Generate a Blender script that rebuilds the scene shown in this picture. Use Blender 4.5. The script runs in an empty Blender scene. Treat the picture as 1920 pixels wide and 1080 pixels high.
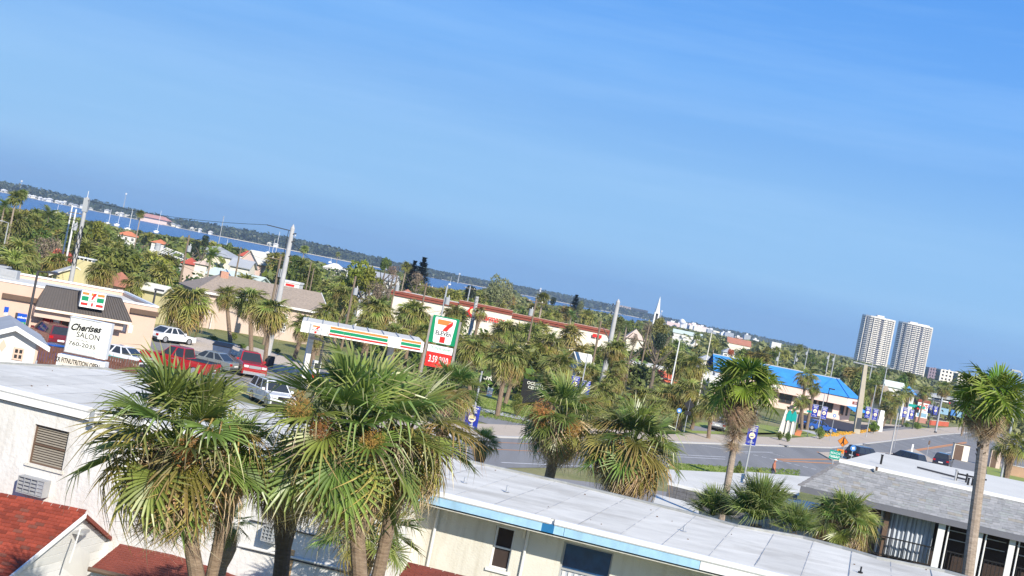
import bpy, bmesh, math, random
from math import radians, sin, cos, pi, tan, sqrt, atan2
from mathutils import Vector, Matrix, Quaternion

# ------------------------------------------------------------------ camera
FL, CH, ROLL = 2667.0, 11.0, radians(11.3)     # focal length in photo pixels, eye height in m, roll
CA, SA = cos(ROLL), sin(ROLL)
sc = bpy.context.scene
COL = sc.collection
cam = bpy.data.cameras.new('camera'); camo = bpy.data.objects.new('camera', cam); COL.objects.link(camo)
cam.sensor_width = 36; cam.lens = FL / 1920 * 36; cam.clip_start = 0.5; cam.clip_end = 20000
R = Vector((CA, 0, SA)); U = Vector((-SA, 0, CA)); B = R.cross(U)
camo.matrix_world = Matrix(((R.x, U.x, B.x, 0), (R.y, U.y, B.y, 0), (R.z, U.z, B.z, CH), (0, 0, 0, 1)))
sc.camera = camo
# ------------------------------------------------------------------ sky and sun
SUNV = Vector((0.50, -1.0, 0.70)).normalized()  # towards the sun
world = bpy.data.worlds.new('World'); sc.world = world; world.use_nodes = True
nt = world.node_tree; nt.nodes.clear()
N = nt.nodes.new; Lk = nt.links.new
out = N('ShaderNodeOutputWorld'); bg = N('ShaderNodeBackground'); bg.inputs['Strength'].default_value = 0.10
sky = N('ShaderNodeTexSky'); sky.sky_type = 'NISHITA'; sky.sun_disc = False
sky.sun_elevation = math.asin(SUNV.z); sky.sun_rotation = atan2(SUNV.x, SUNV.y)
sky.air_density = 1.0; sky.dust_density = 0.3; sky.ozone_density = 4.0; sky.altitude = 10
tc = N('ShaderNodeTexCoord'); sep = N('ShaderNodeSeparateXYZ'); Lk(tc.outputs['Generated'], sep.inputs[0])
asn = N('ShaderNodeMath'); asn.operation = 'ARCSINE'; Lk(sep.outputs['Z'], asn.inputs[0])
mr = N('ShaderNodeMapRange'); mr.inputs['From Min'].default_value = -0.02; mr.inputs['From Max'].default_value = 0.9
Lk(asn.outputs[0], mr.inputs['Value'])
ramp = N('ShaderNodeValToRGB'); el = ramp.color_ramp.elements
def lin(c):
    return tuple(((x / 255) / 12.92 if x <= 10 else ((x / 255 + .055) / 1.055) ** 2.4) for x in c)
def ramp_set(el, items):
    while len(el) > 1: el.remove(el[-1])
    for i, (p, c) in enumerate(items):
        e = el[0] if i == 0 else el.new(p)
        e.position = p; e.color = (*c, 1)
SKYC = lambda r, g, b: tuple(x / 1.385 for x in lin((r, g, b)))
ramp_set(el, [(0.0, SKYC(120, 183, 248)), (0.040, SKYC(124, 185, 247)), (0.049, SKYC(131, 187, 244)), (0.066, SKYC(148, 201, 250)), (0.116, SKYC(146, 198, 249)), (0.165, SKYC(127, 184, 247)), (0.208, SKYC(117, 180, 251)), (0.234, SKYC(107, 173, 250)), (0.306, SKYC(90, 161, 246)), (1.0, SKYC(66, 122, 208))])
Lk(mr.outputs[0], ramp.inputs[0])
sc10 = N('ShaderNodeVectorMath'); sc10.operation = 'SCALE'; sc10.inputs['Scale'].default_value = 10.0
Lk(ramp.outputs[0], sc10.inputs[0])
mp = N('ShaderNodeMapping'); mp.inputs['Scale'].default_value = (1.2, 1.2, 16); mp.inputs['Rotation'].default_value = (0.06, 0.10, 0)
Lk(tc.outputs['Generated'], mp.inputs[0])
noi = N('ShaderNodeTexNoise'); noi.inputs['Scale'].default_value = 1.6; noi.inputs['Detail'].default_value = 5; noi.inputs['Roughness'].default_value = 0.68
Lk(mp.outputs[0], noi.inputs['Vector'])
cr = N('ShaderNodeMapRange'); cr.inputs['From Min'].default_value = 0.45; cr.inputs['From Max'].default_value = 0.85; cr.inputs['To Max'].default_value = 0.24
Lk(noi.outputs[0], cr.inputs['Value'])
mx = N('ShaderNodeMix'); mx.data_type = 'RGBA'; mx.inputs[0].default_value = 0.95
Lk(sky.outputs[0], mx.inputs[6]); Lk(sc10.outputs[0], mx.inputs[7])
mx2 = N('ShaderNodeMix'); mx2.data_type = 'RGBA'; Lk(cr.outputs[0], mx2.inputs[0]); Lk(mx.outputs[2], mx2.inputs[6]); mx2.inputs[7].default_value = (4.0, 5.9, 8.2, 1)
Lk(mx2.outputs[2], bg.inputs['Color']); Lk(bg.outputs[0], out.inputs['Surface'])
sl = bpy.data.lights.new('sun', 'SUN'); sl.energy = 5.0; sl.angle = radians(0.5); sl.color = (1.0, 0.92, 0.79)
so = bpy.data.objects.new('sun', sl); COL.objects.link(so); so.rotation_euler = SUNV.to_track_quat('Z', 'Y').to_euler(); so.location = (30, -30, 60)
sc.view_settings.view_transform = 'Standard'; sc.view_settings.look = 'None'; sc.view_settings.exposure = 0.46
sc.view_settings.gamma = 1; sc.view_settings.use_curve_mapping = False
cy = sc.cycles; cy.max_bounces = 6; cy.diffuse_bounces = 3; cy.glossy_bounces = 2; cy.transmission_bounces = 3; cy.transparent_max_bounces = 4; cy.volume_bounces = 0
cy.use_adaptive_sampling = True
# ------------------------------------------------------------------ placing: a photo pixel is a direction from the camera
def hv(px, py):
    dx, dy = px - 960, 540 - py
    return dx * CA - dy * SA, dx * SA + dy * CA
def at(px, py, D):
    h, v = hv(px, py); return Vector((h * D / FL, D, CH + v * D / FL))
def G(px, py, z=0.0):
    h, v = hv(px, py); D = (z - CH) * FL / v; return Vector((h * D / FL, D, z))
def proj(P):
    h = P[0] / P[1] * FL; v = (P[2] - CH) / P[1] * FL
    return 960 + h * CA + v * SA, 540 - (-h * SA + v * CA)
class Fr:
    """a vertical plane through A and B (xy); u runs A->B, n points to the camera side"""
    def __init__(s, A, Bp):
        s.o = Vector((A[0], A[1], 0)); d = Vector((Bp[0] - A[0], Bp[1] - A[1], 0)); s.len = d.length
        s.u = d.normalized(); s.n = Vector((s.u.y, -s.u.x, 0)); s.ang = atan2(s.u.y, s.u.x)
    def P(s, u, n, z): return s.o + s.u * u + s.n * n + Vector((0, 0, z))
    def hit(s, px, py, off=0.0):
        h, v = hv(px, py); d = Vector((h, FL, v)); o = Vector((0, 0, CH)); q = s.o + s.n * off
        t = (q - o).dot(s.n) / d.dot(s.n); p = o + d * t
        return (p - s.o).dot(s.u), p.z
    def par(s, off): 
        f = Fr(s.o, s.o + s.u); f.o = s.o + s.n * off; f.len = s.len; return f
# ------------------------------------------------------------------ mesh builder
def rootloc(o):
    L = Vector((0, 0, 0))
    while o: L += o.location; o = o.parent
    return L
class MB:
    def __init__(s): s.v = []; s.f = []; s.m = []; s.uv = None
    def add(s, vs, fs, m=0):
        k = len(s.v); s.v += [Vector(p) for p in vs]; s.f += [tuple(i + k for i in q) for q in fs]; s.m += [m] * len(fs); return s
    def hexa(s, a, m=0):   # 8 points: bottom 4 ccw, top 4 ccw
        return s.add(a, [(3, 2, 1, 0), (4, 5, 6, 7), (0, 1, 5, 4), (1, 2, 6, 5), (2, 3, 7, 6), (3, 0, 4, 7)], m)
    def box(s, x0, x1, y0, y1, z0, z1, m=0):
        return s.hexa([(x0, y0, z0), (x1, y0, z0), (x1, y1, z0), (x0, y1, z0), (x0, y0, z1), (x1, y0, z1), (x1, y1, z1), (x0, y1, z1)], m)
    def fbox(s, F, u0, u1, n0, n1, z0, z1, m=0):
        P = F.P; n0, n1 = max(n0, n1), min(n0, n1)
        return s.hexa([P(u0, n0, z0), P(u1, n0, z0), P(u1, n1, z0), P(u0, n1, z0), P(u0, n0, z1), P(u1, n0, z1), P(u1, n1, z1), P(u0, n1, z1)], m)
    def prism(s, poly, vec, m=0):
        n = len(poly); vec = Vector(vec); a = [Vector(p) for p in poly]
        nn = Vector((0, 0, 0))
        for i in range(n): nn += a[i].cross(a[(i + 1) % n])
        if nn.dot(vec) > 0: a.reverse()
        return s.add(a + [p + vec for p in a], [tuple(range(n)), tuple(range(2 * n - 1, n - 1, -1))] + [(i, i + n, (i + 1) % n + n, (i + 1) % n) for i in range(n)], m)
    def flat(s, poly, m=0):
        return s.add(poly, [tuple(range(len(poly)))], m)
    def cyl(s, p0, p1, r0, r1=None, n=8, m=0, caps=True):
        p0 = Vector(p0); p1 = Vector(p1); r1 = r0 if r1 is None else r1
        d = (p1 - p0).normalized(); a = d.orthogonal().normalized(); b = d.cross(a)
        vs = []
        for p, r in ((p0, r0), (p1, r1)):
            vs += [p + (a * cos(2 * pi * i / n) + b * sin(2 * pi * i / n)) * r for i in range(n)]
        fs = [(i, (i + 1) % n, (i + 1) % n + n, i + n) for i in range(n)]
        if caps: fs += [tuple(range(n - 1, -1, -1)), tuple(range(n, 2 * n))]
        return s.add(vs, fs, m)
    def tube(s, pts, rs, n=8, m=0):
        pts = [Vector(p) for p in pts]; vs = []; k = len(pts)
        if not hasattr(rs, '__len__'): rs = [rs] * k
        a = None
        for i, p in enumerate(pts):
            d = (pts[min(i + 1, k - 1)] - pts[max(i - 1, 0)]).normalized()
            a = d.orthogonal().normalized() if a is None else (a - d * a.dot(d)).normalized()
            b = d.cross(a)
            vs += [p + (a * cos(2 * pi * j / n) + b * sin(2 * pi * j / n)) * rs[i] for j in range(n)]
        fs = [(i * n + j, i * n + (j + 1) % n, (i + 1) * n + (j + 1) % n, (i + 1) * n + j) for i in range(k - 1) for j in range(n)]
        fs += [tuple(range(n - 1, -1, -1)), tuple(range((k - 1) * n, k * n))]
        return s.add(vs, fs, m)
    def ball(s, c, r, sx=1, sy=1, sz=1, nu=10, nv=6, m=0):
        c = Vector(c); vs = [c + Vector((0, 0, -r * sz))]
        for i in range(1, nv):
            t = -pi / 2 + pi * i / nv
            vs += [c + Vector((r * sx * cos(t) * cos(2 * pi * j / nu), r * sy * cos(t) * sin(2 * pi * j / nu), r * sz * sin(t))) for j in range(nu)]
        vs.append(c + Vector((0, 0, r * sz))); L = len(vs) - 1
        fs = [(0, 1 + (j + 1) % nu, 1 + j) for j in range(nu)]
        fs += [(1 + (i - 1) * nu + j, 1 + (i - 1) * nu + (j + 1) % nu, 1 + i * nu + (j + 1) % nu, 1 + i * nu + j) for i in range(1, nv - 1) for j in range(nu)]
        fs += [(L, 1 + (nv - 2) * nu + j, 1 + (nv - 2) * nu + (j + 1) % nu) for j in range(nu)]
        return s.add(vs, fs, m)
    def mesh(s, name, mats, off=Vector((0, 0, 0)), smooth=False):
        me = bpy.data.meshes.new(name); me.from_pydata([(p - off)[:] for p in s.v], [], s.f)
        if not isinstance(mats, (list, tuple)): mats = [mats]
        for x in mats: me.materials.append(x)
        if any(s.m): me.polygons.foreach_set('material_index', s.m)
        if smooth: me.polygons.foreach_set('use_smooth', [True] * len(me.polygons))
        if s.uv:
            l = me.uv_layers.new(name='t'); flat = []
            for poly in s.f:
                for i in poly: flat += s.uv[i]
            l.data.foreach_set('uv', flat)
        me.update(); return me
    def build(s, name, mats, parent=None, smooth=False, **kw):
        o = bpy.data.objects.new(name, s.mesh(name, mats, rootloc(parent), smooth)); COL.objects.link(o); o.parent = parent
        for k, x in kw.items(): o[k] = x
        return o
def thing(name, label, cat, loc, group=None, rz=0.0):
    o = bpy.data.objects.new(name, None); COL.objects.link(o); o.location = loc; o.rotation_euler.z = rz
    o.empty_display_size = .2
    tag(o, label, cat, group); return o
def tag(o, label, cat, group=None, kind=None):
    if label: o['label'] = label
    if cat: o['category'] = cat
    if group: o['group'] = group
    if kind: o['kind'] = kind
    return o
def copy_thing(o, loc, rz=0.0, label=None, scale=1.0, parent=None):
    def rec(q, par):
        c = q.copy(); COL.objects.link(c); c.parent = par
        for ch in KIDS.get(q.name, []): rec(ch, c)
        return c
    def kids(q):
        KIDS[q.name] = [c for c in q.children]
        for c in q.children: kids(c)
    if o.name not in KIDS: kids(o)
    r = rec(o, parent); r.location = loc; r.rotation_euler.z = rz; r.scale = (scale,) * 3
    if label: r['label'] = label
    return r
KIDS = {}
def struct(name, mb, m, smooth=False):
    o = mb.build(name, m, None, smooth); o['kind'] = 'structure'; return o
# ------------------------------------------------------------------ materials
def new_mat(name):
    m = bpy.data.materials.new(name); m.use_nodes = True; t = m.node_tree; t.nodes.clear()
    o = t.nodes.new('ShaderNodeOutputMaterial'); p = t.nodes.new('ShaderNodeBsdfPrincipled'); t.links.new(p.outputs[0], o.inputs[0])
    return m, t, p, o
def mat(name, col, rough=.75, var=.12, scale=2.0, bump=0.0, bscale=40.0, metal=0.0, spec=.3, col2=None, stain=0.0, stretch=(1, 1, 1), rnd=0.0, coat=0.0, streak=0.0, rotz=0.0):
    m, t, p, o = new_mat(name); n = t.nodes.new; l = t.links.new
    tcn = n('ShaderNodeTexCoord'); mpn = n('ShaderNodeMapping'); mpn.inputs['Scale'].default_value = stretch; mpn.inputs['Rotation'].default_value = (0, 0, rotz); l(tcn.outputs['Object'], mpn.inputs[0])
    nz = n('ShaderNodeTexNoise'); nz.inputs['Scale'].default_value = scale; nz.inputs['Detail'].default_value = 6; nz.inputs['Roughness'].default_value = .6; l(mpn.outputs[0], nz.inputs['Vector'])
    rr = n('ShaderNodeMapRange'); rr.inputs['From Min'].default_value = .3; rr.inputs['From Max'].default_value = .7; l(nz.outputs[0], rr.inputs['Value'])
    mix = n('ShaderNodeMix'); mix.data_type = 'RGBA'
    a = tuple(min(1, c * (1 + var)) for c in col); b = tuple(c * (1 - var) for c in (col2 or col))
    mix.inputs[6].default_value = (*b, 1); mix.inputs[7].default_value = (*a, 1); l(rr.outputs[0], mix.inputs[0]); c = mix.outputs[2]
    if stain:
        nz2 = n('ShaderNodeTexNoise'); nz2.inputs['Scale'].default_value = scale * .37; nz2.inputs['Detail'].default_value = 8; nz2.inputs['Roughness'].default_value = .7; l(mpn.outputs[0], nz2.inputs['Vector'])
        r2 = n('ShaderNodeMapRange'); r2.inputs['From Min'].default_value = .52; r2.inputs['From Max'].default_value = .72; r2.inputs['To Max'].default_value = stain; l(nz2.outputs[0], r2.inputs['Value'])
        m2 = n('ShaderNodeMix'); m2.data_type = 'RGBA'; l(r2.outputs[0], m2.inputs[0]); l(c, m2.inputs[6]); m2.inputs[7].default_value = (col[0] * .45, col[1] * .42, col[2] * .38, 1); c = m2.outputs[2]
    if streak:
        mq = n('ShaderNodeMapping'); mq.inputs['Scale'].default_value = (2.2, 2.2, .22); l(tcn.outputs['Object'], mq.inputs[0])
        nq = n('ShaderNodeTexNoise'); nq.inputs['Scale'].default_value = 2.5; nq.inputs['Detail'].default_value = 7; l(mq.outputs[0], nq.inputs['Vector'])
        rq = n('ShaderNodeMapRange'); rq.inputs['From Min'].default_value = .5; rq.inputs['From Max'].default_value = .75; rq.inputs['To Max'].default_value = streak; l(nq.outputs[0], rq.inputs['Value'])
        m4 = n('ShaderNodeMix'); m4.data_type = 'RGBA'; l(rq.outputs[0], m4.inputs[0]); l(c, m4.inputs[6]); m4.inputs[7].default_value = (col[0] * .55, col[1] * .50, col[2] * .42, 1); c = m4.outputs[2]
    if rnd:
        oi = n('ShaderNodeObjectInfo'); r3 = n('ShaderNodeMapRange'); r3.inputs['To Min'].default_value = 1 - rnd; r3.inputs['To Max'].default_value = 1 + rnd; l(oi.outputs['Random'], r3.inputs['Value'])
        hs = n('ShaderNodeHueSaturation'); l(r3.outputs[0], hs.inputs['Value']); l(c, hs.inputs['Color']); c = hs.outputs[0]
    l(c, p.inputs['Base Color']); p.inputs['Roughness'].default_value = rough; p.inputs['Metallic'].default_value = metal
    p.inputs['Specular IOR Level'].default_value = spec
    if coat: p.inputs['Coat Weight'].default_value = coat; p.inputs['Coat Roughness'].default_value = .05
    if bump:
        nb = n('ShaderNodeTexNoise'); nb.inputs['Scale'].default_value = bscale; nb.inputs['Detail'].default_value = 4; l(mpn.outputs[0], nb.inputs['Vector'])
        bn = n('ShaderNodeBump'); bn.inputs['Strength'].default_value = bump; bn.inputs['Distance'].default_value = .02; l(nb.outputs[0], bn.inputs['Height']); l(bn.outputs[0], p.inputs['Normal'])
    return m
def leaf_mat(name, stops, rnd=.25, hue=.02, trans=.3, nscale=0.0, ncol=None, rough=.5, spec=.35):
    m, t, p, o = new_mat(name); n = t.nodes.new; l = t.links.new
    uv = n('ShaderNodeUVMap'); uv.uv_map = 't'; sp = n('ShaderNodeSeparateXYZ'); l(uv.outputs[0], sp.inputs[0])
    rp = n('ShaderNodeValToRGB'); ramp_set(rp.color_ramp.elements, stops); l(sp.outputs['X'], rp.inputs[0]); c = rp.outputs[0]
    if ncol:
        tcn = n('ShaderNodeTexCoord'); nz = n('ShaderNodeTexNoise'); nz.inputs['Scale'].default_value = nscale; nz.inputs['Detail'].default_value = 3; l(tcn.outputs['Object'], nz.inputs['Vector'])
        r1 = n('ShaderNodeMapRange'); r1.inputs['From Min'].default_value = .42; r1.inputs['From Max'].default_value = .66; l(nz.outputs[0], r1.inputs['Value'])
        mm = n('ShaderNodeMix'); mm.data_type = 'RGBA'; l(r1.outputs[0], mm.inputs[0]); l(c, mm.inputs[6]); mm.inputs[7].default_value = (*ncol, 1); c = mm.outputs[2]
    oi = n('ShaderNodeObjectInfo'); r3 = n('ShaderNodeMapRange'); r3.inputs['To Min'].default_value = 1 - rnd; r3.inputs['To Max'].default_value = 1 + rnd; l(oi.outputs['Random'], r3.inputs['Value'])
    # side to side variation from the leaf's own second coordinate
    r4 = n('ShaderNodeMapRange'); r4.inputs['To Min'].default_value = .72; r4.inputs['To Max'].default_value = 1.25; l(sp.outputs['Y'], r4.inputs['Value'])
    mu = n('ShaderNodeMath'); mu.operation = 'MULTIPLY'; l(r3.outputs[0], mu.inputs[0]); l(r4.outputs[0], mu.inputs[1])
    fr = n('ShaderNodeMath'); fr.operation = 'MULTIPLY'; fr.inputs[1].default_value = 7.31; l(oi.outputs['Random'], fr.inputs[0])
    f2 = n('ShaderNodeMath'); f2.operation = 'FRACT'; l(fr.outputs[0], f2.inputs[0])
    r5 = n('ShaderNodeMapRange'); r5.inputs['To Min'].default_value = .5 - hue; r5.inputs['To Max'].default_value = .5 + hue; l(f2.outputs[0], r5.inputs['Value'])
    hs = n('ShaderNodeHueSaturation'); l(mu.outputs[0], hs.inputs['Value']); l(r5.outputs[0], hs.inputs['Hue']); l(c, hs.inputs['Color'])
    l(hs.outputs[0], p.inputs['Base Color']); p.inputs['Roughness'].default_value = rough; p.inputs['Specular IOR Level'].default_value = spec
    tr = n('ShaderNodeBsdfTranslucent'); l(hs.outputs[0], tr.inputs[0]); ms = n('ShaderNodeMixShader'); ms.inputs[0].default_value = trans
    l(p.outputs[0], ms.inputs[1]); l(tr.outputs[0], ms.inputs[2]); l(ms.outputs[0], o.inputs[0])
    return m
def glass(name, col=(.03, .035, .04), rough=.08):
    return mat(name, col, rough, .05, 3, spec=.6)
M = {}
M['white'] = mat('white paint', (.68, .68, .66), .6, .04, 1.5, bump=.05, stain=.12)
M['white2'] = mat('white trim', (.74, .745, .735), .5, .03, 3, stain=.08)
M['stucco'] = mat('white stucco', (.67, .66, .635), .85, .05, 1.2, bump=.9, bscale=9, stain=.14, streak=.35)
M['cream'] = mat('cream stucco', (.64, .62, .55), .85, .05, 1.0, bump=.35, bscale=22, stain=.16, streak=.45)
M['roofwhite'] = mat('grey white roof membrane', (.64, .62, .55), .8, .13, 1.5, bump=.25, bscale=12, stain=.5, rnd=.055, stretch=(.45, 1, 1))
M['roofbright'] = mat('bright roof coating', (.66, .64, .565), .75, .06, .35, stain=.22)
M['bluepaint'] = mat('light blue paint', (.34, .56, .74), .6, .14, 2.2, stain=.25, streak=.3)
M['bluedark'] = mat('blue paint patch', (.02, .16, .36), .6, .1, 3)
M['dark'] = mat('dark grey metal', (.05, .05, .055), .5, .1, 4)
M['black'] = mat('black paint', (.015, .015, .016), .5, .1, 4)
M['grey'] = mat('grey metal', (.35, .36, .37), .5, .1, 4)
M['galv'] = mat('galvanised steel', (.42, .44, .46), .45, .08, 5, metal=.3)
M['concrete'] = mat('pole concrete', (.42, .42, .42), .8, .10, 1.5, stain=.2)
M['timber'] = mat('weathered timber', (.20, .155, .11), .9, .2, 3, stretch=(1, 1, .2))
M['rust'] = mat('rust streak', (.55, .25, .08), .9, .3, 5)
M['glass'] = glass('dark window glass')
M['blueglass'] = mat('blue tinted film', (.015, .06, .15), .15, .35, 3, spec=.6)
M['screen'] = mat('insect screen', (.045, .032, .028), .9, .1, 8)
M['blind'] = mat('window blind slats', (.30, .27, .22), .8, .08, 5)
M['curtain'] = mat('grey curtain', (.42, .46, .52), .9, .1, 4)
M['peach'] = mat('peach stucco', (.60, .43, .34), .85, .04, .8, bump=.1, stain=.06)
M['beige'] = mat('beige stucco', (.56, .445, .37), .85, .05, .5, bump=.1, stain=.08)
M['pink'] = mat('pale pink stucco', (.72, .56, .50), .85, .04, .5)
M['tan'] = mat('cream wall', (.76, .71, .60), .85, .04, .3)
M['yellow'] = mat('yellow stucco', (.56, .50, .28), .85, .06, .6)
M['brown'] = mat('dark brown trim', (.13, .085, .06), .8, .1, 2)
M['mansard'] = mat('brown grey metal roof', (.085, .075, .07), .5, .08, 2, spec=.4)
M['shred'] = mat('red shingle', (.27, .052, .028), .9, .22, 7, bump=.5, bscale=160, rnd=.28)
M['shbrown'] = mat('faded brown shingle', (.20, .065, .042), .9, .22, 7, bump=.5, bscale=160, rnd=.2)
M['shdull'] = mat('weathered red shingle', (.22, .058, .040), .9, .16, 6, bump=.5, bscale=160, rnd=.10)
M['shgrey'] = mat('grey shingle', (.19, .20, .205), .9, .2, 3, bump=.4, bscale=90, col2=(.23, .21, .18), rnd=.1)
M['shtaupe'] = mat('taupe shingle', (.34, .275, .215), .9, .14, 4, col2=(.30, .25, .20))
M['shslate'] = mat('slate grey siding', (.15, .15, .16), .9, .25, 5)
M['roofgrey'] = mat('light grey roof', (.36, .38, .40), .8, .08, .5)
M['roofmint'] = mat('pale mint metal roof', (.58, .66, .60), .6, .04, .4)
M['roofred'] = mat('red roof', (.42, .09, .06), .8, .1, .5)
M['roofterra'] = mat('terracotta roof', (.40, .17, .11), .85, .12, .5)
M['rooforange'] = mat('orange tile roof', (.55, .20, .10), .85, .12, .6)
M['roofblue'] = mat('bright blue roof', (.05, .27, .66), .6, .16, .35, stain=.2)
M['redtrim'] = mat('dull red trim', (.25, .07, .045), .7, .08, .4)
M['brickred'] = mat('orange red panel', (.52, .12, .07), .8, .1, .5)
M['teal'] = mat('teal paint', (.0, .30, .27), .6, .08, 1)
M['banner'] = mat('royal blue banner cloth', (.012, .03, .30), .7, .12, 2)
M['orange'] = mat('orange vinyl', (.95, .21, .05), .5, .03, 1)
M['red'] = mat('red vinyl', (.72, .025, .02), .5, .03, 1)
M['green'] = mat('green vinyl', (.0, .24, .10), .5, .03, 1)
M['signwhite'] = mat('white sign face', (.82, .83, .82), .45, .02, 1)
M['signcream'] = mat('pale sign face', (.74, .75, .68), .5, .04, 2, stain=.1)
M['ink'] = mat('black lettering', (.012, .012, .013), .5, .02, 1)
M['inkblue'] = mat('pale blue lettering', (.22, .38, .50), .5, .05, 1)
M['citiblue'] = mat('blue sign face', (.0, .07, .45), .5, .05, 1)
M['signorange'] = mat('orange road sign', (.62, .20, .02), .5, .05, 1)
M['gold'] = mat('pale yellow emblem', (.75, .66, .36), .6, .1, 3)
M['paintwhite'] = mat('road paint white', (.66, .66, .65), .8, .12, 3, stain=.3)
M['paintorange'] = mat('road paint orange', (.62, .27, .10), .8, .12, 2, stain=.2)
M['tyre'] = mat('tyre rubber', (.02, .02, .02), .8, .1, 5)
M['rim'] = mat('alloy rim', (.55, .56, .58), .3, .05, 3, metal=.7)
M['skin'] = mat('sunburnt skin', (.42, .16, .10), .6, .06, 3)
M['hair'] = mat('grey hair', (.45, .42, .40), .8, .1, 5)
M['shorts'] = mat('dark shorts', (.06, .07, .11), .8, .1, 5)
M['taill'] = mat('red tail light', (.45, .01, .01), .2, .05, 1, spec=.7)
M['headl'] = mat('clear headlight', (.7, .72, .74), .1, .05, 1, spec=.7)
def paint(name, c, r=.25): return mat(name, c, r, .03, 1, spec=.5, coat=.6)
P_ = dict(red=paint('red car paint', (.36, .012, .015)), white=paint('white car paint', (.72, .74, .76)), maroon=paint('maroon car paint', (.14, .015, .02)),
          grey=paint('grey car paint', (.20, .22, .22)), blue=paint('blue car paint', (.015, .08, .36)), black=paint('black car paint', (.02, .018, .03)), silver=paint('silver car paint', (.42, .44, .46)))
def text(txt, size, F, u, z, off, m, parent, name='lettering', shear=0.0, bold=0.0, sx=1.0, align='CENTER', rot=0.0, spacing=1.0):
    """flat lettering on plane F, baseline centre at (u, z)"""
    key = (txt, shear, bold, align, spacing)
    if key not in TXT:
        c = bpy.data.curves.new('t', 'FONT'); c.body = txt; c.size = 1; c.shear = shear; c.offset = bold; c.align_x = align; c.resolution_u = 3; c.extrude = 0; c.space_character = spacing
        c.space_line = .85
        o = bpy.data.objects.new('t', c); me = bpy.data.meshes.new_from_object(o)
        TXT[key] = ([v.co.copy() for v in me.vertices], [tuple(p.vertices) for p in me.polygons]); bpy.data.objects.remove(o)
    vs, fs = TXT[key]; k = size / .7; mb = MB(); cr_, sr_ = cos(rot), sin(rot)
    pts = []
    for p in vs:
        x, y = p.x * k * sx, p.y * k
        pts.append(F.P(u + x * cr_ - y * sr_, off, z + x * sr_ + y * cr_))
    mb.add(pts, fs); return mb.build(name, m, parent)
TXT = {}
KEEP = []    # photo areas that planting must not cover: x0, y0, x1, y1, depth
# ================================================================== ground, water, road
gm, gt, gp, go = new_mat('verge grass and sandy soil'); n_ = gt.nodes.new; l_ = gt.links.new
_tc = n_('ShaderNodeTexCoord'); _n1 = n_('ShaderNodeTexNoise'); _n1.inputs['Scale'].default_value = .09; _n1.inputs['Detail'].default_value = 9; _n1.inputs['Roughness'].default_value = .65; l_(_tc.outputs['Object'], _n1.inputs['Vector'])
_r = n_('ShaderNodeValToRGB'); ramp_set(_r.color_ramp.elements, [(.32, (.13, .16, .035)), (.5, (.24, .25, .07)), (.62, (.36, .32, .14)), (.8, (.42, .35, .21))]); l_(_n1.outputs[0], _r.inputs[0])
_n2 = n_('ShaderNodeTexNoise'); _n2.inputs['Scale'].default_value = 3.0; _n2.inputs['Detail'].default_value = 6; l_(_tc.outputs['Object'], _n2.inputs['Vector'])
_mm = n_('ShaderNodeMix'); _mm.data_type = 'RGBA'; _mm.blend_type = 'MULTIPLY'; _mm.inputs[0].default_value = .5; l_(_r.outputs[0], _mm.inputs[6]); l_(_n2.outputs[0], _mm.inputs[7])
l_(_mm.outputs[2], gp.inputs['Base Color']); gp.inputs['Roughness'].default_value = .95
M['ground'] = gm
M['lawn'] = mat('mown green lawn', (.21, .28, .05), .95, .25, .8, col2=(.33, .33, .10))
M['asphalt'] = mat('road asphalt', (.235, .23, .22), .9, .13, .5, bump=.1, bscale=30, stain=.28, stretch=(1.2, .05, 1), rotz=radians(31))
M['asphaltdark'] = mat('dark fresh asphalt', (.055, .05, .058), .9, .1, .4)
M['lot'] = mat('parking lot asphalt', (.26, .25, .235), .9, .1, .3, stain=.18)
M['pave'] = mat('beige paving', (.52, .435, .335), .9, .06, .5, stain=.12)
M['kerb'] = mat('kerb concrete', (.48, .47, .45), .9, .08, 1.5, stain=.15)
M['gravel'] = mat('pale pebble bed', (.55, .47, .38), .95, .3, 9)
mb = MB(); nx, ny = 24, 24
mb.flat([(-6000, -120, 0), (6000, -120, 0), (7000, 12000, 0), (-7000, 12000, 0)]); struct('ground', mb, M['ground'])
# the river, wide, with low ripples
wm, wt, wp, wo = new_mat('river water'); wp.inputs['Base Color'].default_value = (.012, .065, .20, 1); wp.inputs['Roughness'].default_value = .22; wp.inputs['Specular IOR Level'].default_value = .35
_t = wt.nodes.new('ShaderNodeTexCoord'); _m = wt.nodes.new('ShaderNodeMapping'); _m.inputs['Scale'].default_value = (.05, .35, 1); wt.links.new(_t.outputs['Object'], _m.inputs[0])
_w = wt.nodes.new('ShaderNodeTexNoise'); _w.inputs['Scale'].default_value = 1.0; _w.inputs['Detail'].default_value = 5; wt.links.new(_m.outputs[0], _w.inputs['Vector'])
_b = wt.nodes.new('ShaderNodeBump'); _b.inputs['Strength'].default_value = .8; _b.inputs['Distance'].default_value = 1.0; wt.links.new(_w.outputs[0], _b.inputs['Height']); wt.links.new(_b.outputs[0], wp.inputs['Normal'])
_c = wt.nodes.new('ShaderNodeValToRGB'); ramp_set(_c.color_ramp.elements, [(.35, (.010, .055, .19)), (.7, (.022, .10, .29))]); wt.links.new(_w.outputs[0], _c.inputs[0]); wt.links.new(_c.outputs[0], wp.inputs['Base Color'])
M['water'] = wm
NEAR = [(-1500, 640), (-330, 760), (-180, 900), (-60, 1080), (60, 1250), (180, 1500), (400, 2100)]
FAR = [(-1800, 2300), (-900, 2480), (-480, 2290), (-200, 2450), (-110, 2950), (60, 3300), (400, 3600)]
mb = MB(); vs = [(x, y, .06) for x, y in NEAR] + [(x, y, .06) for x, y in FAR]; k = len(NEAR)
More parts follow.
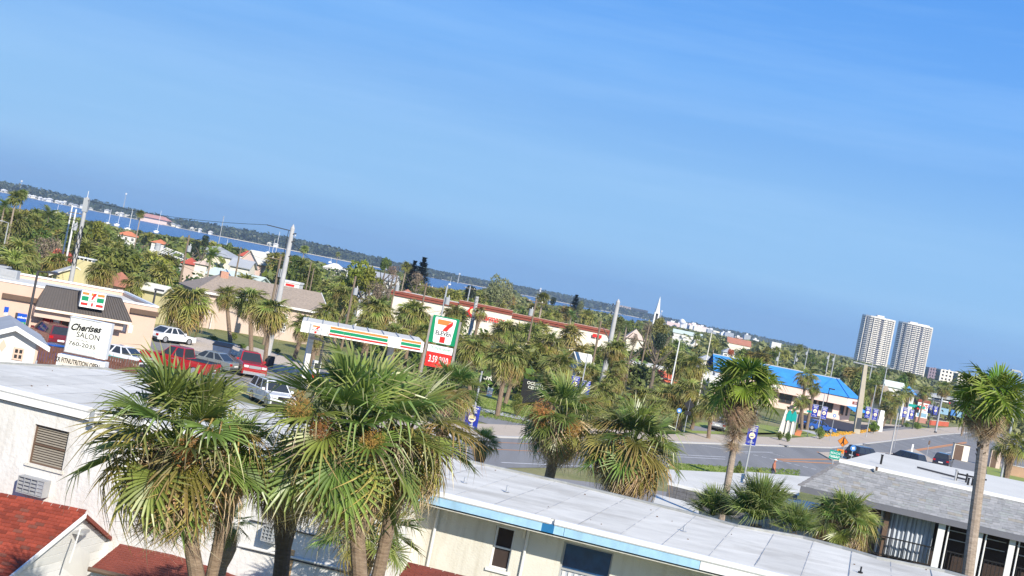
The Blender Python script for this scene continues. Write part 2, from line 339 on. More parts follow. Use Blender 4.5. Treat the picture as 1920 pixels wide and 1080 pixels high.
mb.add(vs, [(i, i + 1, k + i + 1, k + i) for i in range(k - 1)]); struct('water', mb, M['water'])
def strip(poly, off):
    """polyline offset to its left by off"""
    o = []
    for i, p in enumerate(poly):
        a = poly[max(i - 1, 0)]; b = poly[min(i + 1, len(poly) - 1)]; d = Vector((b[0] - a[0], b[1] - a[1])).normalized()
        o.append((p[0] - d.y * off, p[1] + d.x * off))
    return o
KF = [(-46, 29.5), (2, 105.7), (19.6, 133.5), (40, 165), (60.5, 211), (84, 264), (120, 340)]
KN = [(-30, 37.5), (2.2, 88.6), (16.7, 111.5), (30, 122), (50, 142), (70, 186), (98, 246), (138, 330)]
def ribbon(name, a, b, z, m, kind='structure'):
    mb = MB(); mb.flat([(*p, z) for p in a] + [(*p, z) for p in reversed(b)]); return struct(name, mb, m)
ribbon('road', KF, KN, .02, M['asphalt'])
SW = strip(KF, 4.9)
def slab(name, pts, z, m):
    mb = MB(); mb.prism([(*p, 0) for p in pts], (0, 0, z)); return struct(name, mb, m)
slab('pavement', strip(KF, .25) + SW[::-1], .13, M['pave'])
slab('kerb', KF + strip(KF, .245)[::-1], .14, M['kerb'])
def gpoly(name, pts, z, m):
    mb = MB(); mb.flat([G(x, y, z) for x, y in pts]); return struct(name, mb, m)
def gslab(name, pts, z, m):
    mb = MB(); mb.prism([G(x, y, z) - Vector((0, 0, z)) for x, y in pts], (0, 0, z)); return struct(name, mb, m)
gpoly('parking_lot', [(-150, 590), (20, 600), (330, 645), (420, 655), (500, 672), (600, 690), (820, 740), (880, 770), (872, 800), (600, 730), (300, 720), (-150, 800)], .03, M['lot'])
gpoly('driveway', [(893, 777), (990, 797), (1060, 815), (1040, 825), (955, 806), (895, 789)], .03, M['asphalt'])
gpoly('path', [(900, 764), (990, 783), (1040, 792), (1040, 797), (980, 788), (898, 770)], .04, M['kerb'])
gpoly('lawn', [(876, 732), (985, 752), (1040, 770), (1040, 790), (985, 780), (876, 757)], .025, M['lawn'])
gpoly('driveway', [(1290, 792), (1335, 800), (1345, 815), (1300, 812)], .03, M['lot'])
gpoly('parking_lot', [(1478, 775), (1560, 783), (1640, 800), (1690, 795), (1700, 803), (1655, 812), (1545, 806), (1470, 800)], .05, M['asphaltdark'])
gpoly('lawn', [(1420, 795), (1500, 806), (1560, 812), (1700, 806), (1730, 800), (1745, 804), (1700, 812), (1590, 822), (1530, 821), (1400, 811), (1265, 806), (1262, 812), (1390, 815), (1262, 790)], .045, M['lawn'])
gslab('path', [(1500, 806), (1512, 806), (1570, 818), (1600, 824), (1560, 824)], .06, M['kerb'])
gpoly('path', [(1480, 768), (1600, 795), (1690, 800), (1690, 797), (1600, 790), (1480, 764)], .07, M['pave'])
gpoly('driveway', [(1640, 806), (1700, 800), (1745, 808), (1700, 812)], .06, M['lot'])
gslab('traffic_island', [(1535, 848), (1600, 846), (1690, 850), (1690, 858), (1560, 862)], .13, M['pave'])
gslab('traffic_island', [(1688, 846), (1714, 841), (1757, 866), (1740, 874)], .13, M['pave'])
gpoly('lawn', [(1255, 866), (1380, 878), (1440, 884), (1500, 892), (1515, 900), (1420, 897), (1255, 885)], .05, M['lawn'])
gslab('pavement', [(1255, 884), (1360, 890), (1420, 897), (1400, 905), (1255, 898)], .10, M['pave'])
gpoly('pavement', [(840, 874), (1000, 892), (1100, 903), (1250, 922), (1300, 960), (1300, 1060), (840, 960)], .03, M['lot'])
gpoly('lawn', [(1850, 870), (1925, 885), (1925, 918), (1850, 895)], .05, M['lawn'])
gpoly('path', [(1872, 868), (1925, 878), (1925, 896), (1880, 882)], .06, M['pave'])
gslab('planting_bed', [(330, 636), (372, 632), (480, 652), (560, 676), (600, 700), (560, 703), (500, 690), (420, 668), (340, 650)], .08, M['gravel'])
# painted markings
mbw, mbo = MB(), MB()
def mark(mb, p, q, w=.12, z=.03):
    a, b = G(*p, z), G(*q, z); d = (b - a); d.z = 0; s = Vector((-d.y, d.x, 0)).normalized() * w / 2
    mb.add([a - s, b - s, b + s, a + s], [(0, 1, 2, 3)])
for p, q in [((1150, 846), (1360, 857)), ((1150, 850), (1360, 861)), ((1390, 847), (1449, 848)), ((940, 867), (1130, 876)), ((1316, 835), (1352, 841)), ((1305, 875), (1362, 878)), ((1438, 848), (1470, 856)), ((1765, 840), (1777, 842)), ((1745, 845), (1757, 847)), ((1771, 850), (1787, 847)), ((1478, 887), (1500, 893))]:
    mark(mbw, p, q, .16)
for i in range(9):
    x = 1397 + i * 15.5; y = 849 + (x - 1397) * .235; mark(mbw, (x, y), (x + 9, y + 2.1), .28)
for x, y in [(1755, 818), (1766, 820), (1776, 822), (1786, 824), (1778, 816), (1787, 817), (1796, 819), (1742, 821), (1731, 824)]: mark(mbw, (x - 2.4, y - .4), (x + 2.4, y + .4), .5)
struct('road_markings', mbw, M['paintwhite'])
for p, q, w in [((880, 827), (1130, 838), .14), ((880, 840), (1130, 852), .14), ((1454, 861), (1570, 861), .42), ((1466, 864), (1566, 869), .42), ((1700, 846), (1812, 829), .42), ((1688, 850), (1812, 831), .25), ((1533, 847), (1556, 860), .3)]:
    mark(mbo, p, q, w, .032)
struct('road_markings', mbo, M['paintorange'])
for (px, py) in [(1470, 835), (1730, 862), (1625, 833)]:
    mb = MB(); p = G(px, py, .15); mb.box(p.x - .5, p.x + .5, p.y - .3, p.y + .3, .141, .16); tag(mb.build('drain_grate', M['black']), 'dark kerbside drain grate at the edge of the road', 'drain grate', 'kerbside drains')

# ================================================================== buildings
def whole(mb, F, u0, u1, z0, z1, n0, n1, holes, m=0):
    """a wall slab with rectangular openings"""
    us = sorted({u0, u1, *[h[0] for h in holes], *[h[1] for h in holes]}); zs = sorted({z0, z1, *[h[2] for h in holes], *[h[3] for h in holes]})
    for i in range(len(us) - 1):
        for j in range(len(zs) - 1):
            cu, cz = (us[i] + us[i + 1]) / 2, (zs[j] + zs[j + 1]) / 2
            if any(h[0] < cu < h[1] and h[2] < cz < h[3] for h in holes): continue
            mb.fbox(F, us[i], us[i + 1], n0, n1, zs[j], zs[j + 1], m)
def window(F, u0, u1, z0, z1, n, root, fm='grey', pane='glass', mid=True, depth=.12, fr=.045, blind=None, panes=(1, 2), sill=None):
    """frame, panes set back in the opening"""
    mb = MB()
    for a, b, c, d in ((u0, u1, z0, z0 + fr), (u0, u1, z1 - fr, z1), (u0, u0 + fr, z0 + fr, z1 - fr), (u1 - fr, u1, z0 + fr, z1 - fr)): mb.fbox(F, a, b, n - depth + .05, n - depth, c, d)
    nu, nz = panes
    for i in range(1, nz): z = z0 + (z1 - z0) * i / nz; mb.fbox(F, u0 + fr, u1 - fr, n - depth + .06, n - depth + .001, z - fr * .45, z + fr * .45)
    for i in range(1, nu): u = u0 + (u1 - u0) * i / nu; mb.fbox(F, u - fr * .4, u + fr * .4, n - depth + .055, n - depth + .002, z0 + fr, z1 - fr)
    w = mb.build('window', M[fm], root)
    for i in range(nz):
        mb = MB(); a = z0 + fr * .7 + (z1 - z0 - fr) * i / nz; b = z0 + (z1 - z0) * (i + 1) / nz - fr * .5
        mb.fbox(F, u0 + fr * .8, u1 - fr * .8, n - depth + .02 - .012 * i, n - depth + .008 - .012 * i, a, b); mb.build('pane', M[pane] if not isinstance(pane, list) else M[pane[i]], w)
    if blind:
        mb = MB(); z = z0 + fr
        while z < z1 - fr: mb.fbox(F, u0 + fr, u1 - fr, n - depth + .03, n - depth + .022, z, z + .038); z += .062
        b = mb.build('blind', M[blind], w); b['kind'] = 'stuff'
    if sill:
        mb = MB(); mb.fbox(F, u0 - .06, u1 + .06, n + .05, n - depth, z0 - .07, z0 - .004); mb.build('sill', M[sill], w)
    return w
# ---------------- the long motel in the foreground
p0, p1 = G(0, 722, 6), G(1400, 1060, 6); MF = Fr(p0, p1)
motel = thing('motel', 'long white flat-roofed motel with light blue fascia board in the foreground', 'building', (p0.x, p0.y, 0))
ROOFFAR = [(-60, 668), (0, 675), (110, 681), (200, 686), (262, 700), (560, 777), (872, 857), (1065, 900), (1300, 957), (1385, 980), (1507, 1001), (1580, 1020), (1645, 1039), (1772, 1064), (1830, 1080), (2010, 1128)]
fp = []
for x, y in ROOFFAR:
    p = G(x, y, 6.1); q = p - MF.o; q.z = 0; fp.append((q.dot(MF.u), q.dot(MF.n)))
fp.sort()
def fardepth(u):
    if u <= fp[0][0]: return fp[0][1]
    for (a, na), (b, nb) in zip(fp, fp[1:]):
        if a <= u <= b: return na + (nb - na) * (u - a) / max(b - a, 1e-6)
    return fp[-1][1]
mb = MB(); P = MF.P; uA, uB = -4.0, 27.0
edge = [uA] + [u for u, n in fp if uA < u < uB] + [uB]
mb.prism([P(uA, -.03, 5.80), P(uB, -.03, 5.80)] + [P(u, fardepth(u) + .05, 5.80) for u in reversed(edge)], (0, 0, .18)); mb.build('roof_deck', M['white'], motel)
random.seed(3); u = uA; k = 0
while u < uB:
    w = 1.02 + random.uniform(-.05, .05); e = min(u + w, uB); z = 5.985 + (k % 2) * .006 + random.uniform(0, .003)
    mb = MB(); segs = 5; pts = []
    for i in range(segs + 1):
        t = i / segs
        n0, n1 = fardepth(u) + .10, fardepth(e + .05) + .10
        wob = random.uniform(-.03, .03)
        pts.append((P(u + wob, -.02 + (n0 + .02) * t, z + .004 * random.random()), P(e + .05, -.02 + (n1 + .02) * t, z - .003)))
    vs = [q for pr in pts for q in pr]; mb.add(vs, [(2 * i, 2 * i + 1, 2 * i + 3, 2 * i + 2) for i in range(segs)])
    # torn, dirt filled lap of the sheet as its own thickness
    for i in range(segs):
        a, b = pts[i][0], pts[i + 1][0]; d = Vector((0, 0, -.012)); mb.add([a, b, b + d, a + d], [(0, 1, 2, 3)])
    mb.build('roof_sheet', M['roofwhite'], motel)
    if k > 2:
        mb = MB(); j = 0
        for i in range(segs * 4):
            t0, t1 = i / (segs * 4), (i + 1.0) / (segs * 4)
            if random.random() < .15: continue
            n0 = fardepth(u); a, b = -.02 + (n0 + .1) * t0, -.02 + (n0 + .1) * t1; ww = random.uniform(.003, .009)
            mb.fbox(MF, u - ww, u + ww, a, b, z - .01, z + .009)
        mb.build('seam_tar', M['grey'], motel)['kind'] = 'stuff'
    u = e; k += 1
mb = MB()
for a, b in zip(edge, edge[1:]):
    na, nb = fardepth(a), fardepth(b); mb.hexa([P(a, na + .1, 5.8), P(b, nb + .1, 5.8), P(b, nb, 5.8), P(a, na, 5.8), P(a, na + .1, 6.05), P(b, nb + .1, 6.05), P(b, nb, 6.05), P(a, na, 6.05)])
mb.build('roof_kerb', mat('roof edge metal', (.30, .31, .30), .7, .2, 3, stain=.4), motel)
uw = MF.hit(482, 850)[0]; ub = MF.hit(1316, 1040)[0]; um = MF.hit(1043, 972)[0]; us_ = MF.hit(765, 960)[0]; up = MF.hit(1020, 968)[0]
for a, b in ((uA, MF.hit(172, 765)[0]), (MF.hit(181, 768)[0], uw), (uw + .01, MF.hit(1034, 965)[0]), (MF.hit(1043, 968)[0], uB)):
    mb = MB(); mb.fbox(MF, a, b, .06, -.03, 5.885, 6.0); mb.fbox(MF, a, b, .045, .0, 5.865, 5.885); mb.build('drip_edge', M['white2'], motel)
for a, b, m in ((uA, MF.hit(172, 765)[0], 'white2'), (MF.hit(181, 768)[0], uw, 'white2'), (uw, up, 'bluepaint'), (up, um, 'bluedark'), (um, MF.hit(1062, 975)[0], 'bluepaint'), (MF.hit(1062, 975)[0] + .012, ub, 'bluepaint'), (ub + .01, ub + 6, 'white2'), (ub + 6.01, uB, 'white2')):
    mb = MB(); mb.fbox(MF, a, b, .028, -.03, 5.665, 5.863); mb.build('fascia_board', M[m], motel)
mb = MB(); mb.fbox(MF, us_ - .02, uB, -.031, -.9, 5.60, 5.63); mb.build('soffit', M['cream'], motel)
# wall openings
def rect(F, pts, off):
    us = [F.hit(x, y, off) for x, y in pts]; return (min(a for a, _ in us[:1] + us[3:]), max(a for a, _ in us[1:3]), min(z for _, z in us[2:]), max(z for _, z in us[:2]))
wl = MF.par(-.12); wr = MF.par(-.85)
def R4(F, tl, tr, br, bl):
    a = [F.hit(*p) for p in (tl, tr, br, bl)]
    return ((a[0][0] + a[3][0]) / 2, (a[1][0] + a[2][0]) / 2, (a[2][1] + a[3][1]) / 2, (a[0][1] + a[1][1]) / 2)
h1 = R4(wl, (65, 796), (131, 809), (115, 884), (53, 867))
h1b = R4(wl, (498, 905), (560, 920), (548, 985), (486, 970))
mb = MB(); us2 = wl.hit(765, 990)[0]
whole(mb, wl, uA, us2, 0, 5.62, 0, -.25, [h1]); mb.fbox(wl, us2 - .18, us2, -.26, -.9, 0, 5.6)
mb.fbox(wl, uA, uA + .2, -.26, -4, 0, 5.62)
mb.build('wall', M['stucco'], motel)
window(wl, *h1, 0, motel, 'brown', 'screen', blind='blind', sill='cream')
h2 = R4(wr, (930, 985), (967, 992.5), (951, 1074), (917, 1062)); h3 = R4(wr, (1060, 1015), (1153, 1038), (1128, 1140), (1036, 1115))
usr = wr.hit(770, 1000)[0]
more = [(h3[1] + 1.6 + i * 2.9, h3[1] + 2.9 + i * 2.9, 3.9, 5.0) for i in range(3)]
mb = MB(); whole(mb, wr, usr - 1, uB, 0, 5.6, 0, -.25, [h2, h3] + more); mb.fbox(wr, uB - .2, uB, -.26, -3, 0, 5.6); mb.build('wall', M['cream'], motel)
window(wr, *h2, 0, motel, 'white2', 'screen', sill='white2')
window(wr, *h3, 0, motel, 'grey', ['curtain', 'blueglass'], sill='white2')
for hh in more: window(wr, *hh, 0, motel, 'grey', 'glass')
mb = MB()
for k in range(7):
    uu = h3[0] + .08 + k * (h3[1] - h3[0] - .16) / 7; mb.fbox(wr, uu, uu + .07, -.075, -.1, h3[2] + .05, (h3[2] + h3[3]) / 2 - .05)
mb.build('curtain', M['white'], motel)
mb = MB(); mb.fbox(wl, uA, uB, -3.2, -3.3, 0, 5.75); mb.build('rear_wall', M['cream'], motel)
# wall air conditioners with louvred grilles
def ac(F, tl, tr, br, bl, label, prot=.30):
    u0, u1, z0, z1 = R4(F, tl, tr, br, bl); p = F.P((u0 + u1) / 2, 0, z0)
    r = thing('air_conditioner', label, 'air conditioner', p, 'air conditioners in the motel wall')
    mb = MB(); mb.fbox(F, u0, u1, prot, .001, z0, z0 + .02); mb.fbox(F, u0, u1, prot, .001, z1 - .02, z1); mb.fbox(F, u0, u0 + .02, prot, .001, z0 + .02, z1 - .02); mb.fbox(F, u1 - .02, u1, prot, .001, z0 + .02, z1 - .02)
    mb.fbox(F, u0 + .02, u1 - .02, prot - .06, .01, z0 + .02, z1 - .02); mb.build('casing', M['grey'], r)
    for i in range(4):
        z = z0 + .035 + i * (z1 - z0 - .05) / 4; mb = MB(); mb.fbox(F, u0 + .02, u1 - .02, prot, prot - .02, z, z + .016); mb.build('slat', M['galv'], r)
    for i in range(3):
        u = u0 + (u1 - u0) * (.25 + .25 * i); mb = MB(); mb.fbox(F, u - .008, u + .008, prot + .004, prot - .018, z0 + .02, z1 - .02); mb.build('bar', M['galv'], r)
    mb = MB(); mb.fbox(F, u1 - (u1 - u0) * .3, u1 - .03, prot - .02, prot - .05, z0 + .03, z1 - .03); mb.build('vent_panel', M['galv'], r)
ac(wl, (48, 890), (97, 901), (90, 931), (41, 921), 'grey wall air conditioner below the motel window at the far left')
ac(wl, (503, 982), (530, 988), (522, 1016), (497, 1011), 'grey wall air conditioner half hidden behind the dark palm trunk')
# conduits, rust and pipes
for (a, b, r_) in (((470, 975), (700, 1030), .022), ((430, 1018), (760, 1092), .03), ((455, 1026), (760, 1100), .02)):
    q0, q1 = wl.hit(*a), wl.hit(*b); mb = MB(); mb.tube([wl.P(q0[0], .04, q0[1]), wl.P(q1[0], .04, q1[1])], r_, 6); mb.build('conduit', M['dark'] if r_ < .03 else M['white'], motel)
q = wl.hit(545, 1050); mb = MB(); mb.fbox(wl, q[0] - .09, q[0] + .07, .004, .001, 2, q[1] + .25); mb.build('rust_streak', mat('rust stain on white wall', (.60, .38, .20), .9, .25, 4), motel)
for (a, b) in (((825, 943), (801, 1063)), ((996, 972), (969, 1084)),):
    q0, q1 = wr.hit(*a, .05), wr.hit(*b, .05); mb = MB(); mb.tube([wr.P(q0[0], .05, 5.6), wr.P(q0[0], .05, 2.5)], .035, 8); mb.build('downpipe', M['white'], motel)
q = wr.hit(985, 990, .05); mb = MB(); mb.fbox(wr, q[0] - .03, q[0] + .03, .03, .001, q[1] - .25, q[1] + .25); mb.build('cable_box', M['tan'], motel)
q = MF.hit(176, 775, .03); mb = MB(); mb.fbox(MF, q[0] - .07, q[0] + .04, .07, -.02, 5.55, 5.92); mb.fbox(MF, q[0] - .05, q[0] + .02, .072, .06, 5.6, 5.8, 0); mb.build('downpipe_head', M['galv'], motel)
for x, y, hh in [(871, 905, .14), (950, 922, .16), (1282, 996, .14), (67, 684, .13)]:
    g = G(x, y, 6.0); mb = MB(); mb.cyl(g, g + Vector((0, 0, hh)), .028, n=10); mb.cyl(g, g + Vector((0, 0, .012)), .08, .05, n=10); mb.build('vent_pipe', M['galv'], motel)
g = G(1613, 1074, 6.0); mb = MB(); mb.cyl(g, g + Vector((0, 0, .15)), .022, n=8); mb.cyl(g, g + Vector((0, 0, .03)), .06, n=10); mb.build('vent_pipe', M['black'], motel)
random.seed(31)
M['tarstain'] = mat('rusty brown water stain', (.56, .52, .43), .9, .1, 6)
M['patchfelt'] = mat('repair patch felt', (.50, .49, .45), .9, .12, 3)
for i in range(0):   # felt repair patches and puddle stains on the long roof
    x0 = random.uniform(-3, 24) if i > 4 else random.uniform(14.5, 17.5); d0 = fardepth(x0); c = random.uniform(.15, .8) * d0; nn_ = 11; big = random.uniform(.12, .34) if i > 4 else random.uniform(.3, .6)
    pts = [MF.P(x0 + big * random.uniform(.8, 1.2) * cos(2 * pi * k / nn_) * .8, c + big * random.uniform(.35, .6) * sin(2 * pi * k / nn_), 6.006 + i * .0004) for k in range(nn_)]
    mb = MB(); mb.flat(pts); mb.build('repair_patch' if i % 2 else 'water_stain', M['patchfelt' if i % 2 else 'tarstain'], motel)
for i in range(40):
    x0 = random.uniform(-3, 24); c = fardepth(x0) * random.uniform(.05, .95); p = MF.P(x0, c, 6.005); s_ = random.uniform(.004, .011); mb = MB(); mb.box(p.x - s_ * 2, p.x + s_ * 2, p.y - s_, p.y + s_, 5.99, 6.008 + s_ * .5); mb.build('debris', M['brown'], motel)
# ---------------- red shingled cottages below the motel
def shingle_plane(root, r0, r1, e0, e1, m, ex=.13, wd=.22, seed=0, base='shdull', margin=30, alt=None):
    """individual shingles laid in courses from eave (e0-e1) to ridge (r0-r1)"""
    random.seed(seed); r0, r1, e0, e1 = map(Vector, (r0, r1, e0, e1)); nrm = (e1 - e0).cross(r0 - e0).normalized()
    if nrm.z < 0: nrm = -nrm
    mb = MB(); mb.prism([e0, e1, r1, r0], -nrm * .08); mb.build('roof_deck', M[base], root)
    me = {}
    sl_ = (r0 - e0).length; rows = int(sl_ / ex); cnt = 0; L = rootloc(root)
    for j in range(rows + 1):
        t = j * ex / sl_
        a = e0.lerp(r0, min(t, .999)); b = e1.lerp(r1, min(t, .999)); run = (b - a); ln = run.length; ud = run.normalized(); vd = nrm.cross(ud)
        if vd.z < 0: vd = -vd
        s = -(j % 2) * wd / 2 - random.uniform(0, .04)
        while s < ln:
            s0, s1 = max(0, s), min(ln, s + wd - .012)
            if s1 - s0 > .03:
                c = a + ud * ((s0 + s1) / 2); x, y = proj(c)
                if -margin < x < 1920 + margin and y < 1080 + margin and cnt < 298:
                    w2 = (s1 - s0) / 2; key = round(w2, 2)
                    if key not in me:
                        q = MB(); q.hexa([(-w2, 0, 0), (w2, 0, 0), (w2, ex * 1.15, -.004), (-w2, ex * 1.15, -.004), (-w2, 0, .016), (w2, 0, .016), (w2, ex * 1.15, .004), (-w2, ex * 1.15, .004)]); me[key] = q.mesh('shingle', M[m])
                    o = bpy.data.objects.new('shingle', me[key]); COL.objects.link(o); o.parent = root
                    if random.random() < .11 and alt: 
                        o.data = me[key].copy(); o.data.materials[0] = M[alt]
                    Rm = Matrix((ud, vd, nrm)).transposed().to_4x4(); o.matrix_local = Matrix.Translation(c - L + nrm * .003) @ Rm
                    cnt += 1
            s += wd
    return cnt
apx = at(160, 963, 33.6); lf = at(12, 1084, 31.3); rf = at(226, 1023, 36.3)
cotA = thing('cottage', 'white gabled cottage with bright red shingle roof at the lower left corner', 'cottage', (apx.x, apx.y, 0))
r0 = Vector((apx.x - 4.5, apx.y, apx.z)); e0 = Vector((lf.x - 4.0, lf.y, lf.z))
shingle_plane(cotA, r0, apx, e0, lf, 'shred', .125, .21, 5, alt='shbrown')
mb = MB(); nn = Vector((0, 0, -.08)); mb.prism([apx + Vector((0, 0, .01)), rf + Vector((0, 0, .01)), rf + Vector((-4, .3, .01)), r0 + Vector((0, 0, .01))], nn); mb.build('rear_roof', M['shdull'], cotA)
gi = Vector((-.10, 0, -.06)); ga, gl, gr = apx + gi, lf + gi, rf + gi
mb = MB(); mb.prism([ga, gl, Vector((gl.x, gl.y, .0)), Vector((gr.x, gr.y, 0)), gr], (-.12, .02, 0)); mb.build('gable_wall', M['white'], cotA)
for i in range(7):   # horizontal siding boards on the gable
    z = apx.z - .35 - i * .22
    def onl(a, b, z): t = (a.z - z) / (a.z - b.z); return a.lerp(b, min(t, 1))
    a, b = onl(ga, gl, z), onl(ga, gr, z); z2 = z - .20; a2, b2 = onl(ga, gl, z2), onl(ga, gr, z2); sh = Vector((.012, -.003, 0)); a.z = b.z = z; a2.z = b2.z = z2
    mb = MB(); mb.prism([a, b, b2, a2], sh); mb.build('siding_board', M['white2'], cotA)
for a, b in ((apx, lf), (apx, rf)):
    mb = MB(); d = (b - a).normalized(); up = Vector((0, 0, 1)); mb.hexa([a + Vector((.0, 0, -.10)), b + Vector((0, 0, -.10)), b + Vector((.04, 0, -.10)), a + Vector((.04, 0, -.10)), a, b, b + Vector((.04, 0, 0)), a + Vector((.04, 0, 0))]); mb.build('rake_board', M['shdull'] if b is rf else M['white2'], cotA)
mb = MB(); q = at(152, 995, 33.8); mb.box(q.x - .12, q.x + .14, q.y - .25, q.y + .25, q.z - .05, q.z + .01); mb.build('gable_vent', M['grey'], cotA)
q = at(130, 1055, 33); mb = MB(); mb.tube([q, q + Vector((.1, 0, .85))], .02, 6); mb.build('downpipe', M['white'], cotA)
# low lean-to
bl, br_ = at(224, 1022, 35.0), at(520, 1083, 35.0); el_, er_ = at(171, 1065, 33.4), at(470, 1132, 33.4)
cotB = thing('cottage', 'low cottage with weathered red shingle roof and brown gutter under the palms', 'cottage', (bl.x, bl.y, 0))
shingle_plane(cotB, bl, br_, el_, er_, 'shdull', .13, .21, 9)
mb = MB(); mb.tube([el_ + Vector((-.05, -.06, -.02)), er_ + Vector((0, -.06, -.02))], .06, 8); mb.build('gutter', M['brown'], cotB)
mb = MB(); mb.prism([Vector((el_.x, el_.y + .1, 0)), Vector((er_.x, er_.y + .1, 0)), Vector((br_.x, br_.y, 0)), Vector((bl.x, bl.y, 0))], (0, 0, el_.z - .12)); mb.build('wall', M['white'], cotB)
ca_, cb_ = at(766, 1056, 31.8), at(960, 1104, 31.8); ce, cf = at(742, 1092, 30.6), at(960, 1142, 30.6)
cotC = thing('cottage', 'small cottage whose red shingle roof corner shows below the blue fascia', 'cottage', (ca_.x, ca_.y, 0))
shingle_plane(cotC, ca_, cb_, ce, cf, 'shdull', .14, .28, 12)
mb = MB(); mb.prism([Vector((ce.x + .1, ce.y + .1, 0)), Vector((cf.x, cf.y + .1, 0)), Vector((cb_.x, cb_.y, 0)), Vector((ca_.x + .05, ca_.y, 0))], (0, 0, ce.z - .12)); mb.build('wall', M['white'], cotC)
# flue pipe between the roofs
g = at(272, 1026, 35.6); fl = thing('flue_pipe', 'rusty white flue pipe with a round cap behind the low red roof', 'flue', (g.x, g.y, 0))
mb = MB(); mb.cyl((g.x, g.y, 0), g + Vector((0, 0, .3)), .075, n=12); mb.build('pipe', mat('rusty white pipe', (.62, .60, .58), .6, .1, 2, stain=.9), fl)
mb = MB(); mb.cyl(g + Vector((0, 0, .36)), g + Vector((0, 0, .42)), .14, .05, n=12); mb.cyl(g + Vector((0, 0, .3)), g + Vector((0, 0, .36)), .05, n=8); mb.build('cap', M['grey'], fl)

# ---------------- grey mansard building at the lower right
e0 = at(1500, 918, 60); e1 = at(1920, 1011, 57.6); e1 = e0 + (e1 - e0) * 1.25
GB = Fr(e0, e1); L = GB.len; ze = 5.2; zt = 6.42
gb = thing('inn_building', 'grey mansard inn with white flat roof, white posts and curtained balcony', 'building', (e0.x, e0.y, 0))
KEEP.append((1495, 845, 1920, 1080, 57))
P = GB.P; hip = 1.4; dp = 15; _b = G(1645, 849, 6.42) - GB.o; _b.z = 0; fr_ = G(1960, 913, 6.42) - GB.o; fr_.z = 0; bu, bn = _b.dot(GB.u), _b.dot(GB.n)
mb = MB()
mb.add([P(0, 0, ze), P(L, 0, ze), P(L, -1.7, zt), P(hip, -1.7, zt)], [(0, 1, 2, 3)])
mb.add([P(0, 0, ze), P(hip, -1.7, zt), P(bu, bn, zt), P(bu - .2, bn, ze)], [(0, 1, 2, 3)])
mb.add([P(0, 0, ze - .02), P(L, 0, ze - .02), P(L, -1.5, ze - .02), P(0.2, -1.5, ze - .02)], [(0, 1, 2, 3)]); mb.build('mansard_deck', M['shslate'], gb)
random.seed(4); mbs = [MB() for _ in range(5)]; rows = 14; slope = Vector((0, 0, zt)) - Vector((0, 0, ze)); MBC = [mat('grey shingle %d' % i, c, .95, .12, 8) for i, c in enumerate([(.235, .24, .245), (.265, .27, .275), (.30, .303, .308), (.27, .255, .225), (.275, .29, .285)])]
for j in range(rows):
    t0, t1 = j / rows, (j + 1.12) / rows; u = hip * t0 - random.random() * .3
    while u < L:
        w = .30; a = max(u, hip * t0); b = min(u + w - .004, L)
        if b > a + .04:
            th = random.choice((.006, .008, .016, .026)); n0, n1 = -1.7 * t0, -1.7 * t1; z0, z1 = ze + (zt - ze) * t0, ze + (zt - ze) * t1
            ci = random.choices(range(5), (3, 5, 3, .6, 1))[0]
            mbs[ci].hexa([P(a, n0, z0 + .002), P(b, n0, z0 + .002), P(b, n1, z1), P(a, n1, z1), P(a, n0 + .01, z0 + th), P(b, n0 + .01, z0 + th), P(b, n1, z1 + .006), P(a, n1, z1 + .006)])
        u += w
for q, m in zip(mbs, MBC): q.build('shingles', m, gb)['kind'] = 'stuff'
mb = MB(); rr = 9
for i in range(rr):
    t = i / rr; c = P(hip * t, -1.7 * t, ze + (zt - ze) * t); c2 = P(hip * (t + 1.1 / rr), -1.7 * (t + 1.1 / rr), ze + (zt - ze) * (t + 1.1 / rr)); s = Vector((.14, .02, 0)); k = Vector((0, 0, .05))
    mb = MB(); mb.hexa([c - s, c + s, c2 + s, c2 - s, c - s + k, c + s + k, c2 + s + k * .5, c2 - s + k * .5]); mb.build('ridge_cap', M['shslate'], gb)
mb = MB(); mb.fbox(GB, 0, L, .03, -.05, ze - .24, ze + .0); mb.build('eave_board', mat('slate fascia paint', (.14, .145, .17), .7, .06, 2), gb)
mb = MB(); mb.fbox(GB, hip - .1, L, -1.62, -1.8, zt - .02, zt + .13); mb.build('parapet_cap', M['white2'], gb)
mb = MB(); mb.prism([P(hip - .05, -1.8, zt - .1), P(L, -1.8, zt - .1), P(fr_.dot(GB.u), fr_.dot(GB.n), zt - .1), P(bu, bn, zt - .1)], (0, 0, .14)); mb.build('flat_roof', M['roofbright'], gb)
for (x, y, hh, m) in [(1651, 872, .8, 'black'), (1643, 882, .25, 'brown'), (1790, 903, .9, 'grey'), (1814, 911, .6, 'black'), (1822, 912, .6, 'black')]:
    g = G(x, y, zt); mb = MB(); mb.cyl(g, g + Vector((0, 0, hh * .6)), .05, n=8); mb.cyl(g + Vector((0, 0, hh * .55)), g + Vector((0, 0, hh * .6)), .07, n=8); mb.build('vent_pipe', M[m], gb)
a, b = G(1720, 876, zt + .1), G(1810, 899, zt + .1); mb = MB(); mb.tube([a, b], .04, 6); mb.build('roof_pipe', M['dark'], gb)
a, b = G(1795, 888, zt + .35), G(1850, 900, zt + .35); mb = MB()
for k in range(3): p = a.lerp(b, k / 3); mb.cyl((p.x, p.y, zt), (p.x, p.y, zt + .45), .04, n=6)
mb.tube([a, b], .04, 6); mb.build('pipe_rack', M['black'], gb)
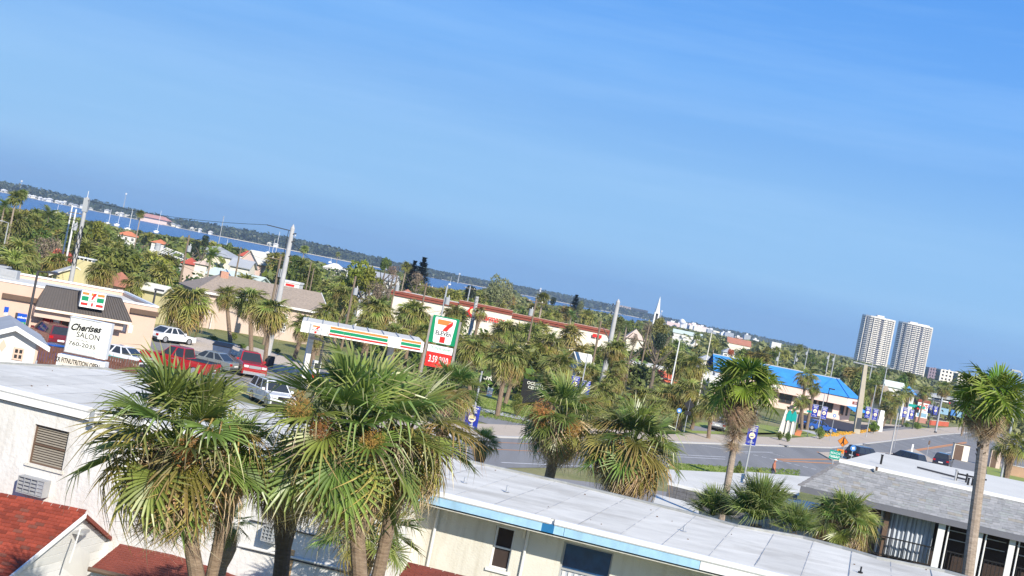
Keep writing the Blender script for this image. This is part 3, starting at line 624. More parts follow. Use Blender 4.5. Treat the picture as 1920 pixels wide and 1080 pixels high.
# balcony bays
W2 = GB.par(-1.6); PF = GB.par(-.35)
mb = MB(); mb.fbox(W2, 3.6, L, 0, -.2, 0, ze - .03); mb.build('rear_wall', M['screen'], gb)
mb = MB(); mb.fbox(GB, 3.6, 3.8, -.5, -1.59, 0, ze - .05); mb.build('end_wall', M['brown'], gb)
mb = MB(); mb.fbox(W2, .9, 3.6, .3, -.1, 0, ze - .04); mb.prism([P(.9, -1.3, 0), P(1.2, -1.3, 0), P(bu, bn + .3, 0), P(bu - .3, bn + .3, 0)], (0, 0, ze - .05)); mb.build('porch_recess', M['maroon'] if 'maroon' in M else M['brown'], gb)
uL = PF.hit(1645, 1000)[0]; u1_ = PF.hit(1757, 1030)[0]
random.seed(8); u = uL
while u < u1_ - .35:   # vertical curtain folds
    mb = MB(); n = -.9 + random.uniform(-.05, .05); mb.add([GB.P(u, n, 3.1), GB.P(u + .09, n + .09, 3.1), GB.P(u + .18, n, 3.1), GB.P(u, n, ze - .05), GB.P(u + .09, n + .09, ze - .05), GB.P(u + .18, n, ze - .05)], [(0, 1, 4, 3), (1, 2, 5, 4)]); mb.build('blind_vane', M['curtain'], gb); u += .185
posts = [PF.hit(x, y)[0] for x, y in ((1763, 1010), (1832, 1030), (1893, 1045))]
for i, u in enumerate(posts + [posts[-1] + 1.5 * (k + 1) for k in range(3)]):
    mb = MB(); mb.fbox(PF, u - (.16 if i == 0 else .12), u + .12, .08, -.08, 0, ze - .24); mb.build('post', M['white2'], gb)
    mb = MB(); mb.tube([PF.P(u + .26, .0, 2), PF.P(u + .26, 0, ze - .25)], .035, 8); mb.build('downpipe', M['white2'], gb)
zr = 3.85
for a, b in [(uL - .2, posts[0] - .18)] + [(posts[i] + .3, posts[i + 1] - .14) for i in range(2)] + [(posts[2] + .3, posts[2] + 2)]:
    mb = MB(); mb.fbox(PF, a, b, .03, -.03, zr, zr + .05); mb.fbox(PF, a, b, .02, -.02, zr - .75, zr - .71); mb.build('railing', M['black'], gb)
    u = a + .06
    while u < b: mb = MB(); mb.fbox(PF, u - .012, u + .012, .012, -.012, zr - .71, zr); mb.build('baluster', M['black'], gb); u += .16
for i in range(3):
    a = posts[i] + .3; b = (posts + [posts[2] + 2])[i + 1] - .14
    for zz in (4.25, 4.62):
        mb = MB(); mb.fbox(W2, a, b, .25, .2, zz, zz + .035); mb.build('window_bar', M['galv'], gb)
# ---------------- low annexes left of it, white roofs over grey siding
def annex(name, label, n0, n1, f0, f1, z, hf, roofm='roofbright', sid='shslate', ex=None):
    a, b = at(*n0, (z - CH) * FL / hv(*n0)[1]), at(*n1, (z - CH) * FL / hv(*n1)[1]); c, d = G(*f1, z), G(*f0, z)
    r = thing(name, label, 'building', (a.x, a.y, 0)); F = Fr(a, b)
    mb = MB(); mb.prism([a - Vector((0, 0, .1)), b - Vector((0, 0, .1)), c - Vector((0, 0, .1)), d - Vector((0, 0, .1))], (0, 0, .1)); mb.build('roof', M[roofm], r)
    mb = MB(); mb.fbox(F, -.05, F.len + .05, .06, -.02, z - .14, z + .02); mb.build('roof_edge', M['white2'], r)
    k = 4
    for j in range(k):
        x = -.02
        while x < F.len:
            w = min(.5, F.len - x); mb = MB(); z1 = z - .15 - hf * j / k; mb.fbox(F, x, x + w - .015, .04 - .0 * j, .0, z1 - hf / k + .01, z1); mb.build('shake', M[sid], r); x += .5
    mb = MB(); mb.fbox(F, .2, F.len - .2, -.3, -.5, 0, z - .15); mb.build('wall', M['cream'], r); return r
annex('annex', 'low white-roofed annex edged with grey siding beside the shaggy palm', (1255, 904), (1400, 940), (1250, 880), (1400, 888), 3.2, .75)
annex('annex', 'low white-roofed annex between the tall thin palm and the grey inn', (1396, 899), (1497, 924), (1398, 884), (1520, 894), 3.4, .62)
annex('annex', 'lowest white roof tucked under the corner of the grey inn', (1440, 945), (1535, 978), (1440, 924), (1540, 945), 3.0, .5)
annex('annex', 'narrow white roof strip just behind the motel roof', (1225, 951), (1310, 973), (1225, 925), (1310, 946), 3.4, .4)
for k in ((1255, 880, 1400, 945, 69), (1396, 884, 1535, 978, 75)): KEEP.append(k)
# ================================================================== convenience store across the road
def Gd(px, py, z): return (z - CH) * FL / hv(px, py)[1]
a, b = at(0, 523, Gd(0, 523, 4.2)), at(297, 574, Gd(297, 574, 4.2)); S = Fr(a, b); P = S.P; SL = S.len
st = thing('store', 'peach stucco convenience store with grey brown metal mansard and white parapet', 'store', (a.x, a.y, 0))
hw = [S.hit(82, 592)[0], S.hit(134, 600)[0]]; hd = [S.hit(150, 600)[0], S.hit(206, 606)[0]]
mb = MB(); whole(mb, S, -9, SL, 0, 4.05, 0, -.25, [(hw[0], hw[1], .9, 2.75), (hd[0], hd[1], .0, 2.75)]); mb.fbox(S, SL - .25, SL, -.26, -13, 0, 4.05); mb.fbox(S, -9, SL - .26, -12.8, -13, 0, 4.05); mb.build('wall', M['peach'], st)
mb = MB(); mb.fbox(S, -9, SL - .2, -.2, -12.9, 3.72, 3.8); mb.build('flat_roof', M['roofbright'], st)
for (u0, u1, n0, n1) in ((-9.05, SL + .06, .07, -.3), (-9.05, SL + .06, -12.7, -13.08), (SL - .28, SL + .06, -.31, -12.69)):
    mb = MB(); mb.fbox(S, u0, u1, n0, n1, 4.06, 4.2); mb.build('parapet_cap', M['white2'], st)
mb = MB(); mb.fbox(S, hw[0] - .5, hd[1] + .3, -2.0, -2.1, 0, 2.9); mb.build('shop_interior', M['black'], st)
wn = window(S, hw[0], hw[1], .9, 2.75, 0, st, 'red', 'glass', panes=(3, 1), fr=.08)
dn = window(S, hd[0], hd[1], 0.05, 2.75, 0, st, 'red', 'glass', panes=(4, 1), fr=.09)
wd_ = (hw[1] - hw[0]) / 3
for i, (m, m2) in enumerate((('red', 'orange'), ('signwhite', 'red'), ('brown', 'red'))):
    u = hw[0] + wd_ * i + .1; mb = MB(); mb.fbox(S, u, u + wd_ - .25, -.05, -.06, 1.1, 2.5); pz = mb.build('poster', M[m], st)
    mb = MB(); mb.fbox(S, u, u + wd_ - .25, -.045, -.049, 2.2, 2.5); mb.build('poster_band', M[m2], pz)
mb = MB(); mb.fbox(S, hd[1] + .02, hd[1] + .25, .12, .0, 0, 3.0); mb.build('door_frame', M['brown'], st)
uL, zL = S.hit(66, 580, 1.3); uR, zR = S.hit(248, 600, 1.3); zb = (zL + zR) / 2; uT0 = S.hit(81, 535, .1)[0]; uT1 = S.hit(229, 553, .1)[0]; zt_ = 4.28
mb = MB(); mb.add([P(uL, 1.3, zb), P(uR, 1.3, zb), P(uT1, .12, zt_), P(uT0 + .2, .12, zt_), P(uL, .0, zb), P(uR, .0, zb)], [(0, 1, 2, 3), (4, 0, 3), (1, 5, 2)]); mb.build('mansard_roof', M['mansard'], st)
mb = MB(); nrm = Vector(P(0, 1.18, 0) - P(0, 0, 0)); 
for i in range(34):
    t = i / 33; a = P(uL + (uR - uL) * t, 1.31, zb + .01); b = P(uT0 + .2 + (uT1 - uT0 - .2) * t, .13, zt_); s = S.u * .022; o = Vector((0, 0, .035)) + S.n * .03; mb.hexa([a - s, a + s, b + s, b - s, a - s + o, a + s + o, b + s + o, b - s + o])
mb.build('seams', mat('mansard seam', (.07, .063, .06), .5, .1, 3), st)['kind'] = 'stuff'
mb = MB(); mb.add([P(uT0 + .2, .11, zt_), P(uT1, .11, zt_), P(uT1, -.4, zt_ + .05), P(uT0 + .2, -.4, zt_ + .05), P(uT0 + .2, .16, zt_ + .06), P(uT1, .16, zt_ + .06)], [(0, 1, 5, 4), (4, 5, 2, 3)]); mb.build('ridge_flashing', M['dark'], st)
mb = MB(); mb.fbox(S, uL, uR, 1.34, 0.05, zb - .20, zb); mb.build('eave_fascia', mat('cream eave', (.80, .66, .52), .8, .04, 1), st)
mb = MB(); mb.fbox(S, uL + .05, uR - .5, .9, .02, zb - .75, zb - .21); mb.build('soffit_beam', M['beige'], st)
for x0, x1, y0 in ((5, 76, 549), (245, 297, 577)):
    a, z = S.hit(x0, y0, .1); b = S.hit(x1, y0 + 12, .1)[0]; mb = MB(); mb.fbox(S, a, b, .25, .01, z - .36, z); mb.build('trim_band', M['brown'], st)
# roundel posters, small notices
for x, y, w, h, m in ((12, 581, .32, .45, 'citiblue'), (11, 588, .25, .25, 'signwhite'), (232, 613, .3, .7, 'signwhite'), (245, 617, .28, .6, 'signwhite')):
    u, z = S.hit(x, y, .02); mb = MB(); mb.fbox(S, u - w / 2, u + w / 2, .02, .001, z - h / 2, z + h / 2); mb.build('notice', M[m], st)
# the store sign: three stripes and a seven
def seven_logo(F, u0, u1, z0, z1, off, root, bars=True, green=True):
    W, Hh = u1 - u0, z1 - z0; X = lambda t: u0 + W * t; Z = lambda t: z0 + Hh * t
    def pf(pts, m, nm): mb = MB(); mb.flat([F.P(X(a), off, Z(b)) for a, b in pts]); mb.build(nm, M[m], root)
    pf([(.10, .98), (.90, .98), (.90, .84), (.74, .79), (.12, .75)] if False else [(.12, .93), (.86, .93), (.70, .83), (.60, .73), (.12, .73)], 'orange', 'numeral_top')
    pf([(.88, .93), (.88, .76), (.74, .63), (.66, .50), (.42, .50), (.50, .63), (.64, .77)], 'red', 'numeral_stroke')
    pf([(.37, .03), (.63, .03), (.63, .27), (.37, .27)], 'red', 'numeral_stem')
    text('ELEVEn', Hh * .16, F, X(.5), Z(.32), off + .004, M['green' if green == 2 else 'ink'], root, bold=.02, sx=.9 * W / Hh * 1.25)
tl, br = S.hit(154, 546, 1.5), S.hit(194, 581, 1.5); tr = S.hit(199, 552, 1.5); u0, u1, z0, z1 = S.hit(151, 560, 1.5)[0], S.hit(197, 566, 1.5)[0], S.hit(171, 578, 1.5)[1], S.hit(177, 548, 1.5)[1]
sg = thing('store_sign', 'square white sign with orange, green and red stripes and a seven on the store roof', 'sign', P(u0, 1.4, z0))
mb = MB(); mb.fbox(S, u0, u1, 1.5, 1.1, z0, z1); mb.build('cabinet', M['signwhite'], sg); mb = MB(); mb.fbox(S, u0 - .05, u1 + .05, 1.08, .5, z0 - .08, z1 - .1); mb.build('mount', M['dark'], sg)
W_, H_ = u1 - u0, z1 - z0; X = lambda t: u0 + W_ * t; Z = lambda t: z0 + H_ * t
for (a, b, c, d, m) in ((.04, .32, .76, .92, 'orange'), (.04, .32, .40, .68, 'green'), (.04, .32, .12, .28, 'red'), (.66, .95, .76, .92, 'orange'), (.66, .95, .40, .68, 'green'), (.66, .95, .12, .28, 'red'), (.40, .60, .76, .92, 'orange'), (.46, .54, .10, .32, 'red')):
    mb = MB(); mb.fbox(S, X(a), X(b), 1.506, 1.5, Z(c), Z(d)); mb.build('stripe', M[m], sg)
mb = MB(); mb.flat([P(X(a), 1.512, Z(b)) for a, b in ((.52, .92), (.62, .94), (.60, .78), (.53, .66), (.51, .52), (.42, .52), (.45, .68))]); mb.build('numeral_stroke', M['red'], sg)
text('ELEVEn', H_ * .10, S, X(.5), Z(.38), 1.512, M['green'], sg, bold=.015)
u0, z1 = S.hit(34, 587, .2); u1, z0 = S.hit(48, 607, .2); cs = thing('bank_sign', 'small blue bank sign on the peach wall left of the store mansard', 'sign', P(u0, .2, z0))
mb = MB(); mb.fbox(S, u0, u1, .2, .01, z0, z1); mb.build('panel', M['citiblue'], cs); mb = MB(); mb.fbox(S, u0 - .15, u0 - .01, .19, .01, z0 - .1, z1); mb.build('return', M['dark'], cs)
mb = MB(); mb.fbox(S, u0, u1, .203, .19, z0 - .12, z0 + .1); mb.build('footer', M['green'], cs)
text('citibank', (z1 - z0) * .22, S, (u0 + u1) / 2, z0 + (z1 - z0) * .5, .21, M['signwhite'], cs, bold=.02); text('24 hour banking', (z1 - z0) * .07, S, (u0 + u1) / 2, z0 + (z1 - z0) * .02, .21, M['signwhite'], cs)
for i, (x, y, w) in enumerate(((5, 516, 1.5), (-8, 508, 1.2))):
    g = G(x + 8, y + 4, 3.85); ac_ = thing('rooftop_unit', ('boxy grey rooftop unit at the left end of the store roof', 'second rooftop unit farther back at the left corner of the store roof')[i], 'air conditioner', g, 'units on the store roof')
    mb = MB(); mb.box(g.x - w / 2, g.x + w / 2, g.y, g.y + .8, 3.8, 4.5); mb.build('casing', M['roofgrey'], ac_); mb = MB(); mb.cyl(g + Vector((0, .4, .65)), g + Vector((0, .4, .72)), .3, n=14); mb.build('fan_guard', M['dark'], ac_); mb = MB(); mb.box(g.x - w / 2 + .1, g.x + w / 2 - .1, g.y - .02, g.y, 3.95, 4.4); mb.build('louvre', M['grey'], ac_)
KEEP.append((-40, 500, 300, 640, 104))
# ---------------- fuel canopy
a, b = at(567, 601, 114), at(796, 641, 118.5); CF = Fr(a, b); zc = (a.z + b.z) / 2; zbm = CF.hit(792, 661)[1]
fc = thing('fuel_canopy', 'long white fuel station canopy with orange, green and red stripes', 'canopy', (a.x, a.y, 0))
CL = CF.len; hh = zc - zbm
BKV = Vector((-.13, 1, 0)) * 7; bk = lambda u, t, z: CF.P(u, -.02, z) + BKV * t
mb = MB(); mb.prism([CF.P(0, 0, zbm), CF.P(CL, 0, zbm), bk(CL, 1, zbm), bk(0, 1, zbm)], (0, 0, hh - .06)); mb.build('deck', M['signwhite'], fc)
mb = MB(); mb.prism([bk(.05, .02, zc - .0599), bk(CL - .05, .02, zc - .0599), bk(CL - .05, .98, zc - .0599), bk(.05, .98, zc - .0599)], (0, 0, .04)); mb.build('deck_top', M['roofbright'], fc)
for i in range(8): u = .4 + i * CL / 8; mb = MB(); mb.prism([bk(u, .02, zc - .02), bk(u + .04, .02, zc - .02), bk(u + .04, .97, zc - .02), bk(u, .97, zc - .02)], (0, 0, .08)); mb.build('roof_rib', M['galv'], fc)
ux = lambda x, y: CF.hit(x, y)[0]
ul, ur = ux(619, 617), ux(783, 648)
for (t0, t1, m) in ((.72, .92, 'orange'), (.38, .66, 'green'), (.14, .30, 'red')):
    for (q0, q1) in ((ul, ux(727, 638)), (ux(752, 642), CL - .25)):
        mb = MB(); mb.fbox(CF, q0, q1, .02, .001, zbm + hh * t0, zbm + hh * t1); mb.build('stripe', M[m], fc)
q0, q1 = ux(584, 608), ux(602, 611); mb = MB(); mb.fbox(CF, q0 - .12, q1 + .1, .15, .0, zbm + .01, zc - .1); mb.build('logo_panel', M['galv'], fc)
mb = MB(); mb.fbox(CF, q0, q1, .16, .15, zbm + .05, zc - .15); lp = mb.build('logo_face', M['signwhite'], fc); seven_logo(CF, q0, q1, zbm + .05, zc - .15, .165, fc, green=True)
for u in (1.8, CL - 1.8): 
    mb = MB(); mb.fbox(CF, u, u + .4, -3, -3.4, 0, zbm); mb.build('column', M['white'], fc)
for u in (1.8, CL - 1.8):
    r = thing('fuel_pump', 'white and red fuel pump under the striped canopy', 'fuel pump', CF.P(u + 1, -3.2, 0), 'pumps under the canopy'); mb = MB(); mb.fbox(CF, u + .8, u + 1.4, -2.9, -3.5, 0, 1.9); mb.build('cabinet', M['signwhite'], r); mb = MB(); mb.fbox(CF, u + .85, u + 1.35, -2.88, -2.9, 1.2, 1.7); mb.build('display', M['glass'], r); mb = MB(); mb.fbox(CF, u + .8, u + 1.4, -2.87, -2.9, .5, .8); mb.build('band', M['red'], r)
KEEP.append((560, 595, 800, 665, 112))
# ---------------- pylon sign
PD = 106; a, b = at(809, 616, PD), at(857, 625, PD); PY = Fr(a, b); PY = Fr(PY.o, PY.o + Vector((1, -.03, 0))); 
def Pq(x, y): return PY.hit(x, y)
u0 = Pq(808, 616)[0]; u1 = Pq(857, 625)[0]; z1 = Pq(838, 595)[1]; z0 = Pq(827, 645)[1]
ps = thing('pylon_sign', 'tall roadside pylon sign with green panel, red seven and fuel price board', 'sign', PY.P((u0 + u1) / 2, 0, 0))
mb = MB(); mb.fbox(PY, u0, u1, .1, -.25, z0, z1); mb.build('cabinet', M['green'], ps)
W_ = u1 - u0; H_ = z1 - z0; mb = MB(); mb.flat([PY.P(u0 + W_ * x, .106, z0 + H_ * y) for x, y in ((.16, .05), (.20, .02), (.80, .02), (.84, .05), (.90, .93), (.87, .96), (.13, .96), (.10, .93))]); mb.build('face', M['signwhite'], ps)
seven_logo(PY, u0 + W_ * .12, u1 - W_ * .12, z0 + H_ * .02, z1 - H_ * .05, .115, ps)
zw0, zw1 = Pq(824, 662)[1], Pq(826, 649)[1]; mb = MB(); mb.fbox(PY, u0 + .05, u1 - .05, .08, -.2, zw0, zw1); mb.build('slogan_panel', M['signwhite'], ps)
text('Oh thank heaven!', .26, PY, (u0 + u1) / 2, zw0 + .22, .09, M['green'], ps, shear=.3, sx=.62)
mb = MB(); mb.fbox(PY, u0 + .05, u1 - .05, .08, -.2, zw0 - 1.1, zw0 - .03); mb.build('price_panel', M['red'], ps); text('3.59 9/10', .5, PY, (u0 + u1) / 2, zw0 - .75, .09, M['signwhite'], ps, bold=.01, sx=.55)
for u in (u0 - .16, u1 + .02): mb = MB(); mb.fbox(PY, u, u + .15, .14, -.22, 0, z1 - .15 + (.0 if u < u0 else .0)); mb.build('post', mat('grey brown sign post', (.30, .27, .25), .7, .08, 2), ps)
KEEP.append((798, 585, 868, 684, 104))
# ---------------- salon sign
SD = 72; a, b = at(128, 625, SD), at(186, 640, SD); SF = Fr(a, b); q = lambda x, y: SF.hit(x, y)
u0, u1 = q(128, 626)[0], q(184, 640)[0]; z1, z0 = q(160, 600)[1], q(152, 664)[1]
ss = thing('salon_sign', 'large pale salon sign with black script lettering and a letter board below', 'sign', SF.P((u0 + u1) / 2, 0, 0))
mb = MB(); mb.fbox(SF, u0 - .06, u1 + .52, 0, -.5, z0 - .05, z1 + .05); mb.build('cabinet', M['signwhite'], ss)
mb = MB(); mb.fbox(SF, u0, u1, .02, .001, z0, z1); mb.build('face', M['signcream'], ss)
for a_, b_, c_, d_ in ((u0 - .04, u0, z0 - .04, z1 + .04), (u0, u1, z1, z1 + .04), (u0, u1, z0 - .04, z0)): mb = MB(); mb.fbox(SF, a_, b_, .04, .001, c_, d_); mb.build('frame_bar', M['grey'], ss)
W_ = u1 - u0; H_ = z1 - z0
text('Cherises', H_ * .19, SF, u0 + W_ * .52, z0 + H_ * .68, .03, M['ink'], ss, shear=.42, bold=.035, sx=.92, rot=.08)
text('SALON', H_ * .16, SF, u0 + W_ * .66, z0 + H_ * .475, .03, M['ink'], ss, bold=.004, sx=.95)
mb = MB(); mb.fbox(SF, u0 + .05, u1 - .05, .026, .021, z0 + H_ * .40, z0 + H_ * .404)
for i in range(9): u = u0 + W_ * (.3 + .045 * i); mb.fbox(SF, u, u + W_ * .03, .03, .026, z0 + H_ * (.375 + .012 * sin(i * 2)), z0 + H_ * (.385 + .012 * sin(i * 2)))
mb.build('flourish', M['ink'], ss)
text('760-2035', H_ * .115, SF, u0 + W_ * .52, z0 + H_ * .21, .03, M['ink'], ss, sx=1.3, bold=.006)
text('FULL SERVICE SALON', H_ * .06, SF, u0 + W_ * .52, z0 + H_ * .075, .03, M['inkblue'], ss, sx=1.05)
mb = MB()
for zz in (.04, .165): mb.fbox(SF, u0 + W_ * .08, u1 - W_ * .05, .03, .024, z0 + H_ * zz, z0 + H_ * (zz + .008))
mb.build('outline', M['inkblue'], ss)
v0, v1 = q(110, 665)[0], q(198, 684)[0]; y1 = q(152, 671)[1]; y0 = y1 - 1.25
mb = MB(); mb.fbox(SF, v0, v1, .15, -.6, y0, y1); mb.build('letter_board_case', M['signwhite'], ss); mb = MB(); mb.fbox(SF, v0 + .1, v1 - .42, .17, .151, y0 + .1, y1 - .1); mb.build('letter_board', mat('warm white board', (.66, .60, .50), .5, .03, 1), ss)
text('XR FITNUTRITION OPEN', .24, SF, (v0 + v1 - .32) / 2, y1 - .38, .18, M['ink'], ss, bold=.02, sx=.60, spacing=1.0); text('BOOTCAMP', .24, SF, (v0 + v1 - .5) / 2, y1 - .74, .18, M['ink'], ss, bold=.02, sx=.7); 
mb = MB(); mb.fbox(SF, u0 + .3, u0 + .5, -.2, -.4, 0, y0); mb.fbox(SF, u1 - .2, u1, -.2, -.4, 0, y0); mb.build('posts', M['brown'], ss)
KEEP.append((100, 590, 215, 700, 70))
# ---------------- small white gabled cottage at the left, grey roof
CD = 76; ap = at(30, 609, CD); ev = at(96, 652, CD); p = at(0, 640, CD); WF = Fr((ap.x - 1, CD - .42, 0), (ap.x, CD, 0))
q = lambda x, y, o=0: WF.hit(x, y, o); ua, za = q(31, 612, .5); ue, ze_ = q(94, 652, .5); hwid = ue - ua
ct = thing('cottage', 'small white gabled cottage with grey roof and peach window trim before the store', 'cottage', WF.P(ua, 0, 0))
P = WF.P
for sgn in (-1, 1):
    mb = MB(); a0, b0 = P(ua, .5, za), P(ua + sgn * hwid, .5, ze_); mb.prism([a0, b0, P(ua + sgn * hwid, -6, ze_), P(ua, -6, za)], (0, 0, -.08)); mb.build('roof_slope', M['roofgrey'], ct)
    mb = MB(); d = Vector((0, 0, -.26)); a0 = P(ua, .53, za + .02); b0 = P(ua + sgn * hwid, .53, ze_ + .02); mb.prism([a0, b0, b0 + d, a0 + d], WF.n * -.05); mb.build('barge_board', M['white2'], ct)
k = (za - ze_) / hwid; ww = hwid - .55; mb = MB(); mb.prism([P(ua, 0, za - .1), P(ua - ww, 0, za - .1 - k * ww), P(ua - ww, 0, 0), P(ua + ww, 0, 0), P(ua + ww, 0, za - .1 - k * ww)], WF.n * -.2); mb.build('gable_wall', M['white'], ct)
wu, wz = q(34, 663); window(WF, wu - .28, wu + .28, wz - .35, wz + .32, .14, ct, 'orange' if False else 'peach', 'glass', panes=(2, 2), fr=.09)
mb = MB(); mb.fbox(WF, ua + ww - .12, ua + ww + .02, .03, .001, 0, za - .1 - k * ww - .1); mb.build('corner_board', M['peach'], ct)
du, dz = q(5, 648); mb = MB(); mb.flat([P(du, .03, dz + .35), P(du - .2, .03, dz), P(du, .03, dz - .35), P(du + .2, .03, dz)]); mb.build('diamond_ornament', M['peach'], ct)
KEEP.append((-30, 600, 98, 700, 72))
# fence behind the sign
a, b = at(60, 650, 86), at(258, 690, 88); FF = Fr(a, b); fn = thing('fence', 'dark brown board fence between the salon sign and the store lot', 'fence', (a.x, a.y, 0))
u = 0; random.seed(2)
while u < FF.len: mb = MB(); mb.fbox(FF, u, u + .145, random.uniform(0, .02), -.03, 0, 2.05 + random.uniform(-.02, .02)); mb.build('board', mat('brown fence board', (.13, .06, .045), .9, .2, 4) if u == 0 else bpy.data.materials['brown fence board'], fn); u += .16
# ---------------- beige gabled hall behind the store
a, b = at(398, 548, Gd(400, 548, 4.0)), at(611, 586, Gd(600, 584, 4.0)); HF = Fr(a, b); HL = HF.len; P = HF.P
hl = thing('hall', 'long beige stucco hall with taupe shingle roof and white gable end', 'building', (a.x, a.y, 0))
lat = [HF.hit(520, 645), HF.hit(530, 622)]; holes = [(HF.hit(x, y)[0] - .18, HF.hit(x, y)[0] + .18, 1.7, 2.9) for x, y in ((444, 610), (456, 612), (466, 614))]
whs = holes + [(HF.hit(522, 640)[0], HF.hit(531, 640)[0] , .9, 3.0)]
mb = MB(); whole(mb, HF, -1.5, HL, 0, 3.95, 0, -.3, whs); mb.fbox(HF, HL - .3, HL, -.31, -9, 0, 3.95); mb.fbox(HF, -1.5, -1.2, -.31, -9, 0, 3.95); mb.build('wall', M['beige'], hl)
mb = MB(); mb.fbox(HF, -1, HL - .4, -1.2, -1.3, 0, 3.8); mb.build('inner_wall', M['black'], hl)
for h in holes: window(HF, *h, 0, hl, 'brown', 'glass', panes=(1, 1))
h = whs[-1]; window(HF, *h, 0, hl, 'white2', 'glass', panes=(2, 6), fr=.08)
ridz = 5.9; ho = .5
mb = MB(); mb.prism([P(-2, ho, 3.85), P(HL + .3, ho, 3.85), P(HL + .3, -4.5, ridz), P(1.6, -4.5, ridz)], (0, 0, .12)); mb.build('roof_slope', M['shtaupe'], hl)
mb = MB(); mb.prism([P(-2, ho, 3.85), P(-2, -9.5, 3.85), P(1.6, -4.5, ridz)], (0, 0, .12)); mb.build('roof_slope', M['shtaupe'], hl)
mb = MB(); mb.prism([P(-2, -9.5, 3.85), P(HL + .3, -9.5, 3.85), P(HL + .3, -4.5, ridz), P(1.6, -4.5, ridz)], (0, 0, .12)); mb.build('roof_slope', M['shtaupe'], hl)
mb = MB(); mb.prism([P(HL, .2, 3.96), P(HL, -9.2, 3.96), P(HL, -4.5, ridz - .05)], HF.u * -.2); mb.build('gable_wall', M['white2'], hl)
for n0, n1, a_, b_ in ((ho, -4.5, 3.85, ridz), (-9.5, -4.5, 3.85, ridz)):
    mb = MB(); mb.prism([P(HL + .31, n0, a_ - .15), P(HL + .31, n1, b_ - .15), P(HL + .31, n1, b_ + .13), P(HL + .31, n0, a_ + .13)], HF.u * .08); mb.build('barge_board', M['white2'], hl)
mb = MB(); mb.fbox(HF, -2, HL + .3, ho + .04, ho - .02, 3.72, 3.96); mb.build('gutter', M['white2'], hl)
ch = HF.hit(420, 520, -3.8); mb = MB(); mb.fbox(HF, ch[0] - .45, ch[0] + .45, -3.6, -4.4, 5, 6.4); mb.build('chimney', mat('salmon brick chimney', (.45, .25, .18), .9, .15, 8), hl)
# porch and rail
pu = HF.hit(380, 600)[0]; mb = MB(); mb.prism([P(pu - 4, 1.2, 0), P(pu + 1.2, 1.2, 0), P(pu + 1.2, 1.2, 3.2)], HF.n * -1.1); mb.build('stair_wall', M['beige'], hl)
for i in range(3): mb = MB(); z = 1.0; mb.fbox(HF, pu - 2 + i * .75, pu - 1.7 + i * .75, 1.25, 1.21, .9 + i * .05, 1.7 + i * .05); mb.build('block_vent', M['dark'], hl)
mb = MB(); mb.tube([P(pu - 3.6, 1.6, .9), P(pu + .6, 1.6, 1.9)], .035, 6)
for t in (0, .5, 1): mb.tube([P(pu - 3.6 + 4.2 * t, 1.6, 0), P(pu - 3.6 + 4.2 * t, 1.6, .9 + t)], .04, 6)
mb.build('handrail', M['white2'], hl)
KEEP.append((362, 512, 605, 640, 150))
# ---------------- generic far houses
def house(px, py, D, w, d, wall, roof, label, rise=1.4, yaw=0.0, kind='gable', hwall=2.8, ov=.4, wins=0, cat='house', name='house', group=None, chim=False, keep=True, flatz=None):
    """(px, py) is the middle of the ridge; the ridge runs along the width"""
    c = at(px, py, D); zr = c.z; ze = zr - rise; r = thing(name, label, cat, (c.x, c.y, 0), group)
    u = Vector((cos(yaw), sin(yaw), 0)); o = Vector((c.x, c.y, 0)) - u * (w / 2) + Vector((u.y, -u.x, 0)) * (d / 2); F = Fr(o, o + u); P = F.P
    mb = MB(); mb.fbox(F, 0, w, 0, -d, 0, ze if kind != 'flat' else zr - .3)
    if kind == 'gable':
        for x in (0.001, w - .2): mb.prism([P(x, 0, ze), P(x, -d, ze), P(x, -d / 2, zr - .08)], F.u * .2)
    mb.build('wall', M[wall], r)
    if kind == 'gable':
        for s in (0, 1):
            n0 = ov if s == 0 else -d - ov; za = ze - rise * ov / (d / 2)
            mb = MB(); mb.prism([P(-ov, n0, za), P(w + ov, n0, za), P(w + ov, -d / 2, zr), P(-ov, -d / 2, zr)], (0, 0, .15)); mb.build('roof_slope', M[roof], r)
    elif kind == 'hip':
        za = ze - .1; k = min(w, d) / 2; A = [P(-ov, ov, za), P(w + ov, ov, za), P(w + ov, -d - ov, za), P(-ov, -d - ov, za)]
        if w >= d: B_ = [P(k, -d / 2, zr), P(w - k, -d / 2, zr)]; fs = [(0, 1, 5, 4), (1, 2, 5), (2, 3, 4, 5), (3, 0, 4)]
        else: B_ = [P(w / 2, -k, zr), P(w / 2, -d + k, zr)]; fs = [(0, 1, 4), (1, 2, 5, 4), (2, 3, 5), (3, 0, 4, 5)]
        mb = MB(); mb.add(A + B_, fs + [(3, 2, 1, 0)]); mb.build('roof', M[roof], r)
    else:
        mb = MB(); mb.fbox(F, -.1, w + .1, .1, -d - .1, zr - .3, zr); mb.build('roof', M[roof], r)
    for i in range(wins):
        a = w * (i + .5) / wins - .5; z = max(ze - 1.6, .8) if kind != 'flat' else zr - 2.2; window(F, a, a + 1.0, z, z + 1.0, .14, r, 'white2', 'glass', panes=(1, 2), fr=.08)
    if chim: mb = MB(); mb.fbox(F, w * .3, w * .3 + .7, -d / 2 + .3, -d / 2 - .4, zr - .4, zr + .9); mb.build('chimney', M['roofterra'], r)
    if keep:
        xs = []; 
        for a in (0, w):
            for z in (zr, zr - rise - .3):
                for n in (0, -d): xs.append(proj(F.P(a, n, z)))
        KEEP.append((min(x for x, _ in xs), min(y for _, y in xs), max(x for x, _ in xs), max(y for _, y in xs), D - d))
    return r, F
yh, F_ = house(143, 500, 168, 5, 5, 'yellow', 'roofbright', 'yellow stucco house with a sloping white-edged roof behind the store', rise=1.3, yaw=1.9, kind='gable', wins=0, keep=True)
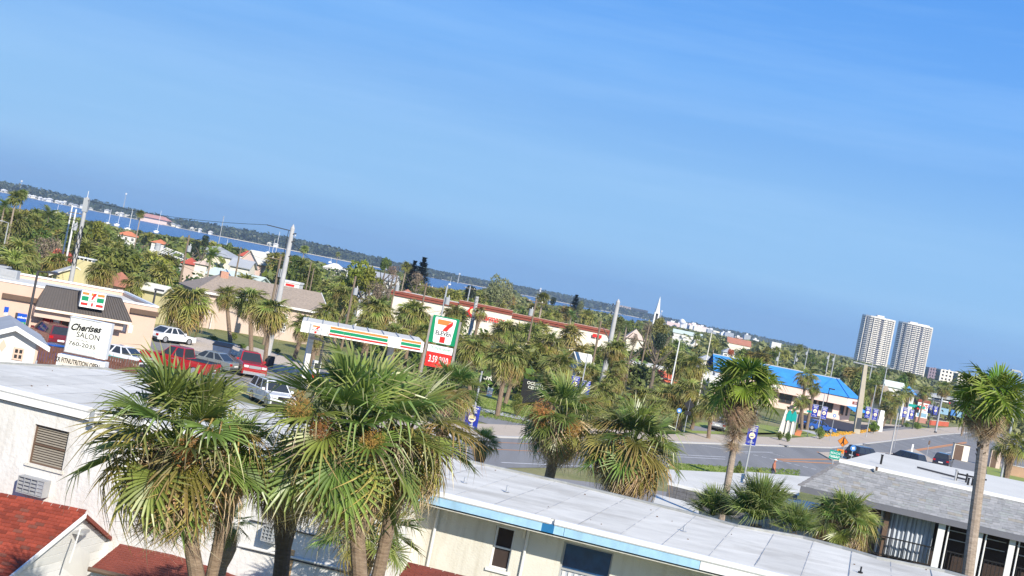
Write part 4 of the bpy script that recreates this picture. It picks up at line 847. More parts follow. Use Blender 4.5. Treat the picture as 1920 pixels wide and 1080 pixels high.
c = at(161, 483, 166); mb = MB(); mb.box(c.x - 1.0, c.x + 1.0, c.y - .6, c.y + .6, 0, c.z - .35); mb.build('chimney', M['yellow'], yh); mb = MB(); mb.box(c.x - 1.15, c.x + 1.15, c.y - .75, c.y + .75, c.z - .12, c.z); 
for i in range(5): mb.box(c.x - 1.0 + i * .47, c.x - .9 + i * .47, c.y - .6, c.y + .6, c.z - .35, c.z - .12)
mb.build('chimney_cap', M['white2'], yh)
house(228, 510, 172, 2.8, 3, 'pink', 'roofterra', 'house with terracotta roof among palms behind the store', rise=1.6, yaw=-.5, kind='hip')
house(290, 534, 150, 3, 2, 'yellow', 'roofbright', 'low shed with a curved white roof edge left of the tall store palm', rise=.5, kind='gable', yaw=-.25)
house(450, 512, 235, 8.5, 6, 'roofmint', 'roofmint', 'long building with pale mint metal roof beyond the beige hall', rise=1.0, yaw=-.22, kind='gable')
r, F = house(548, 527, 230, 3.2, 3, 'white', 'white2', 'white block with dark sign lettering right of the tall concrete pole', kind='flat', yaw=-.06)
for i, (t, m) in enumerate((('RADIO', 'red'), ('KK', 'ink'), ('SHACK', 'ink'))):
    mb = MB(); z = at(551, 527, 230).z - .9 - i * .95; mb.fbox(F, 1.0, 2.4, .05, .01, z, z + .35); mb.build('sign_band', M[m], r)
house(410, 462, 330, 10, 9, 'tan', 'roofgrey', 'large house with light grey hipped roof beside a date palm', rise=2.0, kind='hip', wins=3, yaw=-.15)
house(466, 470, 360, 3, 6, 'white', 'roofred', 'house with a bright red roof just before the river', rise=1.5, kind='hip')
house(484, 472, 300, 5, 4, 'pink', 'roofbright', 'white-roofed house with tan gable near the river', rise=2.2, yaw=1.2, kind='gable')
house(458, 488, 260, 3.5, 4, 'tan', 'roofgrey', 'small house with pale grey roof behind the mint roof', rise=1.2, kind='gable', yaw=-.1)
house(243, 434, 480, 6.5, 5, 'white', 'rooforange', 'orange-roofed house with white balcony at the river edge', rise=1.4, kind='hip', wins=3)
house(302, 449, 380, 3.6, 4, 'white', 'rooforange', 'small orange tiled roof among trees by the river', rise=1.0, kind='hip')
house(360, 483, 270, 2.4, 3, 'beige', 'roofred', 'small dark red roof below the palm in the left distance', rise=1.2, kind='hip')
house(382, 488, 262, 2.2, 3, 'tan', 'beige', 'small tan roof next to the dark red one', rise=.7, kind='hip')
house(630, 494, 620, 10, 8, 'white', 'roofbright', 'wide white-roofed house in front of the water', rise=2.4, kind='hip', wins=3)
house(725, 514, 420, 7, 6, 'white', 'roofgrey', 'pale grey roofed house left of the dark pines', rise=1.6, kind='gable', yaw=-.2, wins=2)
house(765, 542, 300, 3, 3, 'tan', 'roofterra', 'house with rust red roof below the dark pines', rise=1.2, kind='hip', yaw=.3)
house(682, 548, 215, 3, 3, 'white', 'roofgrey', 'small house with crumpled silver roof between palms', rise=1.4, kind='gable', yaw=.7)
house(1193, 617, 330, 4, 5, 'tan', 'beige', 'house with light brown roof right of the big concrete pole', rise=2.2, kind='hip')
house(1290, 622, 560, 11, 9, 'white', 'roofmint', 'long hall with pale green metal roof right of the steeple', rise=1.2, kind='gable', yaw=-.1)
house(1386, 636, 750, 12, 8, 'tan', 'roofterra', 'brown-roofed church hall on the skyline', rise=2.6, kind='gable', yaw=-.02)
house(1367, 652, 430, 3.5, 4, 'white', 'roofgrey', 'small white house with grey roof below the brown hall', rise=1.4, kind='hip', wins=2)
house(1326, 665, 330, 3.6, 4, 'white', 'roofgrey', 'grey blue roof seen left of the tall palm head', rise=1.2, kind='hip')
house(1455, 642, 900, 6, 6, 'white', 'white2', 'long white building on the treed skyline', kind='flat')
house(1092, 664, 175, 1.8, 2, 'white', 'roofbright', 'white gabled porch roof in front of the pharmacy', rise=.9, yaw=.5, kind='gable')
house(1676, 716, 330, 4, 3, 'white', 'roofmint', 'pale green roofed building in the right distance', rise=1.0, kind='gable')
house(1705, 724, 300, 2.2, 2.5, 'white', 'roofblue', 'small blue roof above the traffic signal pole', rise=1.4, kind='hip')
house(1656, 724, 265, 2.4, 2.4, 'tan', 'shtaupe', 'house with taupe hipped roof behind the square concrete pole', rise=1.8, kind='gable', yaw=.8)
# pink roof store block in the middle distance
a, b = at(1173, 681, 215), at(1400, 718, 222); OF = Fr(a, b); ob = thing('shop_block', 'long low shop with orange red mansard and white parapet behind palms', 'building', (a.x, a.y, 0)); z = at(1190, 681, 215).z
P = OF.P; mb = MB(); mb.fbox(OF, -1, 14, 0, -12, 0, z - .2); mb.build('wall', M['tan'], ob)
q0, q1 = OF.hit(1303, 712)[0], OF.hit(1374, 725)[0]; qz = OF.hit(1335, 704)[1]; mb = MB(); mb.fbox(OF, q0, q1, .3, -6, qz - 1.5, qz); mb.build('parapet', M['white'], ob); mb = MB(); mb.fbox(OF, q0 + .5, q1 + 2, .2, -6, 0, qz - 1.5); mb.build('side_wall', M['peach'], ob)
mb = MB(); mb.prism([P(-1, 1.0, z - 1.9), P(10.5, 1.0, z - 1.9), P(10.5, .05, z - .35), P(-1, .05, z - .35)], OF.n * -.1); mb.build('mansard', M['brickred'], ob)
mb = MB(); mb.fbox(OF, -1.1, 14.1, .1, -12.1, z - .2, z); mb.build('roof', M['roofbright'], ob)
mb = MB(); mb.fbox(OF, -.9, 10.4, 1.08, .9, z - 1.45, z - 1.38); mb.build('trim_line', M['white2'], ob)
for x, w, hh in ((.4, .9, 1.1), (2.4, 1.2, .6), (4.0, .7, .5)):
    mb = MB(); mb.fbox(OF, q0 + x, q0 + x + w, -1.5, -2.9, qz, qz + hh); mb.build('roof_unit', M['roofgrey'], ob)
KEEP.append((1172, 678, 1260, 712, 200)); KEEP.append((1300, 692, 1372, 738, 212))
# ---------------- pharmacy with stepped red parapet
a, b = at(729, 560, 236), at(1090, 632, 236); RF = Fr(a, b); P = RF.P; ux = lambda x, y: RF.hit(x, y)[0]
ph = thing('pharmacy', 'long cream pharmacy with stepped dull red parapet and red lettering', 'store', (a.x, a.y, 0))
def ztop(x, y): return RF.hit(x, y)[1]
secs = [((735, 541), (860, 569)), ((862, 562), (962, 582)), ((962, 584), (1077, 612)), ((1077, 606), (1142, 618))]
RL = ux(1146, 622); mb = MB(); mb.fbox(RF, ux(735, 560), RL, 0, -20, 0, ztop(800, 560)); mb.build('wall', M['tan'], ph)
for i, (p_, q_) in enumerate(secs):
    u0, u1 = ux(*p_), ux(*q_); z = (ztop(*p_) + ztop(*q_)) / 2; n0 = .45 if i % 2 == 0 else .8
    if i % 2: mb = MB(); mb.fbox(RF, u0, u1, n0 - .3, 0.001, 0, z - .7); mb.build('bay_wall', M['tan'], ph)
    mb = MB(); mb.fbox(RF, u0, u1, n0, -.3, z - .45, z - .08); mb.fbox(RF, u0, u1, n0 - .15, -.3, z - .85, z - .46); mb.build('parapet_trim', M['redtrim'], ph)
    mb = MB(); mb.fbox(RF, u0, u1, n0 + .06, -.35, z - .079, z); mb.build('parapet_cap', mat('pale red coping', (.55, .33, .27), .7, .05, 1) if i == 0 else bpy.data.materials['pale red coping'], ph)
mb = MB(); mb.fbox(RF, ux(740, 560), RL - .3, -.4, -19.8, ztop(800, 556) - .3, ztop(800, 556) - .2); mb.build('flat_roof', M['roofbright'], ph)
mb = MB(); mb.fbox(RF, RL - .8, RL + .2, .6, -20.2, ztop(1130, 618) - .8, ztop(1130, 618)); mb.build('parapet_trim', M['redtrim'], ph)
u0, z = RF.hit(909, 592, .9); text('CVS/pharmacy', .95, RF, u0, z - .7, .95, M['red'], ph, bold=.03, sx=.82)
mb = MB(); u0, z = RF.hit(887, 583, 1); mb.cyl(RF.P(u0, .93, z - .1), RF.P(u0, .98, z - .1), .8, n=20); mb.build('round_emblem', M['red'], ph); mb = MB(); mb.cyl(RF.P(u0, .985, z - .1), RF.P(u0, 1.0, z - .1), .5, n=20); mb.build('emblem_centre', M['gold'], ph)
for x, y in ((1115, 630), (1124, 632)):
    u0, z = RF.hit(x, y, .9); mb = MB(); mb.fbox(RF, u0 - .35, u0 + .35, .93, .85, z - .2, z + .35); mb.build('small_sign', M['red'], ph)
mb = MB(); mb.fbox(RF, ux(1060, 630), ux(1072, 630), .1, .001, 2.4, 5); mb.build('blade_window', M['glass'], ph)
KEEP += [(733, 541, 862, 590, 215), (850, 560, 970, 612, 215), (960, 582, 1090, 634, 215), (1040, 606, 1145, 640, 215)]
# ---------------- blue-roofed pink building
a, b = at(1340, 693, 237), at(1590, 745, 237); BF = Fr(a, b); P = BF.P; ux = lambda x, y, o=0: BF.hit(x, y, o)[0]; BL = BF.len
bb = thing('restaurant', 'pale pink single-storey restaurant with bright blue hipped roof', 'restaurant', (a.x, a.y, 0)); ze = 4.1; zr = 6.7
DG = 13; w2 = 4.5; c = P(BL, 0, 0)
K2 = P(BL + 2.9, -3.6, 0); K3 = P(BL + 2.9, -DG, 0)
def up(p, z): return Vector((p.x, p.y, z))
mb = MB(); mb.prism([P(0, -1.6, 0), P(BL - .7, -1.6, 0), K2 + BF.n * -.6 - BF.u * 1, K3, P(0, -DG, 0)], (0, 0, ze - 1.3)); mb.build('wall', M['pink'], bb)
mb = MB(); mb.prism([up(P(0, 0, 0), ze - 1.45), up(P(BL, 0, 0), ze - 1.45), up(K2, ze - 1.45), up(K3, ze - 1.45), up(P(0, -DG, 0), ze - 1.45)], (0, 0, 1.4)); mb.build('fascia', M['pink'], bb)
A_ = [up(P(-.2, .25, 0), ze), up(P(BL + .1, .25, 0), ze), up(K2 + BF.u * .25 + BF.n * .1, ze), up(K3 + BF.u * .25, ze), up(P(-.2, -DG - .2, 0), ze)]; R1, R2 = up(P(0, -5.2, 0), zr), up(P(BL - 1.2, -5.6, 0), zr)
R3 = up(P(BL - .2, -7.5, 0), zr)
mb = MB(); mb.add(A_ + [R1, R2, R3], [(0, 1, 6, 5), (1, 2, 7, 6), (2, 3, 7), (3, 4, 5, 6, 7), (4, 3, 2, 1, 0)]); mb.build('roof', M['roofblue'], bb)
mb = MB(); mb.tube([A_[1], R2], .09, 5); mb.build('hip_cap', mat('blue ridge cap', (.01, .10, .38), .5, .1, 1), bb); mb = MB(); mb.tube([R1, R2, R3], .13, 5); mb.build('ridge_cap', M['roofgrey'], bb)
i = 0
for x0, x1, y0 in ((1462, 1486, 740), (1532, 1560, 768), (1574, 1581, 770)):
    u0, u1 = ux(x0, y0, -1.6), ux(x1, y0 + 5, -1.6); F2 = BF.par(-1.6); window(F2, u0, u1, 1.0, ze - 1.47, .15, bb, 'brown', 'glass', panes=(2 if i < 2 else 1, 1), fr=.1); i += 1
u0, u1 = ux(1510, 750, -1.6), ux(1530, 760, -1.6); window(BF.par(-1.6), u0, u1, 1.0, ze - 1.47, .15, bb, 'brown', 'glass', panes=(2, 1), fr=.1)
SFr = Fr(P(BL - .7, -1.6, 0), K2 + BF.n * -.6 - BF.u * 1); l_ = SFr.len
for t in (.25, .6): window(SFr, l_ * t, l_ * t + .6, .9, 2.4, .15, bb, 'brown', 'glass', panes=(1, 1), fr=.08)
SF2 = Fr(P(BL, 0, 0), K2); mb = MB(); mb.prism([SF2.P(.3, 0, ze - 1.5), SF2.P(SF2.len + 1, 0, ze - 1.5), SF2.P(SF2.len + 1, 1.4, ze - 2.1), SF2.P(.3, 1.4, ze - 2.1)], (0, 0, .1)); mb.build('awning', M['roofblue'], bb)
mb = MB(); mb.fbox(SF2, SF2.len * .45, SF2.len * .85, .08, .001, ze - 1.0, ze - .55); sg2 = mb.build('sign_panel', M['redtrim'], bb); text('OPEN', .25, SF2, SF2.len * .65, ze - .9, .09, M['signwhite'], bb)
u0, z = BF.hit(1452, 725, .1); mb = MB(); mb.ball(P(u0, .06, z), .5, 2.0, .15, .55); mb.build('oval_emblem', M['signwhite'], bb)
KEEP.append((1430, 695, 1625, 812, 205)); 
KEEP.append((1400, 712, 1490, 790, 232))
# ---------------- twin towers on the horizon
def tower(px0, px1, py0, py1, D, label, storeys, shade_n, roofs):
    a, b = at(px0, py0, D), at(px1, py1, D); zt = (a.z + b.z) / 2; w = b.x - a.x; cx = (a.x + b.x) / 2
    r = thing('tower', label, 'tower', (cx, D, 0)); N_ = 16; dep = w * .62
    def ring(k, rx, ry):   # rounded lozenge plan
        t = 2 * pi * k / N_; c_, s_ = cos(t), sin(t); e = .62; X_, Y_ = rx * math.copysign(abs(c_) ** e, c_), ry * math.copysign(abs(s_) ** e, s_); a_ = radians(30)
        return Vector((cx + X_ * cos(a_) - Y_ * sin(a_), D + dep * .5 + X_ * sin(a_) + Y_ * cos(a_), 0))
    rx, ry = w / 2 * 1.03, dep / 2 * 1.03; fh = zt / storeys
    mb = MB(); pl = [ring(k, rx - 1.6, ry - 1.6) for k in range(N_)]; mb.prism(pl, (0, 0, zt - .5)); mb.build('core', mat('tower glass ' + str(int(px0)), (.028, .028, .05), .5, .2, .05), r)
    mb = MB()
    for f_ in range(storeys + 1):
        z = f_ * fh; pl = [ring(k, rx - 1.3, ry - 1.3) + Vector((0, 0, z)) for k in range(N_)]; mb.prism(pl, (0, 0, .35))
        if f_ == storeys: pl = [ring(k, rx, ry) + Vector((0, 0, z)) for k in range(N_)]; mb.prism(pl, (0, 0, 2.2)); break
        for k in range(N_):
            p, q_ = ring(k, rx, ry), ring(k + 1, rx, ry); d = (q_ - p)
            if d.length < 1: continue
            for j, (t0, t1) in enumerate(((.04, .30), (.38, .62), (.70, .96))):
                if (k * 3 + j) % 5 == shade_n[0] % 5: continue
                pa, pb = p + d * t0, p + d * t1; n = Vector((d.y, -d.x, 0)).normalized() * 1.4; zz = Vector((0, 0, z)); h = Vector((0, 0, 1.55))
                mb.hexa([pa + zz, pb + zz, pb + zz - n, pa + zz - n, pa + zz + h, pb + zz + h, pb + zz - n + h, pa + zz - n + h])
    mb.build('balconies', M['towerwhite'], r)['kind'] = 'stuff'
    for k in range(0, N_, 2):
        p = ring(k, rx + .15, ry + .15); q_ = ring(k, rx - 3.0, ry - 3.0); d = Vector((-(p - q_).y, (p - q_).x, 0)).normalized() * .32
        mb = MB(); mb.prism([p - d, p + d, q_ + d, q_ - d], (0, 0, zt + .5)); mb.build('fin', M['towerwhite'], r)
    for (fx, fw, fhh) in roofs:
        x = cx - w / 2 + w * fx; mb = MB(); mb.box(x, x + w * fw, D + dep * .3, D + dep * .7, zt, zt + fhh); mb.build('roof_plant_room', M['towerwhite'], r)
    return r
M['towerwhite'] = mat('tower cream render', (.80, .75, .66), .8, .03, .02)
tower(1621, 1685, 593, 604, 2000, 'left of the two round-cornered apartment towers, cream with dark window bands', 25, (9, 10, 12, 13), ((.42, .2, 5),))
tower(1690, 1756, 605, 618, 2250, 'right of the two round-cornered apartment towers, brighter white', 25, (10, 11), ((.3, .22, 5), (.5, .35, 4)))
KEEP.append((1600, 590, 1760, 664, 2000))
def block(px0, px1, py0, py1, D, st_, bays, label, m, group=None, name='apartment_block', cat='apartment block'):
    a, b = at(px0, py0, D), at(px1, py1, D); F = Fr(a, b); zt = (a.z + b.z) / 2; w = F.len; r = thing(name, label, cat, (a.x, a.y, 0), group)
    fh = 3.0; hs = []
    mb = MB(); mb.fbox(F, 0, w, -1.2, -14, 0, zt - .3); mb.build('core', M['glass'], r)
    mb = MB(); z = zt
    while z > 2: mb.fbox(F, -.2, w + .2, .1, -1.3, z - .4, z); mb.fbox(F, -.1, w + .1, .05, -.05, z - 2.99, z - 1.9); z -= fh
    mb.build('balconies', m, r)['kind'] = 'stuff'
    for i in range(bays + 1): u = w * i / bays; mb = MB(); mb.fbox(F, u - .7, u + .7, .3, -1.3, 0, zt + .2 + (i % 3) * .5); mb.build('pier', m, r)
    mb = MB(); mb.fbox(F, -.3, w + .3, .2, -14.2, zt - .29, zt + .4); mb.build('roof', m, r); return r
block(1744, 1768, 689, 695, 1350, 6, 5, 'dark reddish apartment block at the foot of the white tower', mat('mauve render', (.26, .20, .24), .9, .05, .02))
block(1766, 1800, 693, 700, 1180, 6, 5, 'white seven-storey apartment block right of the towers', M['towerwhite'])
block(1799, 1832, 700, 709, 1100, 5, 5, 'cream apartment block partly behind the right palm head', mat('cream render', (.72, .67, .56), .9, .04, .02))
KEEP.append((1742, 688, 1835, 722, 1000))
block(1163, 1187, 572, 578, 4200, 15, 5, 'pale salmon condominium on the horizon behind the concrete pole', mat('salmon render', (.62, .50, .44), .9, .04, .02))
block(1184, 1194, 579, 582, 4100, 12, 3, 'slightly lower salmon condominium wing on the horizon', bpy.data.materials['salmon render'])
KEEP.append((1160, 570, 1196, 595, 3000))
# steeple
c = at(1237, 556, 600); b = at(1228, 607, 600); stp = thing('church_steeple', 'slender white church steeple rising above the trees', 'church', (b.x, b.y, 0)); x, y = b.x, b.y
zb = b.z + 1; mb = MB(); mb.box(x - 1.1, x + 1.1, y - 1.1, y + 1.1, 0, zb); mb.build('tower_base', M['white2'], stp)
for dx in (-.8, .8):
    for dy in (-.8, .8): mb = MB(); mb.box(x + dx - .3, x + dx + .3, y + dy - .3, y + dy + .3, zb, zb + 3.4); mb.build('belfry_post', M['white2'], stp)
mb = MB(); mb.box(x - .4, x + .4, y - .4, y + .4, zb, zb + 3.4); mb.build('louvre_core', M['dark'], stp)
mb = MB(); mb.box(x - 1.2, x + 1.2, y - 1.2, y + 1.2, zb + 3.4, zb + 3.7); mb.build('cornice', M['white2'], stp)
mb = MB(); mb.cyl((x, y, zb + 3.7), (x, y, c.z), 1.15, .06, n=8); mb.build('spire', M['white2'], stp)
KEEP.append((1222, 550, 1242, 600, 560))
# far shore and distant town
random.seed(21)
lab = {'white': 'tiny white waterfront house on the far river bank', 'pink': 'tiny pink waterfront house on the far river bank'}
for x0, x1, ya, yb, D, n, mm, rm, hh in ((48, 125, 372, 394, 2440, 8, 'white', 'white2', 5), (125, 215, 394, 412, 2420, 9, 'white', 'roofgrey', 5), (215, 262, 408, 420, 2380, 6, 'white', 'roofbright', 5), (262, 312, 418, 430, 2360, 7, 'pink', 'rooforange', 8), (312, 342, 430, 438, 2330, 4, 'tan', 'roofgrey', 6), (352, 395, 440, 450, 2300, 5, 'white', 'roofbright', 6), (500, 520, 462, 468, 2370, 2, 'white', 'roofbright', 5), (566, 600, 478, 484, 2480, 3, 'white', 'white2', 5), (600, 650, 482, 494, 2700, 6, 'pink', 'roofgrey', 5), (800, 870, 524, 544, 3200, 10, 'white', 'white2', 5), (870, 905, 542, 552, 3400, 4, 'white', 'roofbright', 4), (972, 1010, 556, 566, 3500, 5, 'white', 'white2', 5), (0, 40, 362, 371, 2500, 3, 'white', 'white2', 6)):
    for i in range(n):
        t = (i + random.uniform(.2, .8)) / n; px = x0 + (x1 - x0) * t; h, v = hv(px, ya + (yb - ya) * t); D2 = D * random.uniform(.985, 1.015)
        X = h * D2 / FL; w = random.uniform(.45, .95) * (x1 - x0) / n * D2 / FL; hz = random.uniform(.55, 1.1) * hh
        r = thing('waterfront_house', lab['pink' if mm == 'pink' else 'white'], 'house', (X, D2, 0), 'pink houses on the far bank' if mm == 'pink' else 'white houses on the far bank')
        mb = MB(); mb.box(X - w / 2, X + w / 2, D2, D2 + 10, 0, hz); mb.build('wall', M[mm], r); mb = MB(); mb.prism([(X - w / 2 - 1, D2 - 1, hz), (X + w / 2 + 1, D2 - 1, hz), (X, D2 - 1, hz + 2.4)], (0, 12, 0)); mb.build('roof', M[rm], r)
        if i % 3 == 0: mb = MB(); mb.box(X - w / 3, X + w / 3, D2 - .3, D2 - .05, 1, hz - 1.5); mb.build('window', M['glass'], r)
c = at(288, 412, 2330); rr = thing('roof_hall', 'large pink tiled roof on the far bank above the pink houses', 'building', (c.x, c.y, 0)); mb = MB(); mb.box(c.x - 22, c.x + 22, c.y, c.y + 20, 0, 8); mb.build('wall', M['pink'], rr); mb = MB(); mb.add([(c.x - 26, c.y - 3, 8), (c.x + 26, c.y - 3, 8), (c.x + 26, c.y + 24, 8), (c.x - 26, c.y + 24, 8), (c.x - 16, c.y + 10, 13.5), (c.x + 16, c.y + 10, 13.5)], [(0, 1, 5, 4), (1, 2, 5), (2, 3, 4, 5), (3, 0, 4)]); mb.build('roof', mat('pink tile', (.55, .27, .22), .9, .1, .1), rr)
for x0, x1, ya, yb, D, n, hmax in ((1190, 1280, 596, 612, 3800, 12, 7), (1262, 1330, 602, 616, 2600, 10, 8), (1100, 1165, 575, 588, 4600, 8, 8), (1330, 1420, 622, 638, 2400, 6, 8), (1195, 1230, 592, 600, 3600, 4, 9)):
    for i in range(n):
        t = (i + random.random()) / n; px = x0 + (x1 - x0) * t; h, v = hv(px, ya + (yb - ya) * t); D2 = D * random.uniform(.95, 1.05); X = h * D2 / FL; w = random.uniform(9, 24)
        hz = max(5, hmax + v * 0 + random.uniform(-4, 4)); m = random.choice(('white', 'white2', 'pink', 'tan', 'roofgrey'))
        r = thing('town_building', 'small pale low-rise in the hazy town skyline', 'building', (X, D2, 0), 'low-rises of the distant town')
        mb = MB(); mb.box(X - w / 2, X + w / 2, D2, D2 + 15, 0, hz); mb.build('wall', M[m], r); mb = MB(); mb.box(X - w * .2, X + w * .1, D2 + 4, D2 + 9, hz, hz + 2.5); mb.build('roof_plant_room', M['white2'], r)
c = at(1279, 603, 2500); wt_ = thing('water_tower', 'small white ball-shaped water tower on the skyline', 'water tower', (c.x, c.y, 0)); mb = MB(); mb.ball(c, 5.0, nu=12, nv=8); mb.build('tank', M['white2'], wt_); mb = MB(); mb.cyl((c.x, c.y, 0), (c.x, c.y, c.z - 4), 1.5, n=8); mb.build('stem', M['white2'], wt_)
c = at(1199, 585, 3900); db = thing('office_block', 'dark glass office block on the horizon left of the steeple', 'office block', (c.x, c.y, 0)); mb = MB(); mb.box(c.x - 22, c.x + 22, c.y, c.y + 20, 0, c.z + 4); mb.build('core', M['glass'], db); mb = MB(); mb.box(c.x - 23, c.x + 23, c.y - 1, c.y + 21, c.z + 4, c.z + 8); mb.build('roof', M['dark'], db)
# dark restaurant with orange wall and road signs at the far bend
c = G(1795, 797, 0); dk = thing('dark_building', 'dark glazed corner building with a low orange brick wall at the road bend', 'building', (c.x, c.y, 0)); DF = Fr(G(1745, 790, 0) + Vector((0, 12, 0)), G(1880, 806, 0) + Vector((0, 0, 0)))
mb = MB(); mb.fbox(DF, 2, DF.len + 8, 0, -10, 0, 5.2); mb.build('wall', M['dark'], dk)
for i in range(4): window(DF, 3 + i * 3.6, 6 + i * 3.6, .6, 4.2, .15, dk, 'grey', 'glass', panes=(2, 1), fr=.12)
mb = MB(); mb.fbox(DF, 1.5, DF.len + 8.5, .6, -10.5, 5.2, 5.9); mb.build('roof', M['roofgrey'], dk)
a, b = G(1745, 797, 0), G(1778, 800, 0); LW = Fr(a, b); lw = thing('brick_wall', 'low orange brick wall beside the traffic signal mast', 'wall', (a.x, a.y, 0)); mb = MB(); mb.fbox(LW, 0, LW.len, 0, -.4, 0, 1.0); mb.build('brickwork', M['brickred'], lw); mb = MB(); mb.fbox(LW, -.05, LW.len + .05, .05, -.45, 1.0, 1.1); mb.build('coping', M['pave'], lw)
a, b = at(1605, 812, 205), at(1575, 808, 200)
# brown wall and bins at right
a, b = G(1885, 890, 0), G(1960, 905, 0); BW = Fr(a, b); bw = thing('garden_wall', 'low tan garden wall behind the right palm trunk', 'wall', (a.x, a.y, 0)); mb = MB(); mb.fbox(BW, 0, BW.len, 0, -.3, 0, 1.3); mb.build('wall_panel', mat('tan block', (.40, .26, .17), .9, .1, 1), bw); mb = MB(); mb.fbox(BW, -.1, BW.len, .05, -.35, 1.3, 1.4); mb.build('coping', M['kerb'], bw)
# ================================================================== poles, wires
def vtop(px, py, D): return at(px, py, D).z
def pole(name, label, top, D, r0, r1, m, group=None, cat='utility pole', base=None, n=10, pointed=False):
    c = at(*top, D); r = thing(name, label, cat, (c.x, c.y, 0), group)
    mb = MB(); mb.cyl((c.x, c.y, 0), c, r0, r1, n=n)
    if pointed: mb.cyl(c, c + Vector((0, 0, .35)), r1, .03, n=n)
    mb.build('shaft', M[m], r, smooth=False); return r, c
def arm(r, c, w, z=-.5, yaw=0.0, ins=3):
    d = Vector((cos(yaw), sin(yaw), 0)); p = c + Vector((0, 0, z)); mb = MB(); mb.tube([p - d * w / 2, p + d * w / 2], .055, 5); a = mb.build('crossarm', M['timber'], r)
    for i in range(ins):
        q = p + d * w * ((i + .5) / ins - .5); mb = MB(); mb.cyl(q, q + Vector((0, 0, .22)), .05, .03, n=6); mb.build('insulator', M['white'], a)
def can(r, c, z, dx=.35, rr=.28, h=.85):
    p = c + Vector((dx, -.1, z)); mb = MB(); mb.cyl(p, p + Vector((0, 0, h)), rr, n=12); t = mb.build('transformer', M['roofgrey'], r); mb = MB(); mb.cyl(p + Vector((.1, 0, h)), p + Vector((.1, 0, h + .25)), .05, n=6); mb.build('bushing', M['white'], t)
WP = {}
r, c = pole('utility_pole', 'tallest grey concrete utility pole, standing by the parking lot left of the fuel canopy', (549, 428), 125, .30, .19, 'concrete', n=14, pointed=True); WP['A'] = c
mb = MB(); mb.tube([c + Vector((-2.3, 0, -.15)), c + Vector((-.15, 0, -.25))], .04, 6); mb.build('bracket_arm', M['dark'], r)
mb = MB(); mb.tube([c + Vector((-.32, -.1, -7)), c + Vector((-.3, -.1, -.3))], .03, 5); mb.build('riser_cable', M['black'], r)
for z in (-.5, -1.2, -2.5): mb = MB(); mb.cyl(c + Vector((.15, -.15, z)), c + Vector((.42, -.15, z + .1)), .05, n=6); mb.build('insulator', M['dark'], r)
r, c = pole('utility_pole', 'white concrete pole wrapped in cables at the left over the trees', (164, 370), 155, .28, .20, 'concrete', n=12); WP['B'] = c
mb = MB(); mb.box(c.x - .27, c.x + .27, c.y - .25, c.y + .25, c.z - 1.6, c.z - .1); mb.build('equipment_box', M['roofgrey'], r)
for i in range(5): mb = MB(); a0 = i * 1.3; mb.tube([c + Vector((.34 * cos(a0 + t * .7), -.34 + .1 * sin(a0 + t), -3.2 - t * .62)) for t in range(8)], .035, 4); mb.build('cable', M['black'], r)
mb = MB(); mb.tube([c + Vector((-1.6, 0, -2.7)), c + Vector((.6, 0, -2.7))], .05, 5); mb.build('crossarm', M['dark'], r)
mb = MB(); mb.cyl(c, c + Vector((0, 0, .7)), .04, n=5); mb.build('finial', M['white'], r)
r, c = pole('utility_pole', 'pair pole with switchgear just left of the cable wrapped pole', (143, 392), 175, .14, .10, 'white', 'left-hand switchgear poles'); can(r, c, -2.6); arm(r, c, 1.6)
r, c = pole('utility_pole', 'thin pole with switchgear left of the cable wrapped pole', (136, 385), 178, .12, .09, 'white', 'left-hand switchgear poles'); arm(r, c, 1.4, -1.2)
r, c = pole('utility_pole', 'short mottled concrete pole rising in front of the pharmacy wall', (895, 556), 172, .26, .22, 'concrete', n=12); WP['C'] = c
for i in range(6): mb = MB(); mb.cyl(c + Vector((.05 + .1 * (i % 2), -.21, -.6 - i * .45)), c + Vector((-.05, -.22, -.75 - i * .45)), .04, n=5); mb.build('cable_clip', M['dark'], r)
r, c = pole('utility_pole', 'tall grey concrete utility pole right of the pharmacy', (1159, 566), 168, .35, .24, 'concrete', n=14, pointed=True); WP['D'] = c
for z in (-.6, -1.6): mb = MB(); mb.tube([c + Vector((-.5, 0, z + .15)), c + Vector((0, 0, z))], .035, 5); mb.cyl(c + Vector((-.55, 0, z)), c + Vector((-.5, 0, z + .3)), .07, n=6); mb.build('insulator_bracket', M['dark'], r)
# tapered square pole on the verge
b = G(1605, 814); t = at(1623, 684, b.y); sq = thing('utility_pole', 'tapered square concrete pole on the verge in front of the blue-roofed restaurant', 'utility pole', (b.x, b.y, 0)); mb = MB(); mb.hexa([(b.x - .45, b.y - .45, 0), (b.x + .45, b.y - .45, 0), (b.x + .45, b.y + .45, 0), (b.x - .45, b.y + .45, 0), (t.x - .26, t.y - .26, t.z), (t.x + .26, t.y - .26, t.z), (t.x + .26, t.y + .26, t.z), (t.x - .26, t.y + .26, t.z)]); mb.build('shaft', mat('tan concrete pole', (.42, .38, .30), .85, .08, 1), sq); WP['E'] = t; mb = MB(); mb.tube([t + Vector((-1.8, 0, .05)), t + Vector((1.6, 0, -.05))], .09, 6); mb.build('crossarm', M['galv'], sq)
KEEP += [(505, 425, 556, 600, 124), (138, 368, 170, 470, 150), (888, 553, 900, 600, 170), (1146, 562, 1160, 625, 166), (1598, 683, 1632, 820, 200)]
